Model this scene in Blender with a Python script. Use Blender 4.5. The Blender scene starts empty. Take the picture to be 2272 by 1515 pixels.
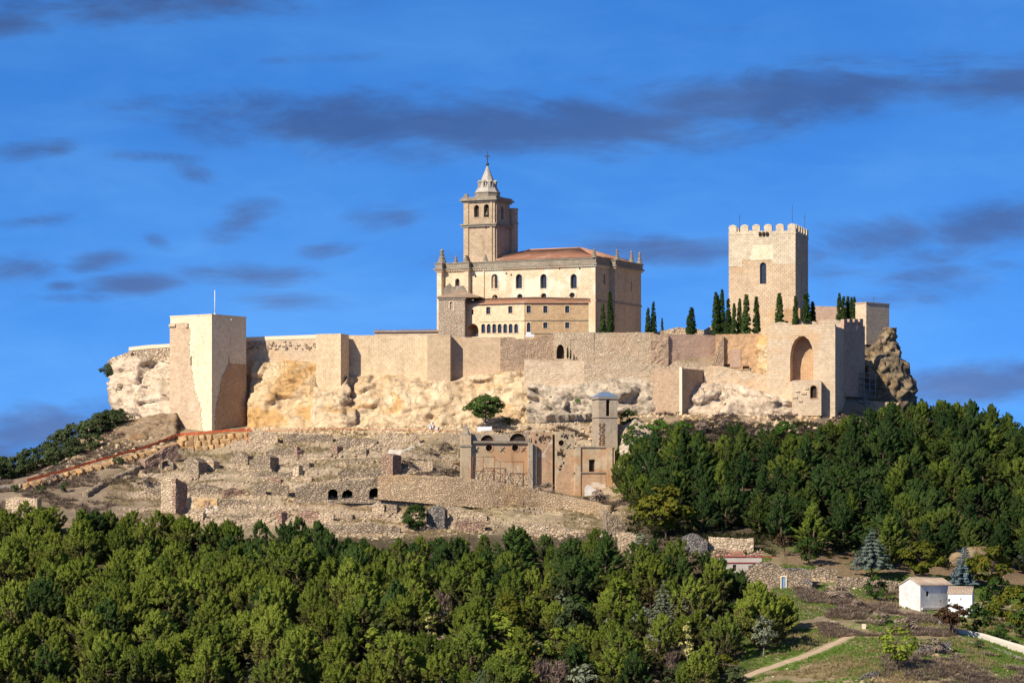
import bpy, bmesh, math, random
import numpy as np
from mathutils import Vector, Matrix
random.seed(7); RNG = np.random.default_rng(7)
S = bpy.context.scene; COL = S.collection
R = math.radians

# ------------------------------------------------------------------ camera, sky, sun, exposure
K = 0.00012; PX0 = 1136.0; H0 = 1250.0          # tangent per photo pixel, photo column and row of the level line of sight
cam_d = bpy.data.cameras.new('camera'); cam = bpy.data.objects.new('camera', cam_d); COL.objects.link(cam)
cam.rotation_euler = (R(90), 0, 0); cam_d.sensor_width = 36.0
cam_d.lens = 36.0 / (2272 * K); cam_d.shift_y = (H0 - 757.5) / 2272
cam_d.clip_start = 1.0; cam_d.clip_end = 30000; S.camera = cam

SUN_AZ, SUN_EL = 42.0, 35.0                      # degrees to the left of the line of sight behind the camera, and above level
sun_d = bpy.data.lights.new('sun', 'SUN'); sun = bpy.data.objects.new('sun', sun_d); COL.objects.link(sun)
sun_d.energy = 5.0; sun_d.angle = R(0.5); sun_d.color = (1.0, 0.90, 0.74)
a, e = R(SUN_AZ), R(SUN_EL)
sun.rotation_euler = Vector((math.sin(a) * math.cos(e), math.cos(a) * math.cos(e), -math.sin(e))).to_track_quat('-Z', 'Y').to_euler()
S.view_settings.view_transform = 'Standard'; S.view_settings.look = 'None'
S.view_settings.gamma = 1.0; S.view_settings.use_curve_mapping = False; S.view_settings.exposure = 0.38

class NT:
    """small helper around a node tree"""
    def __init__(s, tree): s.t = tree; tree.nodes.clear()
    def n(s, typ, ins=None, **props):
        nd = s.t.nodes.new(typ)
        for k, v in props.items(): setattr(nd, k, v)
        for k, v in (ins or {}).items():
            sock = nd.inputs[k]
            if isinstance(v, bpy.types.NodeSocket): s.t.links.new(v, sock)
            elif v is not None:
                if sock.type == 'RGBA' and len(v) == 3: v = (*v, 1)
                sock.default_value = v
        return nd
    def math(s, op, a, b=None, c=None, clamp=False):
        ins = {0: a}
        if b is not None: ins[1] = b
        if c is not None: ins[2] = c
        return s.n('ShaderNodeMath', ins, operation=op, use_clamp=clamp).outputs[0]
    def vmath(s, op, a, b=None):
        ins = {0: a}
        if b is not None: ins[1] = b
        return s.n('ShaderNodeVectorMath', ins, operation=op).outputs[0]
    def noise(s, vec, scale, detail=4, rough=.55, dist=0.0):
        return s.n('ShaderNodeTexNoise', {'Vector': vec, 'Scale': scale, 'Detail': detail, 'Roughness': rough, 'Distortion': dist}).outputs['Fac']
    def smooth(s, v, lo, hi, a=0.0, b=1.0):
        return s.n('ShaderNodeMapRange', {'Value': v, 'From Min': lo, 'From Max': hi, 'To Min': a, 'To Max': b}, interpolation_type='SMOOTHSTEP').outputs[0]
    def mix(s, f, a, b, mode='MIX'):
        nd = s.t.nodes.new('ShaderNodeMix'); nd.data_type = 'RGBA'; nd.blend_type = mode
        for i, v in ((0, f), (6, a), (7, b)):
            sock = nd.inputs[i]
            if isinstance(v, bpy.types.NodeSocket): s.t.links.new(v, sock)
            else: sock.default_value = (*v, 1) if isinstance(v, tuple) and len(v) == 3 else v
        return nd.outputs[2]
    def scale(s, vec, sx, sy, sz):
        return s.vmath('MULTIPLY', vec, (sx, sy, sz))

world = bpy.data.worlds.new('World'); S.world = world; world.use_nodes = True
w = NT(world.node_tree)
geo = w.n('ShaderNodeTexCoord').outputs['Generated']
sep = w.n('ShaderNodeSeparateXYZ', {0: geo})
X, Y, Z = sep.outputs
# the air over this dry inland country is very clear: the deep blue of a higher sky reaches down to the skyline
zz = w.math('ADD', w.math('MULTIPLY', w.math('ABSOLUTE', Z), 1.0), 0.42)
dirv = w.n('ShaderNodeCombineXYZ', {0: X, 1: Y, 2: zz}).outputs[0]
sky = w.n('ShaderNodeTexSky', {0: w.vmath('NORMALIZE', dirv)}, sky_type='NISHITA', sun_disc=False, sun_elevation=R(SUN_EL), sun_rotation=R(180 + SUN_AZ),
          altitude=900, air_density=1.0, dust_density=0.25, ozone_density=3.0).outputs[0]
ya = w.math('MAXIMUM', w.math('ABSOLUTE', Y), 0.05)
cx = w.math('DIVIDE', X, ya); cy = w.math('DIVIDE', Z, ya)           # tangents of bearing and height
cvec = w.n('ShaderNodeCombineXYZ', {0: cx, 1: cy, 2: Y}).outputs[0]
n1 = w.noise(w.scale(cvec, 20, 75, 1), 1.0, 7, .65, .8)
n2 = w.noise(w.scale(cvec, 55, 150, 1), 1.0, 5, .6, .3)
cl = None
CLOUDS = [  # photo column, row, half width, half height, slope, weight
    (850, 268, 450, 64, .02, 1.35), (1250, 280, 460, 66, -.06, 1.35), (1750, 215, 480, 62, -.10, 1.2), (2250, 185, 330, 62, -.03, 1.1), (1050, 320, 260, 40, .03, .7),
    (330, 10, 420, 40, -.03, 1.1), (0, 50, 260, 50, -.05, .9), (540, 485, 80, 38, -.35, 1.0), (860, 475, 90, 36, -.1, .7), (35, 600, 95, 36, -.1, 1.0), (290, 632, 110, 24, -.03, 1.0),
    (210, 580, 80, 26, -.1, .7), (560, 612, 140, 26, .02, .9), (640, 668, 160, 22, .05, .75), (60, 492, 110, 18, -.08, .7), (1480, 555, 240, 40, .0, 1.0), (1960, 540, 220, 65, -.1, .9),
    (2200, 500, 180, 60, -.25, 1.1), (2080, 620, 220, 40, .0, .6), (1700, 560, 200, 40, 0, .6), (2180, 850, 230, 45, -.08, 1.2), (90, 955, 200, 52, -.14, 1.3), (-20, 1010, 130, 60, .0, 1.3), (130, 635, 45, 14, 0, .9), (2230, 590, 90, 16, 0, .5),
    (60, 335, 90, 28, -.15, .6), (330, 350, 120, 16, .05, .6), (300, 225, 150, 34, 0, .5), (1250, 190, 160, 34, -.1, .5), (420, 380, 60, 26, .3, .6), (130, 325, 60, 26, -.2, .6), (720, 555, 70, 20, -.1, .6), (350, 535, 40, 20, .4, .5), (980, 590, 100, 40, -.1, .4), (1860, 590, 160, 50, -.1, .6), (2000, 660, 200, 30, -.05, .6), (1900, 160, 250, 26, -.05, .4), (700, 130, 260, 16, -.05, .35), (1500, 70, 300, 16, -.04, .3), (160, 660, 100, 14, 0, .6)]
for (px, py, rx, ry, sl, wt) in CLOUDS:
    tx, ty = (px - PX0) * K, (H0 - py) * K
    dx = w.math('SUBTRACT', cx, tx)
    dy = w.math('ADD', w.math('SUBTRACT', cy, ty), w.math('MULTIPLY', dx, sl))
    q = w.math('ADD', w.math('POWER', w.math('DIVIDE', dx, rx * K), 2), w.math('POWER', w.math('DIVIDE', dy, ry * K), 2))
    g = w.math('MULTIPLY', w.math('EXPONENT', w.math('MULTIPLY', q, -1.0)), wt)
    cl = g if cl is None else w.math('MAXIMUM', cl, g)
cl = w.math('MULTIPLY', cl, w.math('GREATER_THAN', Y, 0.0))
far = w.smooth(w.noise(w.scale(geo, 2.2, 2.2, 9), 1.0, 5, .6, .5), .56, .75, 0, .6)        # the same sort of streaks all round
cl = w.math('MAXIMUM', cl, w.math('MULTIPLY', far, w.smooth(w.math('ABSOLUTE', w.math('DIVIDE', X, ya)), .16, .3)))
dens = w.math('ADD', cl, w.math('ADD', w.math('MULTIPLY', w.math('SUBTRACT', n1, .5), 2.1), w.math('MULTIPLY', w.math('SUBTRACT', n2, .5), 1.2)))
dens = w.math('MULTIPLY', w.smooth(dens, .06, 1.25), w.smooth(cl, .02, .35))
SKY_TINT = (0.40, 0.94, 1.46)
blue = w.mix(1.0, sky, SKY_TINT, 'MULTIPLY')
pale = w.math('ADD', w.math('MULTIPLY', w.smooth(w.noise(w.scale(cvec, 9, 26, 1), 1.0, 3, .5), .35, .7), .6), w.math('MULTIPLY', w.smooth(w.noise(w.scale(cvec, 30, 90, 1), 1.0, 6, .65, .5), .38, .72), .4))
blue = w.mix(pale, blue, w.mix(1.0, blue, (1.62, 1.27, 1.08), 'MULTIPLY'))
blue = w.mix(1.0, blue, w.mix(w.smooth(cy, .02, .15), (1.12, 1.06, 1.0), (.66, .77, .83)), 'MULTIPLY')
cloudc = w.mix(1.0, blue, (1.0, .53, .48), 'MULTIPLY')
# higher up and all round, an unseen grey veil is added to neutralise the fill on shaded walls
high = w.smooth(Z, .17, .55)
veil = w.math('MULTIPLY', high, w.smooth(w.noise(w.scale(geo, 1.6, 1.6, 3), 1.0, 5, .6, .4), .3, .6, .55, .9))
lum = w.n('ShaderNodeRGBToBW', {0: sky}).outputs[0]
blue = w.mix(veil, blue, w.mix(1.0, w.n('ShaderNodeCombineColor', {0: lum, 1: lum, 2: lum}).outputs[0], (.42, .41, .39), 'MULTIPLY'))
skyc = w.mix(w.math('MULTIPLY', dens, .95), blue, cloudc)
bg = w.n('ShaderNodeBackground', {'Color': skyc, 'Strength': 0.15})
wo = w.n('ShaderNodeOutputWorld', {'Surface': bg.outputs[0]})

# ------------------------------------------------------------------ noise in numpy
def _hash(ix, iy, iz, seed):
    h = (ix.astype(np.int64) * 374761393 + iy.astype(np.int64) * 668265263 + iz.astype(np.int64) * 1442695041 + seed * 974634777) & 0x7fffffff
    h = ((h ^ (h >> 13)) * 1274126177) & 0x7fffffff
    h = ((h ^ (h >> 16)) * 1103515245) & 0x7fffffff
    return ((h >> 7) & 0xffff) / 65535.0
def vnoise(x, y, z=0.0, seed=0):
    x, y, z = np.broadcast_arrays(np.asarray(x, float), np.asarray(y, float), np.asarray(z, float))
    ix, iy, iz = np.floor(x).astype(int), np.floor(y).astype(int), np.floor(z).astype(int)
    fx, fy, fz = x - ix, y - iy, z - iz
    fx, fy, fz = (f * f * (3 - 2 * f) for f in (fx, fy, fz))
    out = 0
    for dx in (0, 1):
        for dy in (0, 1):
            for dz in (0, 1):
                wgt = (fx if dx else 1 - fx) * (fy if dy else 1 - fy) * (fz if dz else 1 - fz)
                out = out + wgt * _hash(ix + dx, iy + dy, iz + dz, seed)
    return out
def fbm(x, y, z=0.0, seed=0, octaves=4, gain=.5):
    s, a, n = 0, 1, 0
    x, y, z = (np.asarray(v, float) for v in (x, y, z))
    for o in range(octaves):
        s = s + a * vnoise(x * 2 ** o, y * 2 ** o, z * 2 ** o, seed + o * 17); n += a; a *= gain
    return s / n                                   # 0..1
def ridged(x, y, z=0.0, seed=0, octaves=4):
    s, a, n = 0, 1, 0
    x, y, z = (np.asarray(v, float) for v in (x, y, z))
    for o in range(octaves):
        s = s + a * (1 - np.abs(2 * vnoise(x * 2 ** o, y * 2 ** o, z * 2 ** o, seed + o * 31) - 1)); n += a; a *= .5
    return s / n
def facets(u, v, seed=0):
    """broken rock: each jittered cell is a plane of its own, offset and tilted; also the nearness to the joint between cells"""
    u, v = np.asarray(u, float), np.asarray(v, float); iu, iv = np.floor(u).astype(int), np.floor(v).astype(int)
    best = np.full(u.shape, 9.0); sec = np.full(u.shape, 9.0); val = np.zeros(u.shape); zero = np.zeros(u.shape, int)
    for du in (-1, 0, 1):
        for dv in (-1, 0, 1):
            a, b = iu + du, iv + dv; h = [_hash(a, b, zero + k, seed) for k in range(5)]
            x, y = u - (a + .1 + .8 * h[0]), v - (b + .1 + .8 * h[1]); d = np.hypot(x, y); w_ = (h[2] - .5) * 1.3 + (h[3] - .5) * 1.5 * x + (h[4] - .35) * 1.5 * y
            near = d < best; sec = np.where(near, best, np.minimum(sec, d)); val = np.where(near, w_, val); best = np.where(near, d, best)
    return val, sec - best
def sstep(a, b, x):
    t = np.clip((np.asarray(x, float) - a) / (b - a), 0, 1); return t * t * (3 - 2 * t)

# ------------------------------------------------------------------ object helpers
def W(px, py, d): return Vector(((px - PX0) * K * d, d, (H0 - py) * K * d))
def tag(o, label=None, cat=None, group=None, kind=None):
    if label: o['label'] = label
    if cat: o['category'] = cat
    if group: o['group'] = group
    if kind or cat: o['kind'] = kind or 'thing'
    return o
def thing(name, label, cat, loc=(0, 0, 0), group=None, rz=0.0):
    o = bpy.data.objects.new(name, None); COL.objects.link(o); o.location = loc; o.rotation_euler = (0, 0, rz)
    o.empty_display_size = .2
    return tag(o, label, cat, group)
def link(name, me, parent=None):
    o = bpy.data.objects.new(name, me); COL.objects.link(o)
    if parent is not None:
        o.parent = parent
        p, m = parent, Matrix()
        if o.parent: o.matrix_parent_inverse = world_matrix(parent).inverted()
    return o
def world_matrix(o):
    m = Matrix.LocRotScale(o.location, o.rotation_euler, o.scale)
    return world_matrix(o.parent) @ o.matrix_parent_inverse @ m if o.parent else m
def box_uv(me):
    """metre-scaled UVs: along the wall and up for steep faces, east and north for flat ones"""
    n = len(me.loops)
    if n == 0: return
    uvl = me.uv_layers.new(name='UVMap')
    co = np.empty(len(me.vertices) * 3); me.vertices.foreach_get('co', co); co = co.reshape(-1, 3)
    vi = np.empty(n, int); me.loops.foreach_get('vertex_index', vi)
    nf = len(me.polygons)
    nrm = np.empty(nf * 3); me.polygons.foreach_get('normal', nrm); nrm = nrm.reshape(-1, 3)
    tot = np.empty(nf, int); me.polygons.foreach_get('loop_total', tot)
    ln = np.repeat(nrm, tot, axis=0); p = co[vi]
    flat = np.abs(ln[:, 2]) > .75
    h = np.hypot(ln[:, 0], ln[:, 1]) + 1e-9
    u = (-ln[:, 1] * p[:, 0] + ln[:, 0] * p[:, 1]) / h; v = p[:, 2].copy()
    u[flat] = p[flat, 0]; v[flat] = p[flat, 1]
    uv = np.stack([u, v], 1).astype(np.float32).ravel(); uvl.data.foreach_set('uv', uv)
def np_mesh(name, verts, faces, mats, smooth=False, mat_idx=None, uv=True):
    me = bpy.data.meshes.new(name)
    verts = np.asarray(verts, np.float32); faces = np.asarray(faces, np.int32)
    k = faces.shape[1]
    me.vertices.add(len(verts)); me.vertices.foreach_set('co', verts.ravel())
    me.loops.add(faces.size); me.loops.foreach_set('vertex_index', faces.ravel())
    me.polygons.add(len(faces)); me.polygons.foreach_set('loop_start', np.arange(len(faces), dtype=np.int32) * k)
    me.polygons.foreach_set('loop_total', np.full(len(faces), k, np.int32))
    for m in (mats if isinstance(mats, (list, tuple)) else [mats]): me.materials.append(m)
    if mat_idx is not None: me.polygons.foreach_set('material_index', np.asarray(mat_idx, np.int32))
    me.update(calc_edges=True)
    if smooth: me.polygons.foreach_set('use_smooth', np.ones(len(faces), bool))
    if uv: box_uv(me)
    return me
class MB:
    """collects polygons; build() links them as one mesh object"""
    def __init__(s): s.v = []; s.f = []; s.sm = []
    def add(s, pts, faces, smooth=False):
        b = len(s.v); s.v += [tuple(p) for p in pts]
        for f in faces: s.f.append(tuple(i + b for i in f)); s.sm.append(smooth)
    def quad(s, *p): s.add(p, [tuple(range(len(p)))])
    def box(s, o, ax, ay, az):
        """o: corner; three edge vectors"""
        o, ax, ay, az = Vector(o), Vector(ax), Vector(ay), Vector(az)
        p = [o, o + ax, o + ax + ay, o + ay]; p += [q + az for q in p]
        f = [(3, 2, 1, 0), (4, 5, 6, 7), (0, 1, 5, 4), (1, 2, 6, 5), (2, 3, 7, 6), (3, 0, 4, 7)]
        if ax.cross(ay).dot(az) < 0: f = [t[::-1] for t in f]
        s.add(p, f)
    def cbox(s, c, sx, sy, sz, rz=0.0):
        c = Vector(c); cs, sn = math.cos(rz), math.sin(rz)
        ax, ay, az = Vector((cs * sx, sn * sx, 0)), Vector((-sn * sy, cs * sy, 0)), Vector((0, 0, sz))
        s.box(c - ax / 2 - ay / 2 - az / 2, ax, ay, az)
    def tube(s, pts, rad, n=6, cap=True, smooth=True):
        pts = [Vector(p) for p in pts]; rings = []
        for i, p in enumerate(pts):
            t = (pts[min(i + 1, len(pts) - 1)] - pts[max(i - 1, 0)]).normalized()
            q = t.orthogonal().normalized() if abs(t.z) < .999 else Vector((1, 0, 0)); b = t.cross(q)
            r = rad[i] if hasattr(rad, '__len__') else rad
            rings.append([p + (q * math.cos(2 * math.pi * k / n) + b * math.sin(2 * math.pi * k / n)) * r for k in range(n)])
        v = [p for ring in rings for p in ring]; f = []
        for i in range(len(rings) - 1):
            for k in range(n):
                f.append((i * n + k, i * n + (k + 1) % n, (i + 1) * n + (k + 1) % n, (i + 1) * n + k))
        if cap: f.append(tuple(range(n))[::-1]); f.append(tuple((len(rings) - 1) * n + k for k in range(n)))
        s.add(v, f, smooth)
    def lathe(s, c, prof, n=12, rz=0.0, smooth=False):
        """c: foot of the axis; prof: (radius, height) from bottom to top"""
        c = Vector(c); v = []; f = []
        for r, h in prof:
            for k in range(n):
                a = rz + 2 * math.pi * k / n; v.append(c + Vector((r * math.cos(a), r * math.sin(a), h)))
        for i in range(len(prof) - 1):
            for k in range(n): f.append((i * n + k, i * n + (k + 1) % n, (i + 1) * n + (k + 1) % n, (i + 1) * n + k))
        f.append(tuple(range(n))[::-1]); f.append(tuple((len(prof) - 1) * n + k for k in range(n)))
        s.add(v, f, smooth)
    def mesh(s, name, mat):
        me = bpy.data.meshes.new(name); me.from_pydata(s.v, [], s.f)
        for m in (mat if isinstance(mat, (list, tuple)) else [mat]): me.materials.append(m)
        me.polygons.foreach_set('use_smooth', s.sm); me.update(); box_uv(me); return me
    def build(s, name, mat, parent=None):
        return link(name, s.mesh(name, mat), parent)
# ------------------------------------------------------------------ materials
def new_mat(name):
    m = bpy.data.materials.new(name); m.use_nodes = True; return m, NT(m.node_tree)
def finish(t, col, rough=.9, bump=None, strength=.5, dist=.1, spec=.25, **kw):
    ins = {'Base Color': col, 'Roughness': rough, 'Specular IOR Level': spec}
    if bump is not None:
        ins['Normal'] = t.n('ShaderNodeBump', {'Height': bump, 'Strength': strength, 'Distance': dist}).outputs[0]
    ins.update(kw)
    b = t.n('ShaderNodeBsdfPrincipled', ins)
    t.n('ShaderNodeOutputMaterial', {'Surface': b.outputs[0]}); return b
def stone(name, c1, c2, mortar, row=.55, width=1.1, patch=None, patch_lo=.55, patch_hi=.7, patch_s=.09, stain=.35, streak=.3, vary=.35, bump=.4, msize=.045, lich=None):
    """coursed masonry: courses from the metre-scaled UVs, patches and stains of wear from noise"""
    m, t = new_mat(name)
    uv = t.n('ShaderNodeUVMap').outputs[0]; pos = t.n('ShaderNodeNewGeometry').outputs['Position']
    wob = t.vmath('ADD', uv, t.vmath('MULTIPLY', t.vmath('SUBTRACT', t.n('ShaderNodeTexNoise', {'Vector': pos, 'Scale': .6, 'Detail': 2}).outputs['Color'], (.5, .5, .5)), (.22, .22, 0)))
    br = t.n('ShaderNodeTexBrick', {'Vector': wob, 'Color1': c1, 'Color2': c2, 'Mortar': mortar, 'Scale': 1.0, 'Mortar Size': msize, 'Mortar Smooth': .3, 'Bias': 0.0, 'Brick Width': width, 'Row Height': row})
    col = br.outputs['Color']
    big = t.noise(pos, .16, 6, .65, .5)
    col = t.mix(1.0, col, t.mix(big, (1 - vary, 1 - vary, 1 - vary), (1 + vary, 1 + vary, 1 + vary)), 'MULTIPLY')
    fine = t.noise(pos, 1.1, 5, .7)
    col = t.mix(1.0, col, t.mix(fine, (.52, .50, .48), (1.46, 1.46, 1.46)), 'MULTIPLY')
    if patch:
        pf = t.smooth(t.noise(pos, patch_s, 5, .6, .8), patch_lo, patch_hi)
        col = t.mix(t.math('MULTIPLY', pf, .8), col, patch)
    st = t.smooth(t.noise(t.scale(pos, .5, .5, .07), 1.0, 5, .65), .52, .78)
    col = t.mix(t.math('MULTIPLY', st, streak), col, t.mix(1.0, col, (.5, .44, .38), 'MULTIPLY'))
    sp = t.smooth(t.noise(pos, .55, 6, .75), .56, .72)
    col = t.mix(t.math('MULTIPLY', sp, stain), col, t.mix(1.0, col, (.38, .33, .28), 'MULTIPLY'))
    if lich:
        lf = t.smooth(t.noise(pos, .35, 6, .7), .45, .6); col = t.mix(t.math('MULTIPLY', lf, .75), col, lich)
    h = t.math('ADD', t.math('MULTIPLY', br.outputs['Fac'], -.5), t.math('MULTIPLY', fine, .9))
    finish(t, col, .92, h, bump, .18)
    return m
def rubble(name, c1, c2, gap, scale=1.6, patch=None, patch_lo=.5, patch_hi=.66, patch_s=.08, bump=.8, vary=.3, stain=.4):
    m, t = new_mat(name)
    pos = t.n('ShaderNodeNewGeometry').outputs['Position']
    wv = t.vmath('ADD', t.scale(pos, 1, 1, 1.5), t.vmath('MULTIPLY', t.vmath('SUBTRACT', t.n('ShaderNodeTexNoise', {'Vector': pos, 'Scale': 1.1, 'Detail': 2}).outputs['Color'], (.5, .5, .5)), (.7, .7, .7)))
    v = t.n('ShaderNodeTexVoronoi', {'Vector': wv, 'Scale': scale, 'Randomness': 1.0})
    ed = t.n('ShaderNodeTexVoronoi', {'Vector': wv, 'Scale': scale, 'Randomness': 1.0}, feature='DISTANCE_TO_EDGE').outputs['Distance']
    rnd = t.n('ShaderNodeSeparateColor', {0: v.outputs['Color']}).outputs[0]
    col = t.mix(rnd, c1, c2)
    if patch:
        pf = t.smooth(t.noise(pos, patch_s, 5, .6, .8), patch_lo, patch_hi); col = t.mix(t.math('MULTIPLY', pf, .75), col, patch)
    col = t.mix(t.smooth(ed, .03, .16), gap, col)
    big = t.noise(pos, .2, 6, .65)
    col = t.mix(1.0, col, t.mix(big, (1 - vary,) * 3, (1 + vary,) * 3), 'MULTIPLY')
    fine = t.noise(pos, 2.2, 4, .7)
    col = t.mix(1.0, col, t.mix(fine, (.6, .6, .6), (1.4, 1.4, 1.4)), 'MULTIPLY')
    sp = t.smooth(t.noise(pos, .5, 6, .75), .56, .72)
    col = t.mix(t.math('MULTIPLY', sp, stain), col, t.mix(1.0, col, (.34, .3, .26), 'MULTIPLY'))
    h = t.math('ADD', t.smooth(ed, 0, .2), t.math('MULTIPLY', fine, .7))
    finish(t, col, .95, h, bump, .25)
    return m
def rockmat(name, pale, mid, ochre, crack, ochre_lo=.5, ochre_hi=.68, s=1.0, lichen=None):
    m, t = new_mat(name)
    pos = t.n('ShaderNodeNewGeometry').outputs['Position']
    a = t.noise(pos, .12 * s, 7, .65, 1.2); b = t.noise(t.scale(pos, .5, .5, 1.6), .35 * s, 6, .7, .8)
    col = t.mix(t.smooth(a, .3, .7), mid, pale)
    of = t.smooth(t.noise(t.scale(pos, 1, 1, 1.7), .075 * s, 6, .6, 1.0), ochre_lo, ochre_hi)
    col = t.mix(of, col, ochre)
    col = t.mix(1.0, col, t.mix(b, (.62, .6, .58), (1.32, 1.32, 1.32)), 'MULTIPLY')
    fine = t.noise(pos, 1.4 * s, 6, .75)
    col = t.mix(1.0, col, t.mix(fine, (.7, .7, .7), (1.28, 1.28, 1.28)), 'MULTIPLY')
    cr = t.smooth(t.math('ABSOLUTE', t.math('SUBTRACT', t.noise(pos, .16 * s, 6, .65, .5), .5)), 0.0, .02)
    col = t.mix(t.math('ADD', t.math('MULTIPLY', cr, .4), .6), t.mix(.7, col, crack), col)
    if lichen:
        lf = t.smooth(t.noise(pos, .3, 6, .7), .48, .62); col = t.mix(t.math('MULTIPLY', lf, .7), col, lichen)
    vs = t.smooth(t.noise(t.scale(pos, .7, .7, .06), 1.0, 4, .6), .54, .72); col = t.mix(t.math('MULTIPLY', vs, .4), col, t.mix(1.0, col, (.5, .42, .36), 'MULTIPLY'))
    h = t.math('ADD', t.math('MULTIPLY', b, 1.0), t.math('ADD', t.math('MULTIPLY', fine, .5), t.math('MULTIPLY', cr, .5)))
    finish(t, col, .95, h, .7, .6)
    return m
def plain(name, c, rough=.8, vary=.25, s=1.0, **kw):
    m, t = new_mat(name)
    pos = t.n('ShaderNodeNewGeometry').outputs['Position']
    n = t.noise(pos, s, 5, .65)
    col = t.mix(1.0, c, t.mix(n, (1 - vary,) * 3, (1 + vary,) * 3), 'MULTIPLY')
    finish(t, col, rough, n, .3, .05, **kw); return m
def foliage(name, c1, c2, low=None, low_h=(0.2, .55), trans=.25, dry=None, hue_vary=.35):
    """leaves: two greens mixed by noise and by tree; 'low' colours the dead lower twigs of a pine"""
    m, t = new_mat(name)
    oc = t.n('ShaderNodeTexCoord').outputs['Object']; oi = t.n('ShaderNodeObjectInfo')
    n = t.noise(oc, .9, 3, .6)
    f = t.math('ADD', t.math('MULTIPLY', t.smooth(n, .3, .7), .6), t.math('MULTIPLY', oi.outputs['Random'], .4))
    col = t.mix(f, c1, c2)
    if dry:
        d = t.smooth(t.noise(t.vmath('ADD', oc, t.vmath('MULTIPLY', oi.outputs['Location'], (.31, .17, .23))), .35, 4, .6), .55, .72)
        col = t.mix(t.math('MULTIPLY', d, .8), col, dry)
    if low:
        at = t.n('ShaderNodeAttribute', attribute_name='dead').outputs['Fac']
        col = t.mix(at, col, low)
    v = t.math('ADD', 1 - hue_vary / 2, t.math('MULTIPLY', oi.outputs['Random'], hue_vary))
    col = t.mix(1.0, col, t.n('ShaderNodeCombineColor', {0: v, 1: v, 2: v}).outputs[0], 'MULTIPLY')
    d = t.n('ShaderNodeBsdfDiffuse', {'Color': col}); tr = t.n('ShaderNodeBsdfTranslucent', {'Color': col})
    mx = t.n('ShaderNodeMixShader', {0: trans, 1: d.outputs[0], 2: tr.outputs[0]})
    t.n('ShaderNodeOutputMaterial', {'Surface': mx.outputs[0]}); return m
def tilemat(name, c1, c2, c3):
    m, t = new_mat(name)
    uv = t.n('ShaderNodeUVMap').outputs[0]; pos = t.n('ShaderNodeNewGeometry').outputs['Position']
    wv = t.n('ShaderNodeTexWave', {'Vector': uv, 'Scale': 1.1, 'Distortion': .4, 'Detail': 1}, wave_type='BANDS', bands_direction='X').outputs['Fac']
    n = t.noise(pos, 1.0, 5, .75); b = t.noise(pos, .22, 5, .6)
    col = t.mix(t.smooth(n, .3, .7), c1, c2); col = t.mix(t.smooth(b, .5, .7), col, c3)
    col = t.mix(1.0, col, t.mix(wv, (.72, .7, .7), (1.1, 1.1, 1.1)), 'MULTIPLY')
    finish(t, col, .9, t.math('ADD', wv, t.math('MULTIPLY', n, .5)), .6, .12); return m
M = {}
M['ashlar'] = stone('pale ashlar', (.69, .54, .36), (.62, .47, .30), (.48, .35, .22), row=.62, width=1.3, vary=.28, stain=.26, streak=.4, bump=.5)
M['ashlar_tan'] = stone('tan ashlar', (.56, .42, .28), (.50, .37, .24), (.40, .29, .19), row=.62, width=1.3, vary=.2, stain=.1, streak=.25, bump=.3)
M['tower_new'] = stone('rebuilt tower ashlar', (.78, .66, .47), (.73, .61, .42), (.62, .50, .34), row=.62, width=1.4, vary=.18, stain=.14, streak=.28, bump=.3)
M['tower_old'] = stone('old tower masonry', (.64, .48, .33), (.54, .39, .26), (.40, .28, .18), row=.58, width=1.0, vary=.3, stain=.3, streak=.3, patch=(.62, .55, .40), bump=.5)
M['keep'] = stone('keep masonry', (.64, .49, .33), (.55, .41, .27), (.37, .26, .16), row=.60, width=1.1, patch=(.55, .34, .16), patch_lo=.52, patch_hi=.72, patch_s=.10, vary=.3, stain=.35, streak=.3, bump=.5)
M['keep_pale'] = stone('keep pale masonry', (.68, .57, .42), (.58, .48, .34), (.44, .35, .24), row=.60, width=1.1, vary=.25, stain=.35, streak=.35, bump=.5)
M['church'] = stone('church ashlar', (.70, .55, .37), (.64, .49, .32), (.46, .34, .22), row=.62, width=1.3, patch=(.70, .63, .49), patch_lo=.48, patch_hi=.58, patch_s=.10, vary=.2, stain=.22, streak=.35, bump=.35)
M['church_shaded'] = stone('church ashlar with painted shade', (.56, .425, .285), (.51, .38, .25), (.41, .30, .19), row=.62, width=1.3, patch=(.36, .20, .11), patch_lo=.64, patch_hi=.72, patch_s=.07, vary=.2, stain=.2, streak=.3, bump=.35)  # darker copy of the long wall's ashlar: shade put into the colour
M['bell'] = stone('bell tower stone', (.50, .38, .26), (.43, .32, .21), (.34, .25, .17), row=.62, width=1.2, vary=.3, stain=.45, streak=.6, bump=.45)
M['weathered'] = stone('weathered cornice stone', (.34, .29, .22), (.26, .22, .17), (.2, .17, .13), row=.5, width=1.4, vary=.4, stain=.6, streak=.6, bump=.5)
M['spire'] = stone('grey spire stone', (.50, .46, .40), (.42, .38, .33), (.30, .27, .23), row=.5, width=.9, vary=.35, stain=.5, streak=.4, bump=.5)
M['annex'] = stone('annex ashlar', (.72, .56, .37), (.67, .52, .34), (.55, .41, .26), row=.6, width=1.3, vary=.1, stain=.05, streak=.12, bump=.2)
M['annex_brown'] = stone('annex brown ashlar', (.54, .37, .21), (.46, .31, .17), (.37, .25, .14), row=.5, width=1.0, vary=.25, stain=.2, streak=.2, bump=.4)
M['chapel'] = rubble('chapel rubble', (.62, .49, .36), (.52, .40, .29), (.42, .32, .23), 2.0, patch=(.58, .33, .16), patch_lo=.56, patch_hi=.7, stain=.25)
M['rubble_pink'] = rubble('pinkish rubble', (.53, .39, .27), (.44, .31, .21), (.36, .25, .17), 1.9, vary=.3)
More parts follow.
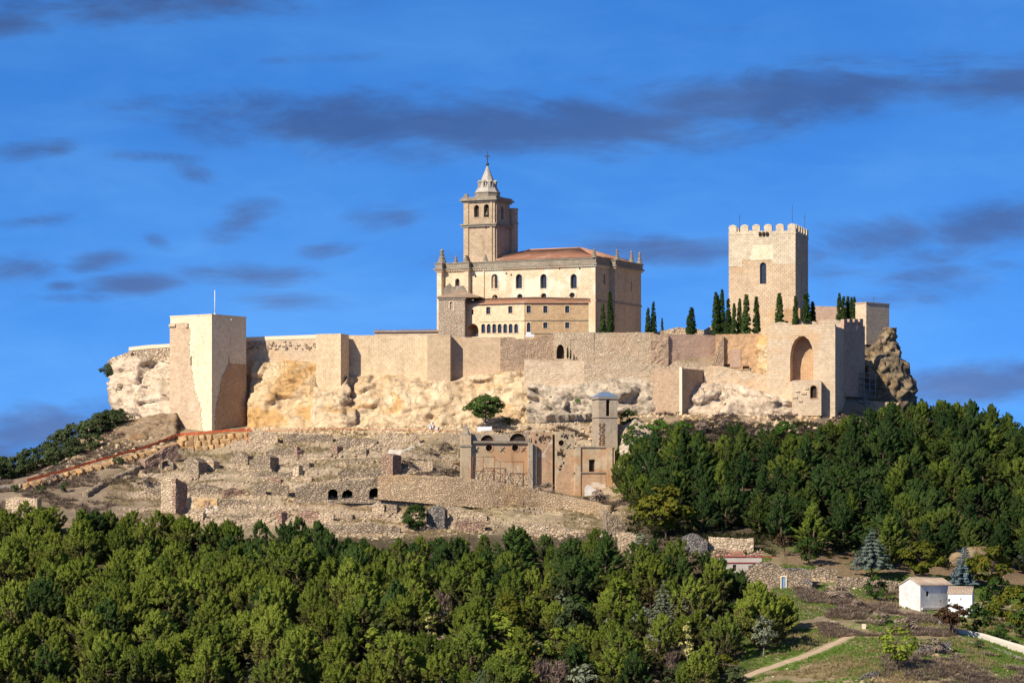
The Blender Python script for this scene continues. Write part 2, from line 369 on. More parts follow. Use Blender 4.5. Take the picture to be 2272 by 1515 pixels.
M['rubble_pale'] = rubble('pale rubble', (.68, .54, .38), (.58, .45, .31), (.49, .37, .25), 1.9, patch=(.60, .40, .24), vary=.3, stain=.35)
M['rubble_holes'] = rubble('pitted rubble', (.64, .51, .37), (.52, .40, .28), (.30, .22, .15), 1.0, vary=.3, stain=.9)
M['earth_wall'] = stone('rammed earth wall', (.46, .32, .24), (.44, .30, .22), (.41, .28, .20), row=.9, width=2.4, vary=.2, stain=.3, streak=.4, bump=.3)
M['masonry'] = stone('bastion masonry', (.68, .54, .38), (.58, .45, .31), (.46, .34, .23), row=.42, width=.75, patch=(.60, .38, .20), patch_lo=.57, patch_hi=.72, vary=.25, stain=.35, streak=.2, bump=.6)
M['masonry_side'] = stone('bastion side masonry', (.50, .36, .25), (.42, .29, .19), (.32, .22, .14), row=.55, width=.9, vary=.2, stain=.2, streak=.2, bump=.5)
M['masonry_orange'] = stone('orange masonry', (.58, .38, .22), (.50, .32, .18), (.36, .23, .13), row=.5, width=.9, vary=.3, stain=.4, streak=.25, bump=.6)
M['ruin'] = rubble('ruin rubble', (.49, .38, .27), (.36, .28, .20), (.20, .15, .10), 1.5, vary=.35, stain=.45)
M['ruin_red'] = rubble('reddish ruin rubble', (.46, .31, .23), (.36, .23, .17), (.24, .15, .1), 1.2, vary=.3)
M['ruin_white'] = rubble('whitewashed ruin', (.66, .53, .38), (.56, .43, .29), (.42, .30, .19), 1.3, vary=.25, stain=.35)
M['ruin_grey'] = rubble('grey dry stone', (.36, .32, .29), (.22, .19, .18), (.08, .07, .06), 1.7, vary=.3)
M['retain'] = rubble('retaining wall rubble', (.55, .41, .27), (.42, .31, .20), (.30, .21, .13), 1.6, patch=(.48, .31, .17), vary=.3, stain=.5)
M['boulder'] = rockmat('orange limestone block', (.64, .44, .24), (.54, .33, .15), (.56, .29, .10), (.3, .17, .08), .5, .7, 3.0)
M['cliff'] = rockmat('cream and ochre cliff', (.72, .57, .38), (.55, .39, .23), (.54, .33, .14), (.20, .13, .08), .53, .68)
M['cliff_ochre'] = rockmat('ochre cliff', (.66, .52, .34), (.56, .38, .20), (.56, .34, .14), (.22, .14, .08), .46, .62)
M['cliff_grey'] = rockmat('grey limestone cliff', (.60, .50, .38), (.43, .35, .26), (.48, .36, .23), (.06, .05, .04), .55, .72, 1.3)
M['cliff_pale'] = rockmat('pale limestone crag', (.70, .57, .43), (.55, .43, .31), (.54, .39, .23), (.22, .15, .10), .6, .75)
M['cliff_brown'] = rockmat('brown crag', (.38, .29, .18), (.22, .16, .10), (.34, .22, .10), (.04, .03, .02), .5, .7, 1.4, lichen=(.10, .085, .06))
M['rubble_hill'] = rockmat('crumbling brown slope', (.38, .28, .18), (.26, .18, .11), (.36, .21, .10), (.08, .05, .03), .56, .7, 2.0)
M['church_ruin'] = stone('ruined church plaster', (.52, .41, .27), (.46, .36, .24), (.40, .31, .21), row=.5, width=1.0, patch=(.44, .24, .12), patch_lo=.48, patch_hi=.60, patch_s=.09, vary=.35, stain=.65, streak=.85, bump=.35, msize=.02)
M['church_ruin_brick'] = stone('ruined church brickwork', (.48, .30, .18), (.40, .25, .14), (.46, .34, .24), row=.4, width=.8, patch=(.68, .58, .48), patch_lo=.56, patch_hi=.62, patch_s=.13, vary=.3, stain=.4, streak=.4, bump=.5)
M['church_ruin_tower'] = stone('ruined tower stone', (.44, .36, .27), (.39, .31, .23), (.32, .26, .19), row=.55, width=1.1, vary=.25, stain=.4, streak=.5, bump=.4)
M['slate'] = plain('blue grey slate', (.13, .19, .29), .6, .25, 1.5)
M['tile'] = tilemat('red roof tile', (.47, .23, .14), (.36, .17, .11), (.56, .38, .27))
M['tile_pale'] = tilemat('sunbleached roof tile', (.62, .34, .20), (.52, .27, .16), (.66, .45, .30))
M['tile_old'] = tilemat('old brown roof tile', (.42, .29, .20), (.33, .23, .16), (.46, .36, .26))
M['tile_house'] = tilemat('faded house tile', (.54, .43, .33), (.44, .34, .26), (.58, .50, .41))
M['white_plaster'] = stone('whitewash', (.64, .63, .62), (.62, .61, .60), (.58, .57, .56), row=.9, width=2, vary=.16, stain=.4, streak=.2, bump=.15, patch=(.60, .50, .40), patch_lo=.66, patch_hi=.72, patch_s=.25)
M['white_clean'] = plain('clean white paint', (.72, .72, .73), .8, .12, .8)
M['cream'] = plain('cream plaster', (.72, .60, .44), .9, .12, .6)
M['glass'] = plain('dark window glass', (.025, .03, .04), .15, .2, .4, spec=.6)
M['frame'] = plain('dark window frame', (.06, .045, .035), .6, .2, 2)
M['dark'] = plain('painted opening shade', (.05, .035, .025), .95, .3, 1)  # fills openings: the darkness inside is put into the colour
M['iron'] = plain('dark iron', (.05, .05, .055), .55, .2, 2)
M['steel'] = plain('grey steel tube', (.22, .24, .27), .5, .2, 2)
M['rust'] = plain('rusty iron', (.20, .075, .035), .8, .35, 3)
M['red_paint'] = plain('red painted beam', (.32, .04, .03), .7, .25, 2)
M['orange_net'] = plain('orange red netting', (.55, .13, .05), .8, .25, 2)
M['blue_paint'] = plain('blue painted wood', (.16, .30, .52), .7, .2, 3)
M['white_metal'] = plain('white painted metal', (.75, .75, .75), .5, .08, 2)
M['bronze'] = plain('bell bronze', (.10, .10, .07), .5, .3, 2)
M['bark'] = plain('pine bark', (.12, .085, .06), .95, .4, 3)
M['bark_pale'] = plain('grey bark', (.24, .20, .17), .95, .4, 3)
M['concrete'] = plain('pale concrete', (.50, .45, .38), .9, .2, .5)
M['road'] = plain('worn road', (.36, .33, .30), .9, .2, .4)
M['dirt'] = plain('reddish dirt', (.44, .33, .23), .95, .3, .5)
# leaves
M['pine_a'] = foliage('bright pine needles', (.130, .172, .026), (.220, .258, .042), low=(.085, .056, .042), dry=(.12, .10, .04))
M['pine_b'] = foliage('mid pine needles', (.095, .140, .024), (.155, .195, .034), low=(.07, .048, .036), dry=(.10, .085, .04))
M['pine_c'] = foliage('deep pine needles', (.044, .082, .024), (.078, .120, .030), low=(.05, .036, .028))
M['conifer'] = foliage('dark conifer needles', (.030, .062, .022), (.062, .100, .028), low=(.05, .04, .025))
M['conifer_b'] = foliage('olive conifer needles', (.060, .092, .022), (.105, .135, .030), low=(.06, .045, .025))
M['cypress'] = foliage('cypress leaves', (.030, .055, .018), (.058, .088, .026), trans=.15)
M['cedar'] = foliage('blue cedar needles', (.11, .15, .13), (.16, .20, .17))
M['spruce'] = foliage('blue spruce needles', (.10, .15, .17), (.15, .20, .22))
M['olive'] = foliage('olive leaves', (.058, .082, .034), (.088, .112, .048))
M['lime'] = foliage('lime green leaves', (.16, .22, .03), (.26, .30, .045), trans=.35)
M['yellow'] = foliage('yellow leaves', (.38, .27, .04), (.48, .38, .08), trans=.35)
M['poplar'] = foliage('pale yellow poplar leaves', (.46, .44, .14), (.58, .54, .22), trans=.35)
M['golden'] = foliage('green and gold leaves', (.08, .11, .02), (.16, .15, .02), dry=(.24, .15, .02))
M['ivy'] = foliage('ivy leaves', (.05, .12, .02), (.09, .17, .03))
M['broad'] = foliage('broad dark leaves', (.045, .085, .02), (.075, .12, .028))
M['silver'] = foliage('silver green leaves', (.17, .20, .13), (.25, .27, .18))
M['brown_leaf'] = foliage('dry brown leaves', (.12, .065, .04), (.17, .10, .07))
M['red_leaf'] = foliage('dark red leaves', (.055, .028, .018), (.085, .045, .025))
M['twig'] = foliage('bare pinkish twigs', (.17, .12, .10), (.23, .16, .13))
M['brush'] = foliage('dry grey brown brush', (.26, .20, .155), (.36, .28, .215))
M['under'] = foliage('dark undergrowth', (.035, .05, .018), (.085, .085, .035))
M['drygrass'] = foliage('dry straw grass', (.32, .25, .13), (.40, .31, .17))
M['greengrass'] = foliage('green grass', (.11, .19, .03), (.17, .25, .05))
# ------------------------------------------------------------------ terrain: (photo row, depth) of the ground along lines of sight, read as heights
PLAT = 60.3                                         # level of the castle courtyard
COLS = {
 -400: [(1560, 745), (1330, 810), (1200, 870), (1130, 930), (1110, 980), (1090, 1030)],
 -60: [(1555, 745), (1400, 800), (1280, 850), (1190, 885), (1110, 930), (1078, 970), (1072, 1000), (1062, 1030)],
 60: [(1555, 745), (1400, 800), (1280, 855), (1200, 885), (1140, 905), (1090, 935), (1066, 975), (1040, 1015), (1030, 1030)],
 150: [(1555, 745), (1400, 800), (1280, 860), (1210, 885), (1150, 905), (1085, 940), (1035, 975), (1000, 1012), (990, 1030)],
 240: [(1555, 745), (1400, 805), (1280, 865), (1205, 890), (1130, 918), (1070, 945), (1015, 975), (950, 1003), (926, 1022), (905, 1032)],
 320: [(1555, 745), (1400, 805), (1290, 865), (1205, 892), (1120, 922), (1060, 945), (1010, 972), (955, 996), (915, 1012), (895, 1030)],
 380: [(1555, 745), (1400, 805), (1290, 865), (1200, 895), (1110, 925), (1050, 952), (1000, 977), (978, 985), (962, 990), (940, 1006), (935, 1014), ('P', 1028)],
 470: [(1555, 745), (1400, 805), (1290, 865), (1200, 895), (1115, 923), (1050, 952), (1003, 977), (962, 986), (958, 995), (940, 1006), (935, 1014), ('P', 1024)],
 560: [(1555, 745), (1400, 805), (1295, 865), (1205, 893), (1120, 920), (1055, 947), (1003, 972), (965, 986), (952, 995), (945, 1003), (940, 1013), ('P', 1023)],
 700: [(1555, 745), (1400, 805), (1300, 862), (1210, 890), (1130, 915), (1060, 942), (1000, 967), (955, 988), (946, 996), (940, 1012), ('P', 1022)],
 900: [(1555, 745), (1405, 803), (1305, 858), (1215, 888), (1140, 912), (1100, 925), (1055, 945), (1000, 966), (955, 986), (945, 995), (940, 1010), ('P', 1022)],
 1020: [(1555, 745), (1410, 800), (1310, 853), (1220, 886), (1150, 908), (1113, 921), (1062, 938), (1058, 957), (1000, 972), (955, 985), (940, 995), (935, 1009), ('P', 1020)],
 1150: [(1555, 745), (1420, 797), (1320, 848), (1225, 884), (1160, 905), (1122, 918), (1086, 934), (1084, 963), (1010, 974), (955, 983), (935, 992), (930, 1002), ('P', 1016)],
 1300: [(1555, 745), (1430, 793), (1330, 840), (1235, 878), (1175, 898), (1138, 912), (1106, 930), (1101, 965), (1010, 975), (945, 981), (910, 985), (905, 990), (800, 997), ('P', 1010)],
 1390: [(1555, 745), (1440, 790), (1340, 835), (1250, 870), (1195, 888), (1150, 905), (1108, 925), (1098, 950), (1020, 963), (940, 975), (915, 981), (908, 988), (800, 996), ('P', 1010)],
 1500: [(1555, 745), (1445, 785), (1360, 822), (1275, 855), (1228, 872), (1190, 882), (1120, 908), (1040, 934), (970, 958), (925, 973), (915, 982), (905, 990), (800, 996), ('P', 1010)],
 1600: [(1555, 745), (1450, 780), (1375, 812), (1300, 843), (1262, 858), (1225, 872), (1190, 885), (1110, 912), (1030, 938), (965, 960), (925, 973), (910, 982), (830, 993), ('P', 1008)],
 1700: [(1550, 740), (1465, 772), (1390, 803), (1320, 830), (1290, 846), (1235, 868), (1195, 884), (1110, 912), (1020, 941), (955, 963), (925, 973), (910, 981), (870, 990), ('P', 1006)],
 1800: [(1550, 740), (1480, 765), (1405, 795), (1350, 816), (1308, 840), (1265, 858), (1225, 876), (1130, 906), (1020, 942), (945, 966), (918, 976), (905, 985), ('P', 1004)],
 1900: [(1550, 740), (1480, 762), (1405, 793), (1360, 812), (1312, 838), (1280, 856), (1240, 874), (1130, 908), (1030, 942), (965, 966), (930, 980), (900, 992), ('P', 1012)],
 1990: [(1550, 740), (1480, 760), (1410, 790), (1380, 805), (1340, 826), (1300, 850), (1260, 868), (1150, 906), (1050, 940), (990, 966), (950, 985), (915, 1005), (900, 1015)],
 2090: [(1550, 740), (1480, 758), (1425, 783), (1392, 800), (1350, 826), (1310, 850), (1270, 870), (1170, 904), (1070, 942), (1015, 970), (975, 1000), (965, 1015)],
 2180: [(1550, 740), (1490, 757), (1440, 780), (1405, 797), (1352, 828), (1315, 850), (1275, 872), (1170, 908), (1080, 946), (1025, 975), (985, 1005), (978, 1015)],
 2280: [(1550, 740), (1500, 757), (1460, 780), (1425, 797), (1360, 832), (1315, 856), (1270, 880), (1170, 914), (1090, 952), (1040, 980), (1000, 1010), (994, 1018)],
 2700: [(1550, 740), (1500, 757), (1460, 780), (1425, 797), (1370, 832), (1325, 856), (1280, 880), (1190, 914), (1110, 952), (1060, 980), (1030, 1010), (1025, 1018)],
}
_pxs = np.arange(-400, 2701, 10.0); _ds = np.arange(700.0, 1140.1, 1.0)
_keys = sorted(COLS); _tab = []
for k in _keys:
    ds, zs = [0, 60, 200, 400, 600, 700], [-2.5, -8, -24, -38, -36, -31]
    plateau = False
    for row, d in COLS[k]:
        ds.append(d)
        if row == 'P': zs.append(PLAT); plateau = True
        else: zs.append((H0 - row) * K * d)
    last = zs[-1]
    if plateau: ds += [1090, 1125, 1200, 1500, 3000]; zs += [PLAT, 42, 14, -30, -45]
    else: ds += [ds[-1] + 25, ds[-1] + 80, 1300, 1500, 3000]; zs += [last - 2, last - 18, -20, -40, -45]
    _tab.append((np.array(ds, float), np.array(zs, float)))
_prof = np.array([np.interp(_ds, d, z) for d, z in _tab])                      # key columns x depths
_G = np.array([np.interp(_pxs, _keys, _prof[:, j]) for j in range(len(_ds))]).T  # columns x depths
def _blur(g, ax, n, reps):
    ker = np.ones(n) / n
    for _ in range(reps):
        pad = [(0, 0), (0, 0)]; pad[ax] = (n // 2, n // 2)
        g = np.apply_along_axis(lambda v: np.convolve(v, ker, 'valid'), ax, np.pad(g, pad, mode='edge'))
    return g
_G = _blur(_blur(_G, 0, 5, 2), 1, 3, 2)
_near_d = np.concatenate([np.arange(0, 700, 20.0)]); _far_d = np.array([1140, 1200, 1300, 1500, 2000, 3000, 8000.0])
def px_of(x, y): return PX0 + x / (K * np.maximum(y, 1.0))
def row_of(x, y, z): return H0 - z / (K * np.maximum(y, 1.0))
def slope_mask(px, row, d):
    """where the terraced, ruin-covered slope is"""
    return sstep(230, 330, px) * (1 - sstep(1300, 1420, px)) * sstep(893, 908, d) * (1 - sstep(980, 992, d))
def ground_z(x, y, detail=True):
    x, y = np.broadcast_arrays(np.asarray(x, float), np.asarray(y, float))
    px = np.clip(px_of(x, np.clip(y, 700, 1140)), -400, 2699.9); d = np.clip(y, 700, 1139.9)
    i = ((px + 400) / 10).astype(int); fi = (px + 400) / 10 - i
    j = (d - 700).astype(int); fj = d - 700 - j
    z = (_G[i, j] * (1 - fi) + _G[i + 1, j] * fi) * (1 - fj) + (_G[i, j + 1] * (1 - fi) + _G[i + 1, j + 1] * fi) * fj
    near = np.interp(y, [0, 60, 200, 400, 600, 700], [-2.5, -8, -24, -38, -36, -31])
    z = np.where(y < 700, near + (z * 0 + (_G[i, 0] - near)) * np.clip((y - 600) / 100, 0, 1), z)
    farz = np.interp(y, [1140, 1200, 1300, 1500, 3000, 9000], [1, .55, .1, 0, 0, 0])
    z = np.where(y > 1140, _G[i, -1] * farz + (-45) * (1 - farz), z)
    if detail:
        row = row_of(x, y, z)
        m = slope_mask(px, row, d) * ((y > 700) & (y < 1140))
        Sx = 3.3
        q = z / Sx + (fbm(x / 26, y / 26, 0, 5, 3) - .5) * 2.6
        fl = np.floor(q); fr = q - fl
        fr2 = np.where(fr < .80, fr * .28, .224 + (fr - .80) / .20 * .776)
        z = z + m * (fr2 - fr) * Sx * sstep(.25, .5, fbm(x / 16, y / 10, 0, 9, 2))
        rough = .25 + .75 * m
        flat = ((px > 400) & (px < 1960) & (d > 1012)) * 1.0
        z = z + (fbm(x / 9, y / 9, 0, 3, 4) - .5) * 2.0 * rough * (1 - flat) + (fbm(x / 2.2, y / 2.2, 0, 11, 3) - .5) * .9 * rough * (1 - flat)
    return z
def gz(x, y): return float(ground_z(np.array([x]), np.array([y]))[0])
_scan = np.arange(705.0, 1075.0, .75)
def ground(px, py, dmin=705.0):
    """the point of the ground that the photo shows at this pixel (the nearest one from dmin on)"""
    d = _scan[_scan >= dmin]; x = (px - PX0) * K * d
    rows = row_of(x, d, ground_z(x, d)); ok = np.nonzero(rows <= py)[0]
    k = ok[0] if len(ok) else int(np.argmin(rows))
    return Vector((x[k], d[k], gz(x[k], d[k])))

# ground colours, painted on the mesh as what lies there: straw grass, bare earth, forest litter, green grass, brush
def paint(x, y, z):
    px = px_of(x, y); row = row_of(x, y, z); n = len(x)
    col = np.tile(np.array([.085, .066, .04]), (n, 1))                       # forest litter
    def lay(mask, c):
        nonlocal col
        col = col * (1 - mask[:, None]) + np.array(c) * mask[:, None]
    nz = fbm(x / 11, y / 11, 0, 21, 4); nz2 = fbm(x / 3.5, y / 3.5, 0, 22, 4); nz3 = fbm(x / 24, y / 30, 0, 23, 4)
    hill = sstep(893, 903, y) * (1 - sstep(1360, 1430, px))
    lay(hill, (.33, .26, .17))
    lay(hill * sstep(.5, .62, nz), (.40, .32, .20)); lay(hill * sstep(.50, .62, nz2), (.24, .19, .12)); lay(hill * sstep(.55, .68, nz3), (.36, .26, .16))
    left = sstep(895, 905, y) * (1 - sstep(300, 380, px))
    lay(left * .85, (.22, .165, .12)); lay(left * sstep(.48, .6, nz2), (.30, .23, .16))
    top = sstep(975, 990, y) * sstep(540, 600, px) * (1 - sstep(1180, 1260, px)); lay(top, (.52, .40, .26))
    right = sstep(1640, 1720, px) * (1 - sstep(862, 880, y)) * sstep(705, 735, y)
    lay(right, (.27, .22, .12)); lay(right * sstep(.40, .50, nz), (.15, .215, .045)); lay(right * sstep(.5, .62, nz2), (.33, .26, .16))
    br = right * sstep(800, 812, y) * (1 - sstep(838, 850, y)) * (1 - sstep(2000, 2080, px)); lay(br * .9, (.22, .165, .13)); lay(br * sstep(.52, .6, nz2), (.30, .24, .16))
    lowr = right * (1 - sstep(752, 768, y)) * sstep(1880, 1960, px); lay(lowr * .7, (.24, .19, .10))
    scar = sstep(846, 856, y) * (1 - sstep(884, 892, y)) * sstep(1700, 1760, px); lay(scar * .7, (.20, .13, .08)); lay(scar * sstep(.45, .54, nz) , (.12, .155, .04))  # bare scar, darkened: its shadow is put into the colour
    wood = sstep(1400, 1480, px) * sstep(880, 890, y); lay(wood, (.09, .07, .045))
    ledge = sstep(966, 972, y) * sstep(1380, 1440, px) * (1 - sstep(1960, 2000, px)); lay(ledge * .8, (.38, .28, .19)); lay(ledge * sstep(.5, .6, nz2), (.22, .17, .10))
    plat = (y > 1012) * (px > 400) * (px < 1960) * 1.0; lay(plat, (.42, .33, .22))
    return col
gxs = np.concatenate([np.array([-9000, -4000, -1800, -900, -500, -300.0]), np.arange(-210, 210.01, .62), np.array([300, 500, 900, 1800, 4000, 9000.0])])
gys = np.concatenate([np.array([-900, -200.0]), np.arange(0, 700, 20.0), np.arange(700, 890, .9), np.arange(890, 1000, .45), np.arange(1000, 1140, 1.2), np.array([1140, 1170, 1200, 1250, 1300, 1400, 1500, 2000, 3000, 6000, 12000.0])])
GX, GY = np.meshgrid(gxs, gys); gx, gy = GX.ravel(), GY.ravel()
gzv = ground_z(gx, np.clip(gy, 0, 12000))
idx = np.arange(len(gx)).reshape(GX.shape)
gf = np.stack([idx[:-1, :-1].ravel(), idx[:-1, 1:].ravel(), idx[1:, 1:].ravel(), idx[1:, :-1].ravel()], 1)
def ground_mat():
    m, t = new_mat('ground')
    pos = t.n('ShaderNodeNewGeometry').outputs['Position']
    c = t.n('ShaderNodeVertexColor', layer_name='soil').outputs['Color']
    n = t.noise(pos, .8, 6, .7); f = t.noise(pos, 3.2, 4, .75); b = t.noise(pos, .09, 4, .6)
    c = t.mix(1.0, c, t.mix(n, (.55, .53, .5), (1.45, 1.45, 1.45)), 'MULTIPLY')
    c = t.mix(1.0, c, t.mix(f, (.6, .6, .6), (1.4, 1.4, 1.4)), 'MULTIPLY')
    st = t.smooth(t.noise(pos, 1.6, 3, .6), .60, .68); c = t.mix(t.math('MULTIPLY', st, .5), c, (.55, .45, .33))
    nz = t.n('ShaderNodeSeparateXYZ', {0: t.n('ShaderNodeNewGeometry').outputs['Normal']}).outputs[2]
    steep = t.smooth(nz, .86, .66)
    stony = t.mix(t.smooth(t.noise(pos, 1.9, 4, .7), .42, .60), (.27, .19, .125), (.56, .45, .33))       # stones show where the bank is too steep for grass
    c = t.mix(t.math('MULTIPLY', steep, .75), c, stony)
    finish(t, c, .97, t.math('ADD', n, t.math('MULTIPLY', f, .6)), .8, .35); return m
gme = np_mesh('ground', np.stack([gx, gy, gzv], 1), gf, ground_mat(), smooth=True)
ca = gme.color_attributes.new('soil', 'FLOAT_COLOR', 'POINT')
pc = np.ones((len(gx), 4), np.float32); pc[:, :3] = paint(gx, np.clip(gy, 1, None), gzv); ca.data.foreach_set('color', pc.ravel())
tag(link('ground', gme), kind='structure')

def ribbon(name, pix, widths, mat, lift=.10, n=60):
    """a path laid on the ground through the ground points of some pixels"""
    P = [ground(*p) if len(p) == 2 else Vector(p) for p in pix]
    C = []
    for i in range(len(P) - 1):
        for k in range(n):
            t = k / n; p0, p1, p2, p3 = P[max(i - 1, 0)], P[i], P[i + 1], P[min(i + 2, len(P) - 1)]
            C.append((.5 * ((2 * p1) + (p2 - p0) * t + (2 * p0 - 5 * p1 + 4 * p2 - p3) * t * t + (3 * p1 - p0 - 3 * p2 + p3) * t ** 3), widths[i] * (1 - t) + widths[i + 1] * t))
    C.append((P[-1], widths[-1]))
    v = []; f = []; nc = 9
    for i, (c, wd) in enumerate(C):
        q = C[min(i + 1, len(C) - 1)][0] - C[max(i - 1, 0)][0]; q.z = 0; q.normalize(); s = Vector((q.y, -q.x, 0))
        for k in range(nc):
            u = k / (nc - 1) * 2 - 1; x, y = (c + s * u * wd / 2).xy
            v.append((x, y, gz(x, y) + (lift if abs(u) < .99 else -.25)))
    for i in range(len(C) - 1):
        for k in range(nc - 1): f.append((i * nc + k, i * nc + k + 1, (i + 1) * nc + k + 1, (i + 1) * nc + k))
    me = np_mesh(name, v, f, mat, smooth=True); return tag(link(name, me), kind='structure')
# ------------------------------------------------------------------ wall lines and facades
class Line:
    """a vertical plane: foot point, direction to the right as seen from outside, outward normal"""
    def __init__(s, px=None, d=None, th=0.0, o=None, t=None):
        s.o = Vector(o) if o is not None else Vector(((px - PX0) * K * d, d, 0)); s.o.z = 0
        s.t = Vector(t) if t is not None else Vector((math.cos(R(th)), -math.sin(R(th)), 0))
        s.n = Vector((s.t.y, -s.t.x, 0))
    def u(s, px): q = (px - PX0) * K; return (q * s.o.y - s.o.x) / (s.t.x - q * s.t.y)
    def z(s, px, py): return (H0 - py) * K * (s.o.y + s.u(px) * s.t.y)
    def p(s, u, z, out=0.0): return s.o + s.t * u + s.n * out + Vector((0, 0, z))
    def back(s, dist): return Line(o=s.o - s.n * dist, t=s.t)
    def right(s, u): return Line(o=s.p(u, 0), t=-s.n)       # the side wall that starts at the right end
    def left(s, u, depth): return Line(o=s.p(u, 0, -depth), t=s.n)
def outline(kind, u, zb, w, h, n=7):
    """opening seen from outside, counter-clockwise from bottom left; u is its centre"""
    if kind == 'rect': return [(u - w / 2, zb), (u + w / 2, zb), (u + w / 2, zb + h), (u - w / 2, zb + h)]
    if kind == 'round': return [(u + w / 2 * math.cos(a), zb + h / 2 + h / 2 * math.sin(a)) for a in [2 * math.pi * (k / (2 * n)) - math.pi / 2 for k in range(2 * n)]]
    r = w / 2; hh = r if kind == 'arch' else w * .85
    zs = zb + h - hh; pts = [(u - r, zb), (u + r, zb)]
    for k in range(n + 1):
        a = k / n
        if kind == 'arch': pts.append((u + r * math.cos(math.pi * a), zs + r * math.sin(math.pi * a)))
        else:
            if a <= .5: b = a * 2; x = r * (1 - b ** 1.6)
            else: b = (1 - a) * 2; x = -r * (1 - b ** 1.6)
            pts.append((u + x, zs + hh * math.sin(min(1, b) * math.pi / 2) ** .9))
    return pts
def facade(mb, L, u0, u1, z0, z1, ops=(), depth=.5, out=0.0):
    """the wall face with real openings and their reveals. ops: (kind, u, zb, w, h)"""
    us = sorted({u0, u1, *[o[1] - o[3] / 2 for o in ops], *[o[1] + o[3] / 2 for o in ops]})
    zs = sorted({z0, z1, *[o[2] for o in ops], *[o[2] + o[4] for o in ops]})
    us = [v for v in us if u0 - 1e-6 <= v <= u1 + 1e-6]; zs = [v for v in zs if z0 - 1e-6 <= v <= z1 + 1e-6]
    for i in range(len(us) - 1):
        for j in range(len(zs) - 1):
            cu, cz = (us[i] + us[i + 1]) / 2, (zs[j] + zs[j + 1]) / 2
            if any(abs(cu - o[1]) < o[3] / 2 and o[2] < cz < o[2] + o[4] for o in ops): continue
            mb.quad(L.p(us[i], zs[j], out), L.p(us[i + 1], zs[j], out), L.p(us[i + 1], zs[j + 1], out), L.p(us[i], zs[j + 1], out))
    for o in ops:
        kind, u, zb, w, h = o; pts = outline(*o); n = len(pts)
        for k in range(n):
            a, b = pts[k], pts[(k + 1) % n]
            mb.quad(L.p(*a, out), L.p(*a, out - depth), L.p(*b, out - depth), L.p(*b, out))
            if kind != 'rect':
                m = ((a[0] + b[0]) / 2, (a[1] + b[1]) / 2)
                right = m[0] > u; up = m[1] > zb + h / 2
                if kind != 'round' and not up: continue
                if kind != 'round' and abs(a[0] - b[0]) < 1e-6 : continue
                c = (u + (w / 2 if right else -w / 2), zb + (h if up else 0))
                mb.quad(L.p(*c, out), L.p(*b, out), L.p(*a, out))
def pane(parent, L, o, name='window', mat='glass', depth=.42, out=0.0, frame=None, fw=.12, bars=(0, 0), surround=None, sw=.3, label=None):
    """a window as its own part: glass with thickness in the recess, frame, bars and a raised stone surround as sub-parts"""
    pts = outline(*o); mb = MB(); n = len(pts)
    fr = [L.p(a, b, out - depth) for a, b in pts]; bk = [L.p(a, b, out - depth - .06) for a, b in pts]
    mb.add(fr, [tuple(range(n))]); mb.add(bk, [tuple(range(n))[::-1]])
    ob = mb.build(name, M[mat], parent)
    if label: ob['label'] = label
    cu, cz = o[1], o[2] + o[4] / 2
    def ring(w_in, d0, d1, nm, mt, grow=0.0):
        mb = MB()
        def sc(p, g):
            return (cu + (p[0] - cu) * (1 + 2 * g / o[3]), cz + (p[1] - cz) * (1 + 2 * g / o[4]))
        A = [sc(p, grow) for p in pts]; B = [sc(p, grow - w_in) for p in pts]
        for k in range(n):
            a, b, c, d = A[k], A[(k + 1) % n], B[(k + 1) % n], B[k]
            mb.quad(L.p(*a, out + d1), L.p(*b, out + d1), L.p(*c, out + d1), L.p(*d, out + d1))
            mb.quad(L.p(*d, out + d1), L.p(*c, out + d1), L.p(*c, out + d0), L.p(*d, out + d0))
            mb.quad(L.p(*b, out + d1), L.p(*a, out + d1), L.p(*a, out + d0), L.p(*b, out + d0))
        return mb.build(nm, M[mt], ob)
    if frame:
        ring(fw, -depth, -depth + .1, 'frame', frame)
    if bars[0] or bars[1]:
        mb = MB(); bt = .05
        for k in range(1, bars[0] + 1):
            u = o[1] - o[3] / 2 + o[3] * k / (bars[0] + 1); mb.box(L.p(u - bt, o[2], out - depth + .02), L.t * 2 * bt, -L.n * -.05, (0, 0, o[4] * .97))
        for k in range(1, bars[1] + 1):
            z = o[2] + o[4] * k / (bars[1] + 1); mb.box(L.p(o[1] - o[3] / 2, z - bt, out - depth + .075), L.t * o[3], -L.n * -.05, (0, 0, 2 * bt))
        mb.build('glazing_bar', M[frame or 'frame'], ob)
    if surround: ring(sw, -.05, .1, 'surround', surround, grow=sw)
    return ob
def opx(L, kind, cpx, top, bot, wpx):
    """an opening given by photo column of its centre, rows and width"""
    zb, zt = L.z(cpx, bot), L.z(cpx, top)
    return (kind, L.u(cpx), zb, abs(L.u(cpx + wpx / 2) - L.u(cpx - wpx / 2)), zt - zb)
def flat_poly(mb, pts, up=True):
    pts = list(pts); a = sum((pts[i][0] * pts[(i + 1) % len(pts)][1] - pts[(i + 1) % len(pts)][0] * pts[i][1]) for i in range(len(pts)))
    if (a > 0) != up: pts = pts[::-1]
    mb.quad(*pts)
def block(mb, L, u0, u1, z0, z1, depth, ops=(), ops_r=(), rd=.5, top=True, left=True):
    """walls of a rectangular building: front with openings, right side with openings, left, back and top"""
    facade(mb, L, u0, u1, z0, z1, ops, rd)
    Rt = L.right(u1); facade(mb, Rt, 0, depth, z0, z1, ops_r, rd)
    if left: facade(mb, L.left(u0, depth), 0, depth, z0, z1)
    B = Line(o=L.p(u1, 0, -depth), t=-L.t); facade(mb, B, 0, u1 - u0, z0, z1)
    if top: flat_poly(mb, [L.p(u0, z1), L.p(u1, z1), L.p(u1, z1, -depth), L.p(u0, z1, -depth)])
    return Rt
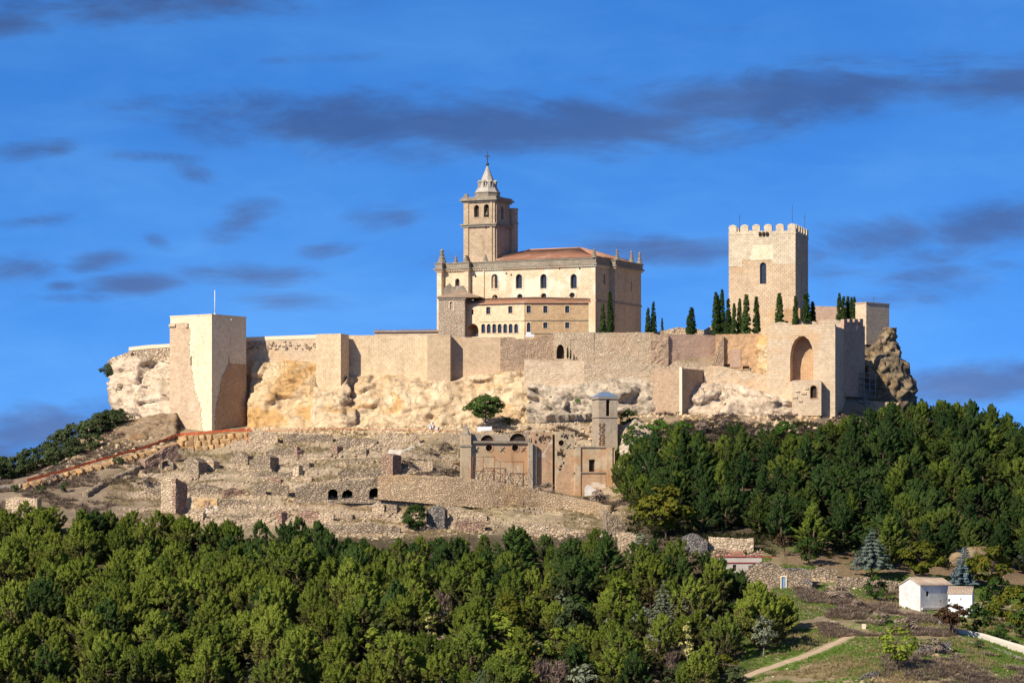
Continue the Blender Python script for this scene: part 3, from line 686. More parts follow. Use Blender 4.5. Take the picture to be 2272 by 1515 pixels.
def band(mb, L, u0, u1, z0, z1, out, inn=.3):
    mb.box(L.p(u0, z0, -inn), L.t * (u1 - u0), L.n * (out + inn), (0, 0, z1 - z0))
def wrap(mb, L, u0, u1, depth, z0, z1, out, sides='frlb'):
    """a moulding round a block; the corners overlap by the projection"""
    if 'f' in sides: mb.box(L.p(u0 - out, z0, out), L.t * (u1 - u0 + 2 * out), -L.n * (out + .3), (0, 0, z1 - z0))
    if 'r' in sides: mb.box(L.p(u1 - .3, z0, -.3), L.t * (out + .3), -L.n * (depth - .3 + out), (0, 0, z1 - z0))
    if 'l' in sides: mb.box(L.p(u0 - out, z0, -.3), L.t * (out + .3), -L.n * (depth - .3 + out), (0, 0, z1 - z0))
    if 'b' in sides: mb.box(L.p(u0 + .3, z0, -depth + .3), L.t * (u1 - u0 - .6), -L.n * (out + .3), (0, 0, z1 - z0))
def rough_wall(mb, L, u0, u1, top, z0, thick, amp=.12, jag=.25, seed=0, step=.55, ends=True, holes=(), smooth=False, taper=0.0):
    """an old wall: displaced face, broken top, real thickness. top: function of u giving the height there. holes: (u0,u1,z0,z1, kind)"""
    nu = max(2, int((u1 - u0) / step)); zmax = max(top(u0 + (u1 - u0) * k / 20) for k in range(21)); nz = max(2, int((zmax - z0) / step))
    U = np.linspace(u0, u1, nu + 1); F = np.zeros((nu + 1, nz + 1, 3)); Bk = np.zeros_like(F)
    jg = (fbm(U / 1.1, seed * 3.1, 0, seed, 3) - .5) * 2 * jag
    for i, u in enumerate(U):
        zt = max(top(u) + jg[i], z0 + .3)
        for j in range(nz + 1):
            z = z0 + (zt - z0) * j / nz
            d = (fbm(u / 1.3, z / 1.0, seed, seed, 3) - .5) * 2 * amp
            F[i, j] = L.p(u, z, d - taper * (z - z0)); Bk[i, j] = L.p(u, z + (.0 if j < nz else -.1), -thick + (fbm(u / 1.5, z / 1.2, seed + 9, seed, 2) - .5) * amp)
    v = []; f = []
    def idn(i, j, b): return (i * (nz + 1) + j) * 2 + b
    for i in range(nu + 1):
        for j in range(nz + 1): v.append(F[i, j]); v.append(Bk[i, j])
    def inhole(i, j):
        uc = (U[i] + U[i + 1]) / 2; zc = (F[i, j][2] + F[i + 1, j + 1][2]) / 2
        for h in holes:
            hu0, hu1, hz0, hz1, kind = h
            if hu0 < uc < hu1 and hz0 < zc < hz1:
                if kind == 'arch':
                    r = (hu1 - hu0) / 2; zs = hz1 - r
                    if zc > zs and math.hypot(uc - (hu0 + hu1) / 2, zc - zs) > r: continue
                return True
        return False
    cut = [[inhole(i, j) for j in range(nz)] for i in range(nu)] if holes else None
    for i in range(nu):
        for j in range(nz):
            if cut and cut[i][j]: continue
            f.append((idn(i, j, 0), idn(i + 1, j, 0), idn(i + 1, j + 1, 0), idn(i, j + 1, 0)))
            f.append((idn(i + 1, j, 1), idn(i, j, 1), idn(i, j + 1, 1), idn(i + 1, j + 1, 1)))
            if cut:
                for di, dj, e in ((-1, 0, (idn(i, j, 0), idn(i, j + 1, 0), idn(i, j + 1, 1), idn(i, j, 1))), (1, 0, (idn(i + 1, j + 1, 0), idn(i + 1, j, 0), idn(i + 1, j, 1), idn(i + 1, j + 1, 1))),
                                  (0, -1, (idn(i + 1, j, 0), idn(i, j, 0), idn(i, j, 1), idn(i + 1, j, 1))), (0, 1, (idn(i, j + 1, 0), idn(i + 1, j + 1, 0), idn(i + 1, j + 1, 1), idn(i, j + 1, 1)))):
                    ii, jj = i + di, j + dj
                    if 0 <= ii < nu and 0 <= jj < nz and cut[ii][jj]: f.append(e[::-1])
        f.append((idn(i, nz, 0), idn(i + 1, nz, 0), idn(i + 1, nz, 1), idn(i, nz, 1)))
    for j in range(nz):
        f.append((idn(0, j, 1), idn(0, j, 0), idn(0, j + 1, 0), idn(0, j + 1, 1)))
        f.append((idn(nu, j, 0), idn(nu, j, 1), idn(nu, j + 1, 1), idn(nu, j + 1, 0)))
    mb.add(v, f, smooth)
def interp_top(L, pts):
    """height along a line from (photo column, row) points of its top edge"""
    us = [L.u(p[0]) for p in pts]; zs = [L.z(*p) for p in pts]
    return lambda u: float(np.interp(u, us, zs))
def struct(o): o['kind'] = 'structure'; return o

# ------------------------------------------------------------------ crags: displaced sheets with a body behind them
def crag(name, top, bot, mat, amp=2.2, seed=0, step=.42, label=None, cat=None, vert=1.0, ends=7.0, strata=.25, bulge=1.0, fac=1.0):
    """top, bot: (photo column, row, depth) along the upper and the lower edge, left to right"""
    n = int(max((top[-1][0] - top[0][0]) * .12 / step, 8)); s = np.linspace(0, 1, n + 1)
    def edge(e):
        P = np.array([W(*q)[:] for q in e]); q = np.array([p[0] for p in e], float); q = (q - q[0]) / (q[-1] - q[0])
        return np.stack([np.interp(s, q, P[:, k]) for k in range(3)], 1)
    A, B = edge(top), edge(bot)
    m = int(max(np.max(A[:, 2] - B[:, 2]) / step, 6)); t = np.linspace(0, 1, m + 1)
    P = A[:, None] * (1 - t[None, :, None]) + B[:, None] * t[None, :, None]
    x, y, z = P[..., 0], P[..., 1], P[..., 2]
    wx = fbm(x / 7, z / 7, 3.1, seed + 50, 3) * 5; wz = fbm(x / 7, z / 7, 9.7, seed + 60, 3) * 5
    big = fbm((x + wx) / 8.0, (z + wz) / (6.0 * vert), 0, seed, 3) - .5
    rid = ridged((x + wx * .6) / 5.0, (z + wz * .6) / (4.2 * vert), .5, seed + 5, 4) - .55
    fine = fbm(x / 1.3, z / 1.1, 0, seed + 9, 3) - .5
    st = (np.abs(((z * .8 + fbm(x / 9, z / 5, 0, seed + 3, 2) * 3) % 1.6) - .8) / .8 - .5)
    T = t[None, :]
    prof = np.sin(np.clip(T, 0, 1) * math.pi) ** .6
    cav = sstep(.54, .70, fbm((x + wx) / 6.5, (z + wz) / 5.0, 1.7, seed + 77, 3)); f1, j1 = facets((x + wx * .5) / 5.5, (z + wz * .5) / (4.2 * vert), seed + 1); f2, j2 = facets((x + wx * .3) / 2.1, (z + wz * .3) / (1.5 * vert), seed + 2)
    d = amp * (1.7 * big + .7 * rid * bulge - .8 * cav + fac * (.95 * f1 + .42 * f2)) - fac * .9 * (1 - sstep(0, .10, j1)) - fac * .3 * (1 - sstep(0, .12, j2)) + .6 * fine + strata * st * amp * .5
    d = d * (.55 + .45 * prof) + amp * .35 * prof
    d = d - 1.3 * (1 - np.sin(np.clip(s, 0, 1) * math.pi) ** .35)[:, None]
    nx = np.gradient(A[:, 0]); ny = np.gradient(A[:, 1]); ln = np.hypot(nx, ny) + 1e-9
    P[..., 0] += d * (ny / ln)[:, None]; P[..., 1] -= d * (nx / ln)[:, None]; P[..., 2] += .35 * amp * rid * (1 - prof) * (T < .5) + .2 * fine
    # body: the edges turn back into the hill
    def ext(Q, axis, first, vec):
        e = (Q[:1] if first else Q[-1:]) if axis == 0 else (Q[:, :1] if first else Q[:, -1:])
        e = e + np.array(vec); return np.concatenate([e, Q] if first else [Q, e], axis)
    P = ext(P, 1, True, (0, 7, 0)); P = ext(P, 1, False, (0, 5, -3)); P = ext(P, 0, True, (0, ends, 0)); P = ext(P, 0, False, (0, ends, 0))
    a, b = P.shape[:2]; i = np.arange(a * b).reshape(a, b)
    f = np.stack([i[:-1, :-1].ravel(), i[:-1, 1:].ravel(), i[1:, 1:].ravel(), i[1:, :-1].ravel()], 1)
    me = np_mesh(name, P.reshape(-1, 3), f, mat, smooth=True)
    o = link(name, me)
    if label: tag(o, label, cat)
    return o
def boulder_mesh(name, mat, seed, sub=3, amp=.28, sq=.0):
    bm = bmesh.new(); bmesh.ops.create_icosphere(bm, subdivisions=sub, radius=1)
    co = np.array([v.co[:] for v in bm.verts])
    if sq: co = np.sign(co) * np.abs(co) ** (1 - sq)
    d = 1 + amp * 2 * (fbm(co[:, 0] * 1.3 + seed, co[:, 1] * 1.3, co[:, 2] * 1.3, seed, 4) - .5) - amp * .6 * ridged(co[:, 0] * 1.8, co[:, 1] * 1.8 + seed, co[:, 2] * 1.8, seed, 3) + amp * .3
    for v, c, k in zip(bm.verts, co, d): v.co = Vector(c) * k
    me = bpy.data.meshes.new(name); bm.to_mesh(me); bm.free(); me.materials.append(mat)
    me.polygons.foreach_set('use_smooth', [sub > 2] * len(me.polygons)); box_uv(me); return me
# ------------------------------------------------------------------ cliffs under the walls
CR = [
 ('cliff', [(556, 800, 1009), (600, 806, 1008), (640, 800, 1008), (705, 806, 1006)], [(545, 952, 1000), (600, 955, 998), (650, 958, 996), (705, 950, 996)], 'cliff_ochre', 1.9, 11, 1.0),
 ('cliff', [(694, 858, 999.5), (730, 868, 998.5), (758, 862, 998.5), (778, 835, 1001.5)], [(684, 952, 994), (730, 950, 993), (768, 948, 993), (795, 945, 995)], 'cliff', 1.9, 23, 1.0),
 ('cliff', [(768, 838, 1004), (800, 834, 1003), (860, 833, 1002.5), (945, 842, 1000), (1000, 848, 998.5), (1040, 835, 999.5), (1110, 828, 999), (1185, 822, 998)], [(768, 946, 996), (860, 950, 993), (950, 948, 992), (1050, 945, 992), (1120, 938, 992), (1190, 920, 992)], 'cliff', 2.3, 31, 1.0),
 ('cliff', [(1170, 850, 989), (1230, 858, 986.5), (1300, 850, 986), (1360, 838, 985), (1400, 836, 985), (1452, 850, 982)], [(1165, 925, 984), (1240, 922, 982), (1310, 918, 981), (1400, 918, 979), (1470, 915, 978)], 'cliff_grey', 2.3, 43, .8),
 ('cliff', [(1512, 880, 981), (1560, 850, 983), (1620, 850, 982), (1700, 872, 979), (1758, 890, 976)], [(1505, 918, 977), (1560, 922, 976), (1640, 925, 975), (1700, 928, 974), (1765, 918, 973)], 'cliff_pale', 2.4, 57, .8),
 ('cliff', [(1385, 945, 969), (1410, 930, 970), (1450, 955, 968), (1480, 965, 966)], [(1375, 1040, 950), (1420, 1040, 949), (1460, 1040, 949), (1490, 1030, 949)], 'cliff_grey', 1.8, 77, .8),
 ('cliff', [(1745, 955, 962), (1770, 948, 962), (1795, 962, 962)], [(1740, 1030, 946), (1770, 1035, 945), (1800, 1030, 945)], 'cliff_pale', 1.6, 71, .8),
]
for nm, tp, bt, mt, am, sd, vt in CR: struct(crag(nm, tp, bt, M[mt], am, sd, vert=vt, fac={'cliff': .38, 'cliff_ochre': .5}.get(mt, .75)))
# outer crag at the far left end and its rubble top
struct(crag('cliff', [(240, 808, 1024), (262, 800, 1020), (300, 790, 1018), (340, 800, 1017), (385, 800, 1014)], [(238, 930, 1020), (262, 935, 1012), (300, 940, 1008), (340, 930, 1006), (388, 925, 1004)], M['cliff_pale'], 2.4, 65, vert=1.3, ends=14))
struct(crag('cliff', [(180, 955, 1008), (240, 935, 1008), (300, 930, 1004), (350, 918, 1001), (385, 915, 999)], [(150, 1035, 975), (240, 1020, 978), (300, 995, 982), (350, 980, 984), (385, 968, 985)], M['rubble_hill'], 1.6, 83, vert=.7))
# right hand crag: rows of a bulging rock
def rock_mass(name, rows, mat, seed, amp, depth_k=.8, n=110):
    """rows: (photo row, left column, right column, depth of the axis)"""
    pys = np.array([r[0] for r in rows], float); m = int((pys[-1] - pys[0]) * .12 / .5)
    py = np.linspace(pys[0], pys[-1], m); L_ = np.interp(py, pys, [r[1] for r in rows]); R_ = np.interp(py, pys, [r[2] for r in rows]); D = np.interp(py, pys, [r[3] for r in rows])
    a = np.linspace(0, 2 * math.pi, n, endpoint=False)
    cx = ((L_ + R_) / 2 - PX0) * K * D; rx = (R_ - L_) / 2 * K * D; z = (H0 - py) * K * D; ry = np.minimum(rx * depth_k, 9)
    Xc = cx[:, None] + rx[:, None] * np.cos(a)[None]; Yc = D[:, None] - ry[:, None] * np.sin(a)[None]; Zc = np.repeat(z[:, None], n, 1)
    dd = amp * (1.6 * (fbm(Xc / 6, Yc / 6, Zc / 5, seed, 4) - .5) + 1.1 * (ridged(Xc / 4, Yc / 4, Zc / 3, seed + 4, 4) - .55)) + .5 * (fbm(Xc, Yc, Zc * 1.3, seed + 8, 3) - .5)
    st = np.abs((Zc + 2.5 * fbm(Xc / 6, Yc / 6, Zc / 6, seed + 2, 2)) % 2.4 - 1.2) / 1.2; dd += amp * .16 * (st - .5)
    arc = a[None, :] * np.maximum(rx, 3)[:, None] + Zc * .35; f1, j1 = facets(arc / 4.2, Zc / 3.4 + arc * .06, seed + 11); f2, j2 = facets(arc / 1.7, Zc / 1.3, seed + 12); dd += amp * (.7 * f1 + .35 * f2) - .8 * (1 - sstep(0, .1, j1)) - .35 * (1 - sstep(0, .12, j2))
    nx, ny = np.cos(a)[None], -np.sin(a)[None]
    V = np.stack([Xc + nx * dd, Yc + ny * dd, Zc], 2)
    top = V[0].mean(0); bot = V[-1].mean(0)
    v = np.concatenate([V.reshape(-1, 3), [top + [0, 0, .3]], [bot]])
    i = np.arange(m * n).reshape(m, n); j = np.roll(i, -1, 1)
    f = [(a_, b_, c_, d_) for a_, b_, c_, d_ in zip(i[:-1].ravel(), i[1:].ravel(), j[1:].ravel(), j[:-1].ravel())]
    me = bpy.data.meshes.new(name)
    f += [(m * n, int(i[0, k]), int(j[0, k])) for k in range(n)] + [(m * n + 1, int(j[-1, k]), int(i[-1, k])) for k in range(n)]
    me.from_pydata(v.tolist(), [], [tuple(int(q) for q in t) for t in f]); me.materials.append(mat); me.polygons.foreach_set('use_smooth', [True] * len(me.polygons)); me.update(); box_uv(me)
    return link(name, me)
struct(rock_mass('cliff', [(728, 1906, 1974, 1012), (745, 1900, 1984, 1011), (765, 1890, 1985, 1010), (790, 1882, 1996, 1008), (815, 1880, 2008, 1006), (840, 1884, 2020, 1005), (870, 1890, 2024, 1004), (895, 1890, 2022, 1003), (920, 1890, 2015, 1002)], M['cliff_brown'], 91, 1.7))
struct(rock_mass('cliff', [(770, 1868, 1908, 1004), (800, 1864, 1920, 1002), (840, 1866, 1912, 1000), (890, 1868, 1905, 998), (920, 1868, 1905, 997)], M['cliff_brown'], 97, 1.4))

# ------------------------------------------------------------------ curtain walls and wall towers, left to right
def curtain(label, L, px0, px1, top, bot, mat, thick=2.6, coping=None, rough=0.0, jag=0.0, seed=1, name='castle_wall', cat='castle wall', ends=True):
    """top: [(column, row)], bot: row at the middle for the hidden foot"""
    u0, u1 = L.u(px0), L.u(px1); z0 = min(L.z(px0, bot), L.z(px1, bot)); tf = interp_top(L, top)
    mb = MB()
    t = thing(name, label, cat, L.p((u0 + u1) / 2, z0, -thick / 2))
    rough_wall(mb, L, u0, u1, tf, z0, thick, rough, jag, seed, step=.6 if rough else 1.5)
    mb.build('wall', M[mat], t)
    if coping:
        mb = MB(); n = max(1, len(top) - 1)
        for i in range(n):
            a, b = L.u(top[i][0]), L.u(top[i + 1][0]); za, zb = tf(a) - coping[1], tf(b) - coping[1]
            p = [L.p(a, za, .15), L.p(b, zb, .15), L.p(b, zb, -thick - .15), L.p(a, za, -thick - .15)]
            q = [v + Vector((0, 0, coping[1] + .08)) for v in p]
            mb.add(p + q, [(3, 2, 1, 0), (4, 5, 6, 7), (0, 1, 5, 4), (1, 2, 6, 5), (2, 3, 7, 6), (3, 0, 4, 7)])
        mb.build('coping', M[coping[0]], t)
    return t
def wall_tower(label, L, px0, px1, top, bot, depth, mat, name='wall_tower', cat='wall tower', coping=None, mat_side=None, ops=(), ops_r=()):
    u0, u1 = L.u(px0), L.u(px1); z1 = L.z(px1, top); z0 = L.z((px0 + px1) / 2, bot)
    t = thing(name, label, cat, L.p((u0 + u1) / 2, z0, -depth / 2)); mb = MB()
    block(mb, L, u0, u1, z0, z1, depth, ops, ops_r); mb.build('wall', M[mat], t)
    if coping:
        mb = MB(); mb.box(L.p(u0 - .12, z1, .12), L.t * (u1 - u0 + .24), -L.n * (depth + .24), (0, 0, .35)); mb.build('coping', M[coping], t)
    return t, u0, u1, z0, z1

L = Line(380, 1024, 10); curtain('pitted rubble wall climbing over the pale crag at the far left end of the castle', L, 286, 384, [(286, 771), (330, 766), (384, 763)], 815, 'rubble_holes', 3, ('cream', .9), .3, .2, 3)
L = Line(290, 1025, 14); curtain('broken low rubble wall falling away at the outermost left tip of the castle crag', L, 238, 291, [(238, 806), (250, 792), (265, 790), (280, 784), (291, 780)], 835, 'rubble_holes', 4, None, .4, .5, 5)

# left corner tower
L = Line(470, 994, 35)
u0, u1 = L.u(378), L.u(470); z1 = L.z(470, 699); z0 = L.z(470, 975); Rt = L.right(u1); dr = Rt.u(546)
opl = [opx(L, 'rect', 424, 790, 811, 2.6)]; opr = [opx(Rt, 'rect', 508, 790, 811, 2.2)]
t = thing('corner_tower', 'tall square pale tower beneath the white flagpole, half old masonry and half new', 'tower', L.p((u0 + u1) / 2, z0, -dr / 2))
mb = MB(); us_ = L.u(428)
block(mb, L, u0, u1, z0, z1, dr, opl, opr, rd=.8); mb.build('wall', M['tower_new'], t)
for l_, o_ in ((L, opl[0]), (Rt, opr[0])): pane(t, l_, o_, 'slit_window', 'dark', .7)
mb = MB()      # the older, darker masonry skin left on the left half, with a stepped edge
ez = [(975, 451), (940, 449), (905, 446), (880, 436), (850, 430), (835, 428), (800, 421), (770, 419), (740, 423), (724, 418), (716, 410)]
prev = None
for (ra, ca), (rb, cb) in zip(ez[:-1], ez[1:]):
    for k in range(7):
        r0 = ra + (rb - ra) * k / 7; r1 = ra + (rb - ra) * (k + 1) / 7; c = ca + (cb - ca) * k / 7 + random.uniform(-2.2, 2.2)
        mb.box(L.p(u0 - .10, L.z(c, r0), -.4), L.t * (L.u(c) - u0 + .10), L.n * .52, (0, 0, L.z(c, r1) - L.z(c, r0)))
mb.build('old_masonry', M['tower_old'], t)['label'] = 'older rough brown masonry surviving on the left half of the tower'
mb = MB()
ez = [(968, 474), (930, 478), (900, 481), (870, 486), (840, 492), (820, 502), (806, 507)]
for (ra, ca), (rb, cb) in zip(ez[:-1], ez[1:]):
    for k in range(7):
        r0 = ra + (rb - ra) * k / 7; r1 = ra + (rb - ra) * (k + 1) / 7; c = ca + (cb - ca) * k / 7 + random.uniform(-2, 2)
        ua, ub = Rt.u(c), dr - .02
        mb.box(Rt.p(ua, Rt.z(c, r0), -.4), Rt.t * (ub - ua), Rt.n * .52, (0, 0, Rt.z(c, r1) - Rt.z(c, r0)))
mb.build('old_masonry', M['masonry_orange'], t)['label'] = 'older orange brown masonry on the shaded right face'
mb = MB(); mb.box(L.p(u0 - .1, z1, .1), L.t * (u1 - u0 + .2), -L.n * (dr + .2), (0, 0, .3)); mb.build('coping', M['tower_new'], t)
mb = MB(); mb.cbox(L.p(u0 + 1.0, L.z(390, 722), .35), 2.2, .5, .6, math.atan2(L.t.y, L.t.x)); mb.build('corbel', M['tower_old'], t); mb = MB(); mb.cbox(L.p(L.u(416), L.z(416, 722), .3), .8, .5, 1.2, math.atan2(L.t.y, L.t.x)); mb.build('corbel', M['tower_old'], t)
mb = MB(); c = Rt.p(Rt.u(511), Rt.z(511, 711), .1); mb.lathe(c, [(.25, 0), (.45, .15), (.25, .4)], 8); mb.build('lamp', M['white_metal'], t)
fp = L.p(L.u(466), z1 + .3, -2.0); mb = MB(); mb.tube([fp, fp + Vector((0, 0, 6.4))], [.13, .09], 6); mb.lathe(fp, [(.35, 0), (.3, .25), (.1, .3)], 8)
tag(mb.build('flagpole', M['white_metal']), 'thin white flagpole standing on the roof of the left corner tower', 'flagpole')

L = Line(546, 1012, 13)
t = curtain('pale wall with bright white coping between the corner tower and the first square buttress', L, 540, 706, [(540, 749), (620, 746), (706, 743)], 828, 'masonry', 2.6, ('cream', .95), .14, 0, 7)
mb = MB(); u0, u1 = L.u(548), L.u(704)
for k in range(60):
    u = random.uniform(u0, u1); z = L.z(620, random.uniform(757, 775)); mb.cbox(L.p(u, z, .16), random.uniform(.3, .8), .3, random.uniform(.2, .5), math.atan2(L.t.y, L.t.x))
o = mb.build('proud_stones', M['rubble_holes'], t); o['kind'] = 'stuff'
L = Line(701, 1002.5, 22); wall_tower('first square buttress tower of smooth pale ashlar rising from the cliff left of centre', L, 701, 756, 740, 872, 5.2, 'ashlar', coping=None)
L = Line(775, 1006, 9); curtain('smooth pale ashlar curtain wall between the two square buttresses', L, 765, 950, [(765, 744), (950, 743)], 842, 'ashlar')
L = Line(948, 1000, 5); wall_tower('second square buttress of tan ashlar casting a slanting shadow on the wall', L, 948, 999, 743, 853, 4.2, 'ashlar_tan')
L = Line(998, 1003.5, 5); curtain('tan ashlar wall right of the second buttress, joining older rubble masonry', L, 994, 1112, [(994, 748), (1112, 748)], 842, 'ashlar_tan')
L = Line(1110, 1002, 3); curtain('pinkish old rubble curtain wall left of the pointed gateway', L, 1110, 1232, [(1110, 748), (1141, 748), (1143, 752), (1195, 752), (1196, 746), (1232, 741)], 832, 'rubble_pink', 2.6, None, .22, .12, 13)
# pointed gateway piece
L = Line(1228, 999, 6); u0, u1 = L.u(1228), L.u(1318); z0, z1 = L.z(1270, 802), L.z(1270, 737)
t = thing('gate_wall', 'pale wall with a dark pointed gateway above the ledge in mid castle', 'castle wall', L.p((u0 + u1) / 2, z0, -2))
op = [opx(L, 'point', 1243, 764, 796, 17)]; mb = MB(); block(mb, L, u0, u1, z0, z1, 3.0, op, rd=2.0); mb.build('wall', M['rubble_pale'], t)
pane(t, L, op[0], 'gate_recess', 'dark', 1.95)
mb = MB(); band(mb, L, L.u(1262), L.u(1288), L.z(1270, 753.5), L.z(1270, 752), .12); mb.box(L.p(L.u(1262), L.z(1262, 796), 0), L.t * .5, L.n * .15, (0, 0, L.z(1262, 753) - L.z(1262, 796))); mb.build('moulding', M['rubble_pale'], t)
L = Line(1165, 990, 3); curtain('lower masonry wall under the pointed gateway, standing on the grey crag', L, 1163, 1302, [(1163, 796), (1200, 800), (1302, 800)], 872, 'masonry', 3.0, None, .15, .1, 17)
mb = MB(); u0, u1 = L.u(1165), L.u(1302); mb.box(L.p(u0, L.z(1165, 800.5), -.2), L.t * (u1 - u0), -L.n * 9, (0, 0, .25)); struct(mb.build('walkway', M['rubble_pale']))
L = Line(1315, 998, 4); curtain('pale rubble curtain wall below the two cypresses at the church end', L, 1312, 1450, [(1312, 741), (1330, 738), (1450, 737)], 818, 'rubble_pale', 2.6, None, .2, .15, 19)
L = Line(1300, 989, 4); curtain('long pale rubble wall over the grey crag at the foot of the castle centre', L, 1296, 1452, [(1296, 797), (1318, 800), (1365, 803), (1372, 788), (1400, 786), (1410, 806), (1452, 812)], 872, 'rubble_pale', 3.0, None, .22, .3, 23)
L = Line(1444, 996, 10); curtain('jagged torn wall stub leaning out between the pale and the smooth pinkish walls', L, 1444, 1483, [(1444, 742), (1452, 740), (1478, 739), (1483, 746)], 820, 'rubble_pink', 4.0, None, .5, .6, 29, name='wall_stub')
L = Line(1482, 996, -20); curtain('smooth pinkish rammed earth wall beneath the cypress trees', L, 1480, 1596, [(1480, 741), (1540, 742), (1596, 744)], 832, 'earth_wall', 2.2, None, .08, .05, 31)
# low tower with a bright corner
L = Line(1513, 976, 32); u0, u1 = L.u(1448), L.u(1513); z1, z0 = L.z(1513, 815), L.z(1513, 922); Rt = L.right(u1); dr = max(6, min(Rt.u(1572), 14))
wall_tower('low masonry tower with a bright pale corner standing on the terrace below the cypresses', L, 1448, 1513, 817, 922, dr, 'masonry_side')
mb = MB(); mb.box(L.p(u1 - .75, z0, .06), L.t * .78, -L.n * .5, (0, 0, z1 - z0 + .1)); tag(mb.build('quoin_strip', M['cream']), 'bright pale corner strip of the low masonry tower', 'corner strip')
# niches wall
L = Line(1588, 996, 2); u0, u1 = L.u(1588), L.u(1690)
t = thing('niche_wall', 'ruined orange rubble wall with blocked arches left of the great arch', 'castle wall', L.p((u0 + u1) / 2, L.z(1640, 850), -1.5))
op = [opx(L, 'arch', 1657, 812, 836, 22), opx(L, 'arch', 1612, 806, 832, 18)]
mb = MB(); tf = interp_top(L, [(1588, 742), (1690, 740)])
rough_wall(mb, L, u0, u1, tf, L.z(1640, 850), 3, .2, .15, 37, holes=[(o[1] - o[3] / 2, o[1] + o[3] / 2, o[2], o[2] + o[4], 'arch') for o in op]); mb.build('wall', M['masonry_orange'], t)
for o in op: pane(t, L, o, 'niche', 'rubble_pink', .9)
mb = MB(); mb.box(L.p(L.u(1620), L.z(1620, 815), 0), L.t * 2.8, L.n * .18, (0, 0, L.z(1620, 775) - L.z(1620, 815))); mb.build('plaster_panel', M['earth_wall'], t)
mb = MB(); rough_wall(mb, L.back(-1.2), L.u(1578), L.u(1606), interp_top(L, [(1578, 815), (1588, 790), (1598, 752), (1600, 744), (1606, 744)]), L.z(1590, 850), 2, .35, .5, 39); mb.build('broken_edge', M['rubble_pink'], t)
L = Line(1568, 985.5, 3); curtain('sloping masonry wall stepping down to the small arched house', L, 1562, 1762, [(1562, 812), (1600, 812), (1640, 822), (1700, 830), (1762, 836)], 882, 'masonry', 3.0, None, .2, .2, 41)
struct(crag('cliff', [(1676, 748, 995), (1690, 742, 994), (1712, 745, 991)], [(1672, 850, 991), (1690, 850, 989), (1716, 850, 987)], M['cliff_ochre'], 1.2, 103, vert=.7, strata=.6))
# great bastion with arched niche
L = Line(1853, 976, 15); u0, u1 = L.u(1702), L.u(1853); z1 = L.z(1853, 723); z0 = L.z(1780, 925)
t = thing('bastion', 'big sunlit masonry bastion with a tall pointed arched niche', 'bastion', L.p((u0 + u1) / 2, z0, -8))
op = [opx(L, 'point', 1779, 745, 846, 52)]
mb = MB(); facade(mb, L, u0, u1, z0, z1, op, 4.0); Rt = L.right(u1); facade(mb, Rt, 0, 18, z0, z1); facade(mb, L.left(u0, 16), 0, 16, z0, z1)
flat_poly(mb, [L.p(u0, z1), L.p(u1, z1), L.p(u1, z1, -18), L.p(u0, z1, -16)]); mb.build('wall', M['masonry'], t)
pane(t, L, op[0], 'niche_back', 'masonry_orange', 3.95)
mb = MB(); rough_wall(mb, L, u0, u1, lambda u: z1 + .55, z1 - .1, 1.4, .12, .22, 43, step=.5); mb.build('parapet', M['masonry'], t)
L2 = Line(1822, 973.5, 10); u0b, u1b = L2.u(1757), L2.u(1822)
t2 = thing('gatehouse', 'small flat topped masonry block with one arched window in front of the bastion', 'gatehouse', L2.p((u0b + u1b) / 2, L2.z(1790, 922), -2))
op = [opx(L2, 'arch', 1805, 855, 883, 14.5)]; mb = MB(); block(mb, L2, u0b, u1b, L2.z(1790, 922), L2.z(1790, 846), 4.5, op, rd=.9); mb.build('wall', M['masonry'], t2)
pane(t2, L2, op[0], 'window', 'dark', .8, surround='masonry_orange', sw=.22)
mb = MB(); rough_wall(mb, L2, u0b, u1b, lambda u: L2.z(1790, 843.5), L2.z(1790, 846.3), .9, .1, .25, 47, step=.4); mb.build('parapet', M['masonry'], t2)
mb = MB()
for (px, py, s) in ((1770, 868, .8), (1783, 872, 1.0), (1776, 890, .7), (1764, 881, .9), (1790, 862, .7)): mb.cbox(L2.p(L2.u(px), L2.z(px, py), .1), s * 1.3, .35, s * .5, -R(10))
o = mb.build('proud_stones', M['masonry'], t2); o['kind'] = 'stuff'
# battlement going back on the right of the bastion
L3 = Line(1870, 988, -48); ua, ub = L3.u(1872), L3.u(1919)
t = thing('battlement', 'shaded stepped battlement running back from the right side of the bastion', 'castle wall', L3.p((ua + ub) / 2, L3.z(1890, 790), -1))
z1 = L3.z(1900, 722); mb = MB(); rough_wall(mb, L3, ua, ub, lambda u: z1, L3.z(1890, 880), 1.6, .1, .05, 53, step=.8); mb.build('wall', M['earth_wall'], t)
nm = 4
for k in range(nm):
    mb = MB(); w_ = (ub - ua) / (nm * 1.0); mb.box(L3.p(ua + w_ * k + w_ * .05, z1 - .1, .02), L3.t * w_ * .62, -L3.n * 1.1, (0, 0, 1.5 + .15 * k)); mb.build('merlon', M['earth_wall'], t)
L = Line(1905, 994, 15); curtain('low shaded wall at the foot of the right crag behind the pine tops', L, 1872, 1995, [(1872, 885), (1910, 888), (1995, 893)], 935, 'masonry_side', 2.0, None, .15, .15, 59)
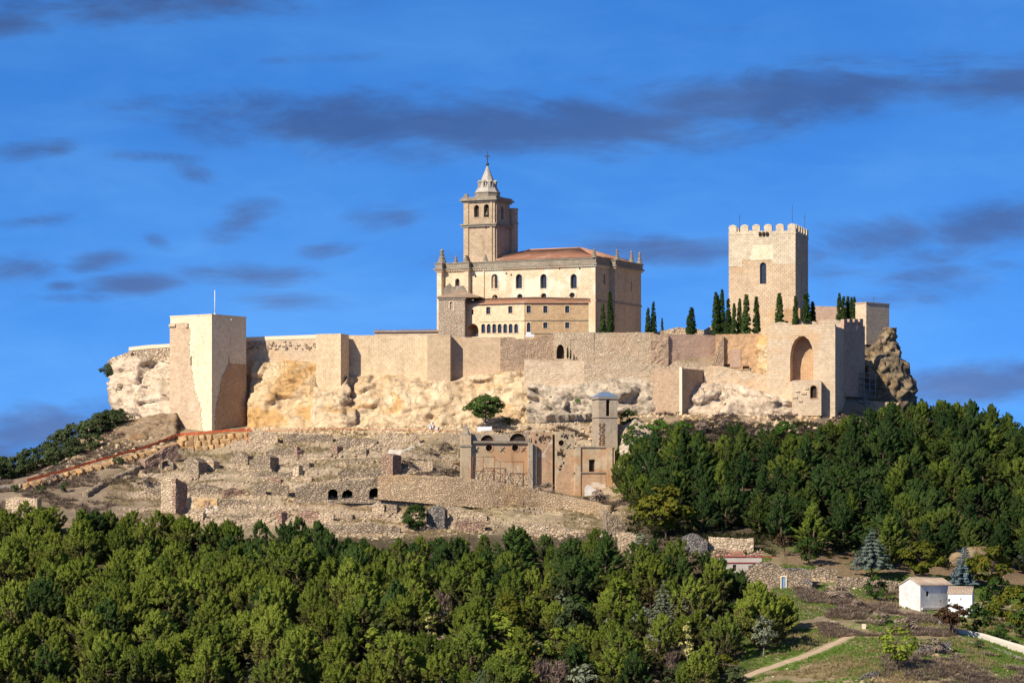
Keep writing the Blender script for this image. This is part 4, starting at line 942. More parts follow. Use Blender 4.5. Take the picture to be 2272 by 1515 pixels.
# end block on the crag
L = Line(1922, 1004, 48); u0 = L.u(1898); u1 = L.u(1922); Rt = L.right(u1); dr = min(Rt.u(1973), 16)
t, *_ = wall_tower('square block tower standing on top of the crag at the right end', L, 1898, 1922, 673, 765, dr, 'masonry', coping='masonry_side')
mb = MB(); p = L.p(u1 - 1, L.z(1922, 673) + .35, -4); mb.tube([p, p + Vector((0, 0, 1.2))], .05, 5); mb.cbox(p + Vector((0, 0, 1.2)), 1.2, .1, .08); mb.build('antenna', M['iron'], t)
L = Line(1805, 1030, 6); curtain('low plain wall seen beyond the cypresses between the keep and the end block', L, 1800, 1905, [(1800, 679), (1905, 681)], 745, 'earth_wall', 2)
L = Line(1715, 1004, 4)
for px0, px1, top, lab in ((1712, 1760, 716, 'low stepped masonry wall at the foot of the keep left of the thin cypress'), (1762, 1812, 712, 'short reddish wall stub at the keep foot beside the bushy cypress'), (1816, 1880, 711, 'low wall on top of the bastion in front of the right cypress row')):
    curtain(lab, L, px0, px1, [(px0, top), ((px0 + px1) / 2, top - 3), (px1, top + 2)], 745, 'masonry', 2, None, .15, .3, px0)
L = Line(1460, 1014, 3); curtain('broken whitish rubble wall seen behind the dark double cypress', L, 1456, 1600, [(1456, 738), (1470, 730), (1500, 727), (1560, 730), (1580, 724), (1600, 728)], 750, 'ruin_white', 1.5, None, .35, .6, 61)
# low building left of the church
L = Line(905, 1022, 8); u0, u1 = L.u(832), L.u(976)
t = thing('low_shed', 'long low shed with a dark brown flat roof left of the church', 'shed', L.p((u0 + u1) / 2, PLAT, -3))
mb = MB(); block(mb, L, u0, u1, PLAT - .5, L.z(900, 737), 6); mb.build('wall', M['masonry'], t)
mb = MB(); mb.box(L.p(u0 - .3, L.z(900, 737), .5), L.t * (u1 - u0 + .6), -L.n * 7, (0, 0, .45)); mb.build('roof', M['tile_old'], t)
mb = MB()
for k in range(40): u = u0 + (u1 - u0) * k / 39; mb.tube([L.p(u, L.z(900, 737) + .4, -.3), L.p(u + random.uniform(-.3, .3), L.z(900, 737) + .4 + random.uniform(.3, .75), -.3)], .1, 4)
o = mb.build('roof_weeds', M['brush'], t); o['kind'] = 'stuff'
# tall scaffold against the right crag
L = Line(1925, 993, 0); t = thing('scaffold', 'grey tube scaffold standing in the shadow against the right crag', 'scaffold', L.p(L.u(1925), L.z(1925, 895)))
xs = [L.u(p) for p in (1906, 1918, 1930, 1943)]; zs = [L.z(1925, r) for r in (893, 880, 866, 852, 838, 828)]
for x in xs:
    for o_ in (0, -1.3):
        mb = MB(); mb.tube([L.p(x, zs[0] - .8, o_), L.p(x, zs[-1 if x > xs[1] else -2], o_)], .07, 5); mb.build('upright', M['steel'], t)
for z in zs:
    mb = MB(); mb.tube([L.p(xs[0], z), L.p(xs[-1], z)], .06, 5); mb.build('rail', M['steel'], t)
    mb = MB(); mb.box(L.p(xs[0], z - .12, 0), L.t * (xs[-1] - xs[0]), -L.n * 1.3, (0, 0, .06)); mb.build('deck', M['steel'], t)

# ------------------------------------------------------------------ the keep
L = Line(1765, 1028, 15); u0, u1 = L.u(1617), L.u(1765); z1 = L.z(1765, 516); z0 = PLAT - 3
Rt = L.right(u1); dr = min(max(Rt.u(1793), 14), 20)
t = thing('keep_tower', 'great square battlemented keep with pyramid capped merlons', 'castle keep', L.p((u0 + u1) / 2, PLAT, -dr / 2))
opk = [opx(L, 'arch', 1693, 582, 630, 14), opx(L, 'arch', 1681, 676, 712, 9)]; opr = [('rect', Rt.u(1778.5), Rt.z(1778, 632), 1.0, 3.6)]
mb = MB(); block(mb, L, u0, u1, z0, z1, dr, opk, opr, rd=.9, top=False)
flat_poly(mb, [L.p(u0, z1 - 1.2), L.p(u1, z1 - 1.2), L.p(u1, z1 - 1.2, -dr), L.p(u0, z1 - 1.2, -dr)]); mb.build('wall', M['keep'], t)
mb = MB(); pz = L.z(1700, 577)            # the paler upper masonry, a skin a few centimetres proud, with a stepped lower edge
steps = [(1617, 592), (1638, 593), (1647, 577), (1712, 579), (1714, 587), (1765, 588)]
for (ca, ra), (cb, rb) in zip(steps[:-1], steps[1:]): mb.box(L.p(L.u(ca), L.z(ca, ra), -.3), L.t * (L.u(cb) - L.u(ca)), L.n * .38, (0, 0, z1 - L.z(ca, ra)))
mb.build('upper_masonry', M['keep_pale'], t)
mb = MB(); steps = [(545, 1669, 1715), (556, 1667, 1716), (567, 1666, 1716), (577.5, 1664, 1716)]
for (ra, a, b), (rb, *_) in zip(steps[:-1], steps[1:]): mb.box(L.p(L.u(a), L.z(a, rb), -.2), L.t * (L.u(b) - L.u(a)), L.n * .34, (0, 0, L.z(a, ra) - L.z(a, rb)))
mb.build('pale_patch', M['tower_new'], t)['label'] = 'pale rebuilt patch above the tall window'
pane(t, L, opk[0], 'window', 'glass', .75, frame='frame', fw=.16, bars=(1, 3)); pane(t, L, opk[1], 'doorway', 'masonry_orange', .85); pane(t, Rt, opr[0], 'slit_window', 'dark', .8)
par = MB(); wrap(par, L, u0, u1, dr, z1 - .3, z1 + .12, .14); par.build('string_course', M['keep_pale'], t)
def merlons(line, ua, ub, n, thick=.9, w_frac=.62):
    step = (ub - ua) / n; wd = step * w_frac
    for k in range(n):
        u = ua + (ub - ua - wd) * k / (n - 1); mb = MB(); h = 2.0; zb = z1 + .1
        mb.box(line.p(u, zb, .05), line.t * wd, -line.n * thick, (0, 0, h))
        c = line.p(u + wd / 2, zb + h + .5, .05 - thick / 2); q = [line.p(u - .06, zb + h, .11), line.p(u + wd + .06, zb + h, .11), line.p(u + wd + .06, zb + h, -thick), line.p(u - .06, zb + h, -thick)]
        mb.add(q + [c], [(0, 1, 4), (1, 2, 4), (2, 3, 4), (3, 0, 4), (3, 2, 1, 0)])
        mb.build('merlon', M['keep_pale'], t)
merlons(L, u0, u1, 6, 1.0, .70); merlons(Rt, 2.1, dr, 5, 1.0, .6)
Lb = Line(o=L.p(u1, 0, -dr), t=-L.t); merlons(Lb, 1.3, u1 - u0 - 1.3, 6, 1.0, .7); merlons(L.left(u0, dr), 1.3, dr - 2.2, 5, 1.0, .6)
mb = MB(); wrap(mb, L, u0, u1, dr, z1 - .2, z1 + .55, .02); mb.build('parapet', M['keep_pale'], t)
for px in (1684, 1692, 1700):
    mb = MB(); p = L.p(L.u(px), L.z(px, 520), .05); mb.box(p, L.t * .62, L.n * .6, (0, 0, .6)); mb.box(p + Vector((0, 0, -.5)), L.t * .62, L.n * .3, (0, 0, .5)); mb.build('corbel', M['dark'], t)
for px, top, dd in ((1641, 474, -3), (1758, 455, -2), (1785.5, 474, -6)):
    p = L.p(L.u(px), z1 - 1.2, dd); p.x = (px - PX0) * K * p.y; mb = MB(); zt = (H0 - top) * K * p.y
    mb.tube([p, Vector((p.x, p.y, zt))], [.07, .045], 5)
    if px != 1758: mb.cbox((p.x, p.y, zt - .9), .9, .06, .06); mb.cbox((p.x, p.y, zt - 1.5), .6, .06, .06)
    mb.build('antenna', M['iron'], t)
L = Line(1728, 1016, 10); mb = MB(); u0, u1 = L.u(1740), L.u(1775)
t = thing('keep_annex', 'small reddish masonry block leaning on the right foot of the keep', 'outbuilding', L.p((u0 + u1) / 2, PLAT))
block(mb, L, u0, u1, PLAT - 1, L.z(1760, 684), 6, [opx(L, 'rect', 1745, 712, 727, 7)], rd=.6); mb.build('wall', M['masonry_orange'], t); pane(t, L, opx(L, 'rect', 1745, 712, 727, 7), 'door', 'dark', .5)
# ------------------------------------------------------------------ the church
LC = Line(1321, 1034, 26); uc0, uc1 = LC.u(976), LC.u(1321); zc0, zc1 = PLAT - 1, LC.z(1321, 588)
RC = LC.right(uc1); dc = RC.u(1412)
church = thing('church', 'great sandstone church with a red tiled roof and a spired bell tower', 'church', LC.p((uc0 + uc1) / 2, PLAT, -dc / 2))
ops = [opx(LC, 'arch', c, 608, 640, 14) for c in (1097.5, 1151.5, 1206, 1273)] + [opx(LC, 'arch', 1015, 618, 637, 10)] + [opx(LC, 'round', c, r - 6, r + 6, 12.5) for c, r in ((1098.5, 660), (1153.5, 658), (1206.5, 656.5), (1269.5, 655))]
opr = [opx(RC, 'rect', 1341, 608, 631, 3.6)]
mb = MB(); facade(mb, LC, uc0, uc1, zc0, zc1, ops, 1.0); mb.build('long_wall', M['church'], church)
mb = MB(); facade(mb, RC, 0, dc, zc0, zc1, opr, .9); mb.build('end_wall', M['church_shaded'], church)
mb = MB(); facade(mb, LC.left(uc0, dc), 0, dc, zc0, zc1); facade(mb, Line(o=LC.p(uc1, 0, -dc), t=-LC.t), 0, uc1 - uc0, zc0, zc1); flat_poly(mb, [LC.p(uc0, zc1), LC.p(uc1, zc1), LC.p(uc1, zc1, -dc), LC.p(uc0, zc1, -dc)]); mb.build('rear_wall', M['church_shaded'], church)
for o in ops[:5]: pane(church, LC, o, 'arched_window', 'glass', .85, frame='frame', fw=.10, bars=(1, 3), surround='church', sw=.28)
for o in ops[5:]: pane(church, LC, o, 'round_window', 'glass', .8, frame='frame', fw=.10, bars=(1, 1), surround='church', sw=.55)
pane(church, RC, opr[0], 'slit_window', 'dark', .8)
# projecting end block and pilasters
ub0, ub1 = RC.u(1353), RC.u(1411)
mb = MB(); facade(mb, Line(o=RC.p(ub0, 0, 1.6), t=RC.t), 0, ub1 - ub0, zc0, zc1 + .02, [('rect', (ub1 - ub0) * .62, LC.z(1321, 637), .5, 2.9)], .4)
for ub in (ub0, ub1):
    l_ = Line(o=RC.p(ub, 0, 1.6), t=-RC.n) if ub == ub1 else Line(o=RC.p(ub, 0, 0), t=RC.n)
    facade(mb, Line(o=RC.p(ub, 0, 1.6), t=-RC.n) if ub == ub1 else Line(o=RC.p(ub, 0, 0), t=RC.n), 0, 1.6, zc0, zc1 + .02)
flat_poly(mb, [RC.p(ub0, zc1 + .02, 1.6), RC.p(ub1, zc1 + .02, 1.6), RC.p(ub1, zc1 + .02, -.2), RC.p(ub0, zc1 + .02, -.2)]); mb.build('apse_block', M['church_shaded'], church)
mb = MB(); mb.box(RC.p(.02, LC.z(1321, 668), -.2), RC.t * (ub0 - .04), RC.n * .42, (0, 0, .45)); mb.box(RC.p(ub0 - .2, LC.z(1321, 668), 1.4), RC.t * (ub1 - ub0 + .4), RC.n * .42, (0, 0, .45)); mb.build('string_course', M['weathered'], church)
for c, w_ in ((980.5, 10), (1040, 10), (1074, 2.5)):
    ua, ub = LC.u(c - w_ / 2), LC.u(c + w_ / 2); mb = MB(); mb.box(LC.p(ua, zc0, -.2), LC.t * (ub - ua), LC.n * (1.9 if w_ > 5 else .5), (0, 0, zc1 - zc0 - .01)); mb.build('pilaster', M['church'], church)
# cornice, dentils, parapet
zco = LC.z(1321, 591)
for dz0, dz1, out, mt in ((0, .5, .35, 'church'), (.5, .95, .75, 'weathered'), (.95, 2.15, .35, 'weathered'), (2.15, 2.45, .55, 'weathered')):
    mb = MB(); wrap(mb, LC, uc0, uc1, dc, zco + dz0, zco + dz1, out)
    mb.box(RC.p(ub0 - out, zco + dz0, 1.6 + out), RC.t * (ub1 - ub0 + 2 * out), -RC.n * 2, (0, 0, dz1 - dz0 + .003))
    for c, w_ in ((980.5, 10), (1040, 10)):
        ua, ub = LC.u(c - w_ / 2), LC.u(c + w_ / 2); mb.box(LC.p(ua - out, zco + dz0 - .003, 1.7 + out), LC.t * (ub - ua + 2 * out), -LC.n * 2.2, (0, 0, dz1 - dz0 + .006))
    mb.build('cornice' if dz0 < .9 else 'parapet', M[mt], church)
mb = MB(); n = 90
for k in range(n): mb.box(LC.p(uc0 + (uc1 - uc0) * (k + .2) / n, zco + .12, .33), LC.t * .26, LC.n * .28, (0, 0, .36))
for k in range(40): mb.box(RC.p(ub0 + (ub1 - ub0) * (k + .2) / 40, zco + .12, 1.9), RC.t * .2, RC.n * .28, (0, 0, .36))
o = mb.build('dentil', M['church'], church); o['kind'] = 'stuff'
# holes left by scaffold beams: dark blocks, the shade inside painted in
mb = MB()
for c, r in ((1054, 616), (1053, 614), (1122, 609), (1133, 612), (1067, 598), (1188, 598), (1240, 598), (1285, 598)):
    mb.box(LC.p(LC.u(c), LC.z(c, r), -.1), LC.t * .45, LC.n * .115, (0, 0, .5))
o = mb.build('putlog_hole', M['dark'], church); o['kind'] = 'stuff'
# roof: attic strip and hipped tiles
zp = zco + 2.45; ea, eb = LC.u(1083), uc1 - 1.1
mb = MB(); block(mb, Line(o=LC.p(ea, 0, -1.0), t=LC.t), 0, eb - ea, zp - 1.4, zp + .55, dc - 2, top=False); mb.build('attic_strip', M['cream'], church)
ze = zp + .55; mid = LC.back(dc / 2); zr = mid.z(1285, 551); ra, rb = mid.u(1176), mid.u(1287)
mb = MB(); p = [LC.p(ea + .6, ze, -.6), LC.p(eb + .4, ze, -.6), LC.p(eb + .4, ze, -dc + .6), LC.p(ea + .6, ze, -dc + .6)]; q = [mid.p(ra, zr), mid.p(rb, zr)]
mb.quad(p[0], p[1], q[1], q[0]); mb.quad(p[1], p[2], q[1]); mb.quad(p[2], p[3], q[0], q[1]); mb.quad(p[3], p[0], q[0])
lo = [v - Vector((0, 0, .28)) for v in p]
for k in range(4): mb.quad(lo[k], lo[(k + 1) % 4], p[(k + 1) % 4], p[k])
flat_poly(mb, lo, False); roof = mb.build('roof', M['tile'], church)
mb = MB(); up = Vector((0, 0, .12))
for a_, b_ in ((q[0], q[1]), (p[1], q[1]), (p[0], q[0]), (p[2], q[1])): mb.tube([a_ + up, b_ + up], .22, 6)
mb.build('ridge_tiles', M['tile_pale'], roof)
mb = MB()              # tile courses as raised ribs down the visible slopes
nrib = 120
for k in range(nrib):
    f = (k + .5) / nrib; b0 = p[0].lerp(p[1], f)
    fr = max(0, min(1, (f * (p[1] - p[0]).length - (LC.u(1176) - ea)) / max(1, (rb - ra)))); 
    tt = min(1, f * (p[1] - p[0]).length / ((q[0] - p[0]).dot(LC.t)), (1 - f) * (p[1] - p[0]).length / ((p[1] - q[1]).dot(LC.t)))
    hgt = (q[0] - p[0]) - LC.t * (q[0] - p[0]).dot(LC.t); mb.tube([b0 + Vector((0, 0, .03)), b0 + hgt * tt * .985 + Vector((0, 0, .03))], .10, 4)
for k in range(70):
    f = (k + .5) / 70; b0 = p[1].lerp(p[2], f); inn = (q[1] - (p[1] + p[2]) / 2); tt = min(f, 1 - f) * 2; mb.tube([b0 + Vector((0, 0, .03)), b0 + inn * tt * .985 + Vector((0, 0, .03))], .10, 4)
o = mb.build('tile', M['tile'], roof); o['kind'] = 'stuff'
def pinnacle(base, h, r=.55):
    mb = MB(); k = h / 5.0
    mb.lathe(base, [(r * 1.5, 0), (r * 1.5, .9 * k), (r * 1.15, 1.0 * k), (r * 1.0, 1.7 * k), (r * 1.3, 1.8 * k), (r * 1.25, 2.0 * k), (r * .75, 2.1 * k), (r * .8, 2.9 * k), (r * 1.05, 3.0 * k), (r * .45, 3.2 * k), (r * .6, 3.9 * k), (r * .85, 4.2 * k), (r * .6, 4.5 * k), (r * .2, 4.7 * k), (r * .12, 5 * k)], 8, R(22.5) + R(26))
    mb.build('pinnacle', M['weathered'], church)
zq = zco + 2.4
for c, row, out in ((982, 552, .4), (1036, 565, .4), (1076, 563, -.6)): pinnacle(LC.p(LC.u(c), zq, out), LC.z(c, row) - zq, .6 if c != 982 else .8)
pinnacle(LC.p(LC.u(1006), zq, -1.5), LC.z(1006, 567) - zq, .5)
for c, row in ((1318, 551), (1359, 553), (1391, 556), (1409, 559)): pinnacle(RC.p(RC.u(c + (2 if c < 1330 else 0)), zq, -.2 if c < 1330 else 1.4), RC.z(c, row) - zq, .5)
# bell tower, standing through the body of the church
LT = Line(1098, 1048, 26); ut0, ut1 = LT.u(1029.5), LT.u(1098); RT = LT.right(ut1); dt = RT.u(1131)
zt0, zt1, zt2 = PLAT, LT.z(1098, 498), LT.z(1098, 441)
mb = MB(); block(mb, LT, ut0, ut1, zt0, zt1, dt, [opx(LT, 'rect', 1078, 501, 508, 3)], rd=.5); tower = mb.build('bell_tower', M['bell'], church)
pane(tower, LT, opx(LT, 'rect', 1078, 501, 508, 3), 'slit_window', 'dark', .4)
ob_ = [opx(LT, 'arch', 1057.5, 455, 482, 11), opx(LT, 'arch', 1079.5, 453, 482, 11.5)]; obr = [('arch', dt * .5, LT.z(1098, 484), 1.5, 3.6)]
mb = MB(); block(mb, LT, ut0, ut1, zt1, zt2, dt, ob_, obr, rd=1.0); belfry = mb.build('belfry', M['bell'], church)
for o in ob_: pane(belfry, LT, o, 'opening_shade', 'dark', .98, surround='bell', sw=.3)  # dark sheets paint the shade inside the belfry arches
pane(belfry, RT, obr[0], 'opening_shade', 'dark', .98)
mb = MB(); mb.lathe(LT.p(ob_[1][1], ob_[1][2] + .5, -.45), [(.62, 0), (.5, .25), (.38, .8), (.3, 1.0), (.08, 1.1)], 10, smooth=True); mb.build('bell', M['bronze'], belfry)
mb = MB()
for zb_, zt_, o_ in ((zt0, zt1, .32), (zt1, zt2, .28)):
    for ua, ub in ((ut0, ut0 + 1.5), (ut1 - 1.4, ut1 - .75)): mb.box(LT.p(ua, zb_, -.1), LT.t * (ub - ua), LT.n * (.1 + o_), (0, 0, zt_ - zb_ - .01))
    for ua, ub in ((.55, 1.3),): mb.box(RT.p(ua, zb_, -.1), RT.t * (ub - ua), RT.n * (.1 + o_), (0, 0, zt_ - zb_ - .01))
mb.build('pilaster', M['bell'], tower)
for z0_, h, out, nm in ((zt1 - .5, .5, .55, 'string_course'), (zt1, .35, .85, 'string_course'), (zt2 - .8, .45, .45, 'cornice'), (zt2 - .35, .55, .95, 'cornice'), (zt2 + .2, .5, .55, 'cornice')):
    mb = MB(); wrap(mb, LT, ut0, ut1, dt, z0_, z0_ + h, out); mb.build(nm, M['weathered'], tower)
for c, row in ((1037, 436), (1033, 437)):
    mb = MB(); mb.cbox(LT.p(LT.u(c), zt2 + 1.1, .2), .6, .6, 1.0, R(-26)); mb.build('corner_stone', M['weathered'], tower)
cT = LT.p((ut0 + ut1) / 2, 0, -dt / 2); cT.x = (1081.5 - PX0) * K * cT.y; zof = lambda row: (H0 - row) * K * cT.y
fl = Vector((cT.x, cT.y, zt2)); rr = lambda hw: hw * K * cT.y
mb = MB(); mb.lathe(fl, [(rr(28), 0), (rr(28), zof(430) - zt2), (rr(29.5), zof(429.5) - zt2), (rr(29.5), zof(428) - zt2)], 8, R(22.5 + 26)); mb.build('drum', M['weathered'], tower)
mb = MB(); mb.lathe(Vector((cT.x, cT.y, 0)), [(rr(h), zof(r)) for h, r in ((28.5, 428), (27, 426.5), (22, 418), (19, 410), (15.5, 402), (11.5, 394), (7.5, 384), (3.6, 374), (1.2, 368))], 8, R(22.5 + 26)); spire = mb.build('spire', M['spire'], church)
for k in range(8):
    a_ = R(26) + math.pi / 4 * k + R(-90); dv = Vector((math.cos(a_), math.sin(a_), 0)); c = Vector((cT.x, cT.y, zof(411))) + dv * rr(16.0); sd = Vector((-dv.y, dv.x, 0))
    mb = MB(); mb.box(c - sd * .55 - dv * .9 + Vector((0, 0, -.8)), sd * .32, dv * 1.5, (0, 0, 1.5)); mb.box(c + sd * .23 - dv * .9 + Vector((0, 0, -.8)), sd * .32, dv * 1.5, (0, 0, 1.5))
    t0 = c - sd * .65 - dv * .9 + Vector((0, 0, .72)); mb.add([t0, t0 + sd * 1.3, t0 + sd * 1.3 + dv * 1.65, t0 + dv * 1.65, t0 + sd * .65 + Vector((0, 0, .55)), t0 + sd * .65 + dv * 1.65 + Vector((0, 0, .55))], [(0, 1, 2, 3), (3, 2, 5), (0, 4, 1), (1, 4, 5, 2), (0, 3, 5, 4)])
    d = mb.build('lucarne', M['spire'], spire); mb = MB(); mb.box(c - sd * .23 - dv * .5 + Vector((0, 0, -.75)), sd * .46, dv * .9, (0, 0, 1.45)); mb.build('opening_shade', M['dark'], d)  # dark box paints the shade in the lucarne's hole
mb = MB(); b0 = Vector((cT.x, cT.y, zof(368.5))); mb.lathe(b0, [(.12, 0), (.32, .1), (.5, .45), (.32, .8), (.1, .95)], 10, smooth=True); mb.build('ball', M['iron'], spire)
mb = MB(); zt = zof(334); mb.tube([b0 + Vector((0, 0, .8)), (cT.x, cT.y, zt)], [.10, .06], 6)
for row, hw, th in ((347, 5, .14), (353.5, 2.6, .10), (340, 2.2, .10)): mb.cbox((cT.x, cT.y, zof(row)), rr(hw) * 2, .1, th * 1.6); 
for s_ in (-1, 1): mb.cbox((cT.x + s_ * rr(4.6), cT.y, zof(347)), .1, .1, .6)
mb.cbox((cT.x, cT.y, zof(347)), .5, .12, .5); mb.build('cross', M['iron'], spire)
# stair turret at the back of the bell tower
tc = RT.p(dt + 1.2, 0, -.6); tc.x = (1138.5 - PX0) * K * tc.y; zf = lambda row: (H0 - row) * K * tc.y; w_ = 10.5 * K * tc.y
mb = MB(); mb.lathe(Vector((tc.x, tc.y, PLAT)), [(w_, 0), (w_, zf(499) - PLAT), (w_ * 1.16, zf(498) - PLAT), (w_ * 1.16, zf(495) - PLAT), (w_ * .98, zf(494) - PLAT), (w_ * .98, zf(468) - PLAT), (w_ * 1.08, zf(467) - PLAT), (w_ * 1.08, zf(463) - PLAT)], 14); mb.build('stair_turret', M['bell'], church)
# broken arch over the side chapel
Lg = Line(989, 1026, 8); mb = MB(); rough_wall(mb, Lg, Lg.u(985), Lg.u(1034), interp_top(Lg, [(985, 640), (990, 634), (997, 626), (1001, 632), (1006, 637), (1014, 632), (1020, 634), (1028, 633), (1034, 645)]), Lg.z(1000, 668), 1.2, .2, .35, 3, step=.4); mb.build('broken_gable', M['weathered'], church)

# chapel block in front of the church's far corner
L = Line(1031, 1018, 10); u0, u1 = L.u(973), L.u(1031); z1 = L.z(1000, 658)
ch = thing('side_chapel', 'square rubble chapel with a hipped brown roof at the church corner', 'chapel', L.p((u0 + u1) / 2, PLAT, -4))
op = [opx(L, 'arch', 1001.5, 669, 688, 7.5)]; Rt = L.right(u1); mb = MB(); block(mb, L, u0, u1, PLAT - 1, z1, 9, op, rd=.3); mb.build('wall', M['chapel'], ch); pane(ch, L, op[0], 'blind_window', 'chapel', .25, surround='church', sw=.2)
mb = MB(); ov = .5; p = [L.p(u0 - ov, z1, ov), L.p(u1 + ov + 3.6, z1, ov), L.p(u1 + ov + 3.6, z1, -9 - ov), L.p(u0 - ov, z1, -9 - ov)]; ap = L.p(L.u(1017), L.z(1017, 641), -4)
lo = [v - Vector((0, 0, .3)) for v in p]
for k in range(4): mb.quad(p[k], p[(k + 1) % 4], ap); mb.quad(lo[k], lo[(k + 1) % 4], p[(k + 1) % 4], p[k])
flat_poly(mb, lo, False); mb.build('roof', M['tile_old'], ch)
mb = MB(); wrap(mb, L, u0, u1, 9, z1 - .75, z1 - .32, .25, 'flr'); mb.build('cornice', M['weathered'], ch)

# long annex of two wings below the church windows
an = thing('annex', 'two storey pale stone annex with a row of seven arched windows', 'building', W(1163, 745, 1018))
LA = Line(1163, 1014, 24); a0, a1 = LA.u(1036), LA.u(1163); zA = LA.z(1163, 670)
opA = [opx(LA, 'arch', 1048, 686, 698, 5), opx(LA, 'rect', 1083.5, 681, 697, 9), opx(LA, 'rect', 1132.5, 679.5, 695, 9), opx(LA, 'arch', 1048.5, 718, 747, 26)] + [opx(LA, 'arch', 1072.5 + 12.15 * k, 718.5, 739, 8.6) for k in range(7)]
mb = MB(); facade(mb, LA, a0, a1, PLAT - 2, zA, opA[:3] + opA[4:], .5) if False else facade(mb, LA, a0, a1, PLAT - 2, zA, opA, .5)
facade(mb, LA.left(a0, 12), 0, 12, PLAT - 2, zA); mb.build('wall', M['annex'], an)
pane(an, LA, opA[0], 'small_window', 'glass', .4)
for o in opA[1:3]: pane(an, LA, o, 'window', 'glass', .4, frame='frame', fw=.1, bars=(1, 1), surround='annex', sw=.18)
for o in opA[4:]: pane(an, LA, o, 'arcade_window', 'glass', .4, frame='frame', fw=.08, surround='annex', sw=.16)
# vaulted passage behind the big arch
o = opA[3]; mb = MB(); pts = outline(*o)
for k in range(len(pts)): a_, b_ = pts[k], pts[(k + 1) % len(pts)]; mb.quad(LA.p(*a_, -.5), LA.p(*a_, -4.5), LA.p(*b_, -4.5), LA.p(*b_, -.5))
mb.quad(*[LA.p(a_, b_, -4.5) for a_, b_ in pts]); mb.build('passage', M['masonry_orange'], an)
mb = MB(); mb.box(LA.p(o[1] - .1, o[2] + .05, -2.5), LA.t * .9, LA.n * .1, (0, 0, .9)); mb.build('notice_board', M['white_metal'], an)
LB = Line(1163, 1014, 1); b0, b1 = 0.0, LB.u(1306); zB = LB.z(1163, 670)
opB = [opx(LB, 'rect', 1173, 678, 694.5, 9.5), opx(LB, 'rect', 1210, 678.5, 694.5, 9.5), opx(LB, 'rect', 1258.5, 678.5, 694.5, 9.5), opx(LB, 'arch', 1173, 715, 737, 8.2), opx(LB, 'rect', 1210, 715, 728.5, 9.5), opx(LB, 'rect', 1258.5, 715, 728.5, 9.5)]
mb = MB(); facade(mb, LB, b0, b1, PLAT - 2, zB, opB, .5); facade(mb, LB.right(b1), 0, 14, PLAT - 2, zB); mb.build('wall', M['annex_brown'], an)['label'] = 'browner coursed stone wall of the second wing'
for o in opB: pane(an, LB, o, 'window', 'glass', .4, frame='frame', fw=.1, bars=(1, 1), surround='annex', sw=.16)
for L_, ua, ub, rows in ((LA, LA.u(1064), a1 - .05, (711.5,)), (LB, .05, b1, (712, 741))):
    for r in rows: mb = MB(); band(mb, L_, ua, ub, L_.z(1163, r), L_.z(1163, r - 2), .14, .1); mb.build('string_course', M['annex' if L_ is LA else 'weathered'], an)
zW = zA + 1.35; ov = .55         # lean-to tiled roofs
f0, f1, f2 = LA.p(a0 - .2, zA, ov), LA.p(a1, zA, 0) + (LA.n + LB.n).normalized() * ov, LB.p(b1 + ov, zB, ov)
g0, g1, g2 = LA.p(a0 - .2, zA, -7) , LA.p(a1, zA, -7.5), LB.p(b1 + ov, zB, -12)
g0.z = g1.z = g2.z = zA + 1.75; mb = MB()
mb.quad(f0, f1, g1, g0); mb.quad(f1, f2, g2, g1)
dn = Vector((0, 0, -.3)); mb.quad(f0 + dn, f1 + dn, f1, f0); mb.quad(f1 + dn, f2 + dn, f2, f1); mb.quad(f2 + dn, g2 + dn * 5, g2, f2); mb.quad(g1 + dn, f1 + dn, f0 + dn, g0 + dn); mb.quad(g2 + dn, f2 + dn, f1 + dn, g1 + dn)
mb.build('roof', M['tile_pale'], an)
mb = MB()
for (A_, B_, G_, H_, n) in ((f0, f1, g0, g1, 52), (f1, f2, g1, g2, 58)):
    for k in range(n): f = (k + .5) / n; s_ = A_.lerp(B_, f); e_ = G_.lerp(H_, f); mb.tube([s_ + Vector((0, 0, .05)), e_ + Vector((0, 0, .05))], .09, 4)
o = mb.build('tile', M['tile_pale'], an); o['kind'] = 'stuff'
mb = MB(); mb.cbox(LB.p(LB.u(1176), PLAT + .9, 4), 2.2, 1.2, .8, .1); mb.cbox(LB.p(LB.u(1173), PLAT + 1.6, 4), 1.2, 1.0, .6, .1); tag(mb.build('cabinet', M['white_metal']), 'small white equipment cabinet on the terrace before the annex corner', 'cabinet')
# ------------------------------------------------------------------ ruined church on the slope
LR = Line(1046, 955, -9)
rc = thing('ruined_church', 'roofless orange plastered church ruin with two oculi and rusty scaffold', 'ruined church', LR.p(8, 25, -6))
zb = LR.z(1100, 1100)
ops = [opx(LR, 'round', 1085, 986, 1001, 15), opx(LR, 'round', 1143, 986, 1001, 15)]
u0, u1 = LR.u(1043), LR.u(1174); zt = LR.z(1110, 983)
mb = MB(); block(mb, LR, u0, u1, zb, zt, 3.0, ops, rd=.8); mb.build('nave_wall', M['church_ruin'], rc)
for o in ops: pane(rc, LR, o, 'oculus', 'dark', .75, frame='frame', fw=.12, bars=(1, 1), surround='church_ruin', sw=.25)
mb = MB(); tf = interp_top(LR, [(1043, 1066), (1100, 1052), (1174, 1062)])
mb = MB(); rough_wall(mb, LR, u0 + .1, u1 - .1, interp_top(LR, [(1043, 1030), (1070, 1044), (1110, 1050), (1140, 1046), (1174, 1058)]), zb, .3, .06, .5, 7, step=.5)
for v in range(len(mb.v)): p = Vector(mb.v[v]) + LR.n * .12; mb.v[v] = tuple(p)
mb.build('bare_masonry', M['ruin_white'], rc)
mb = MB(); band(mb, LR, u0 - .2, u1 + .3, zt, zt + .55, .65, 1.0); mb.build('cornice', M['weathered'], rc)
mb = MB()
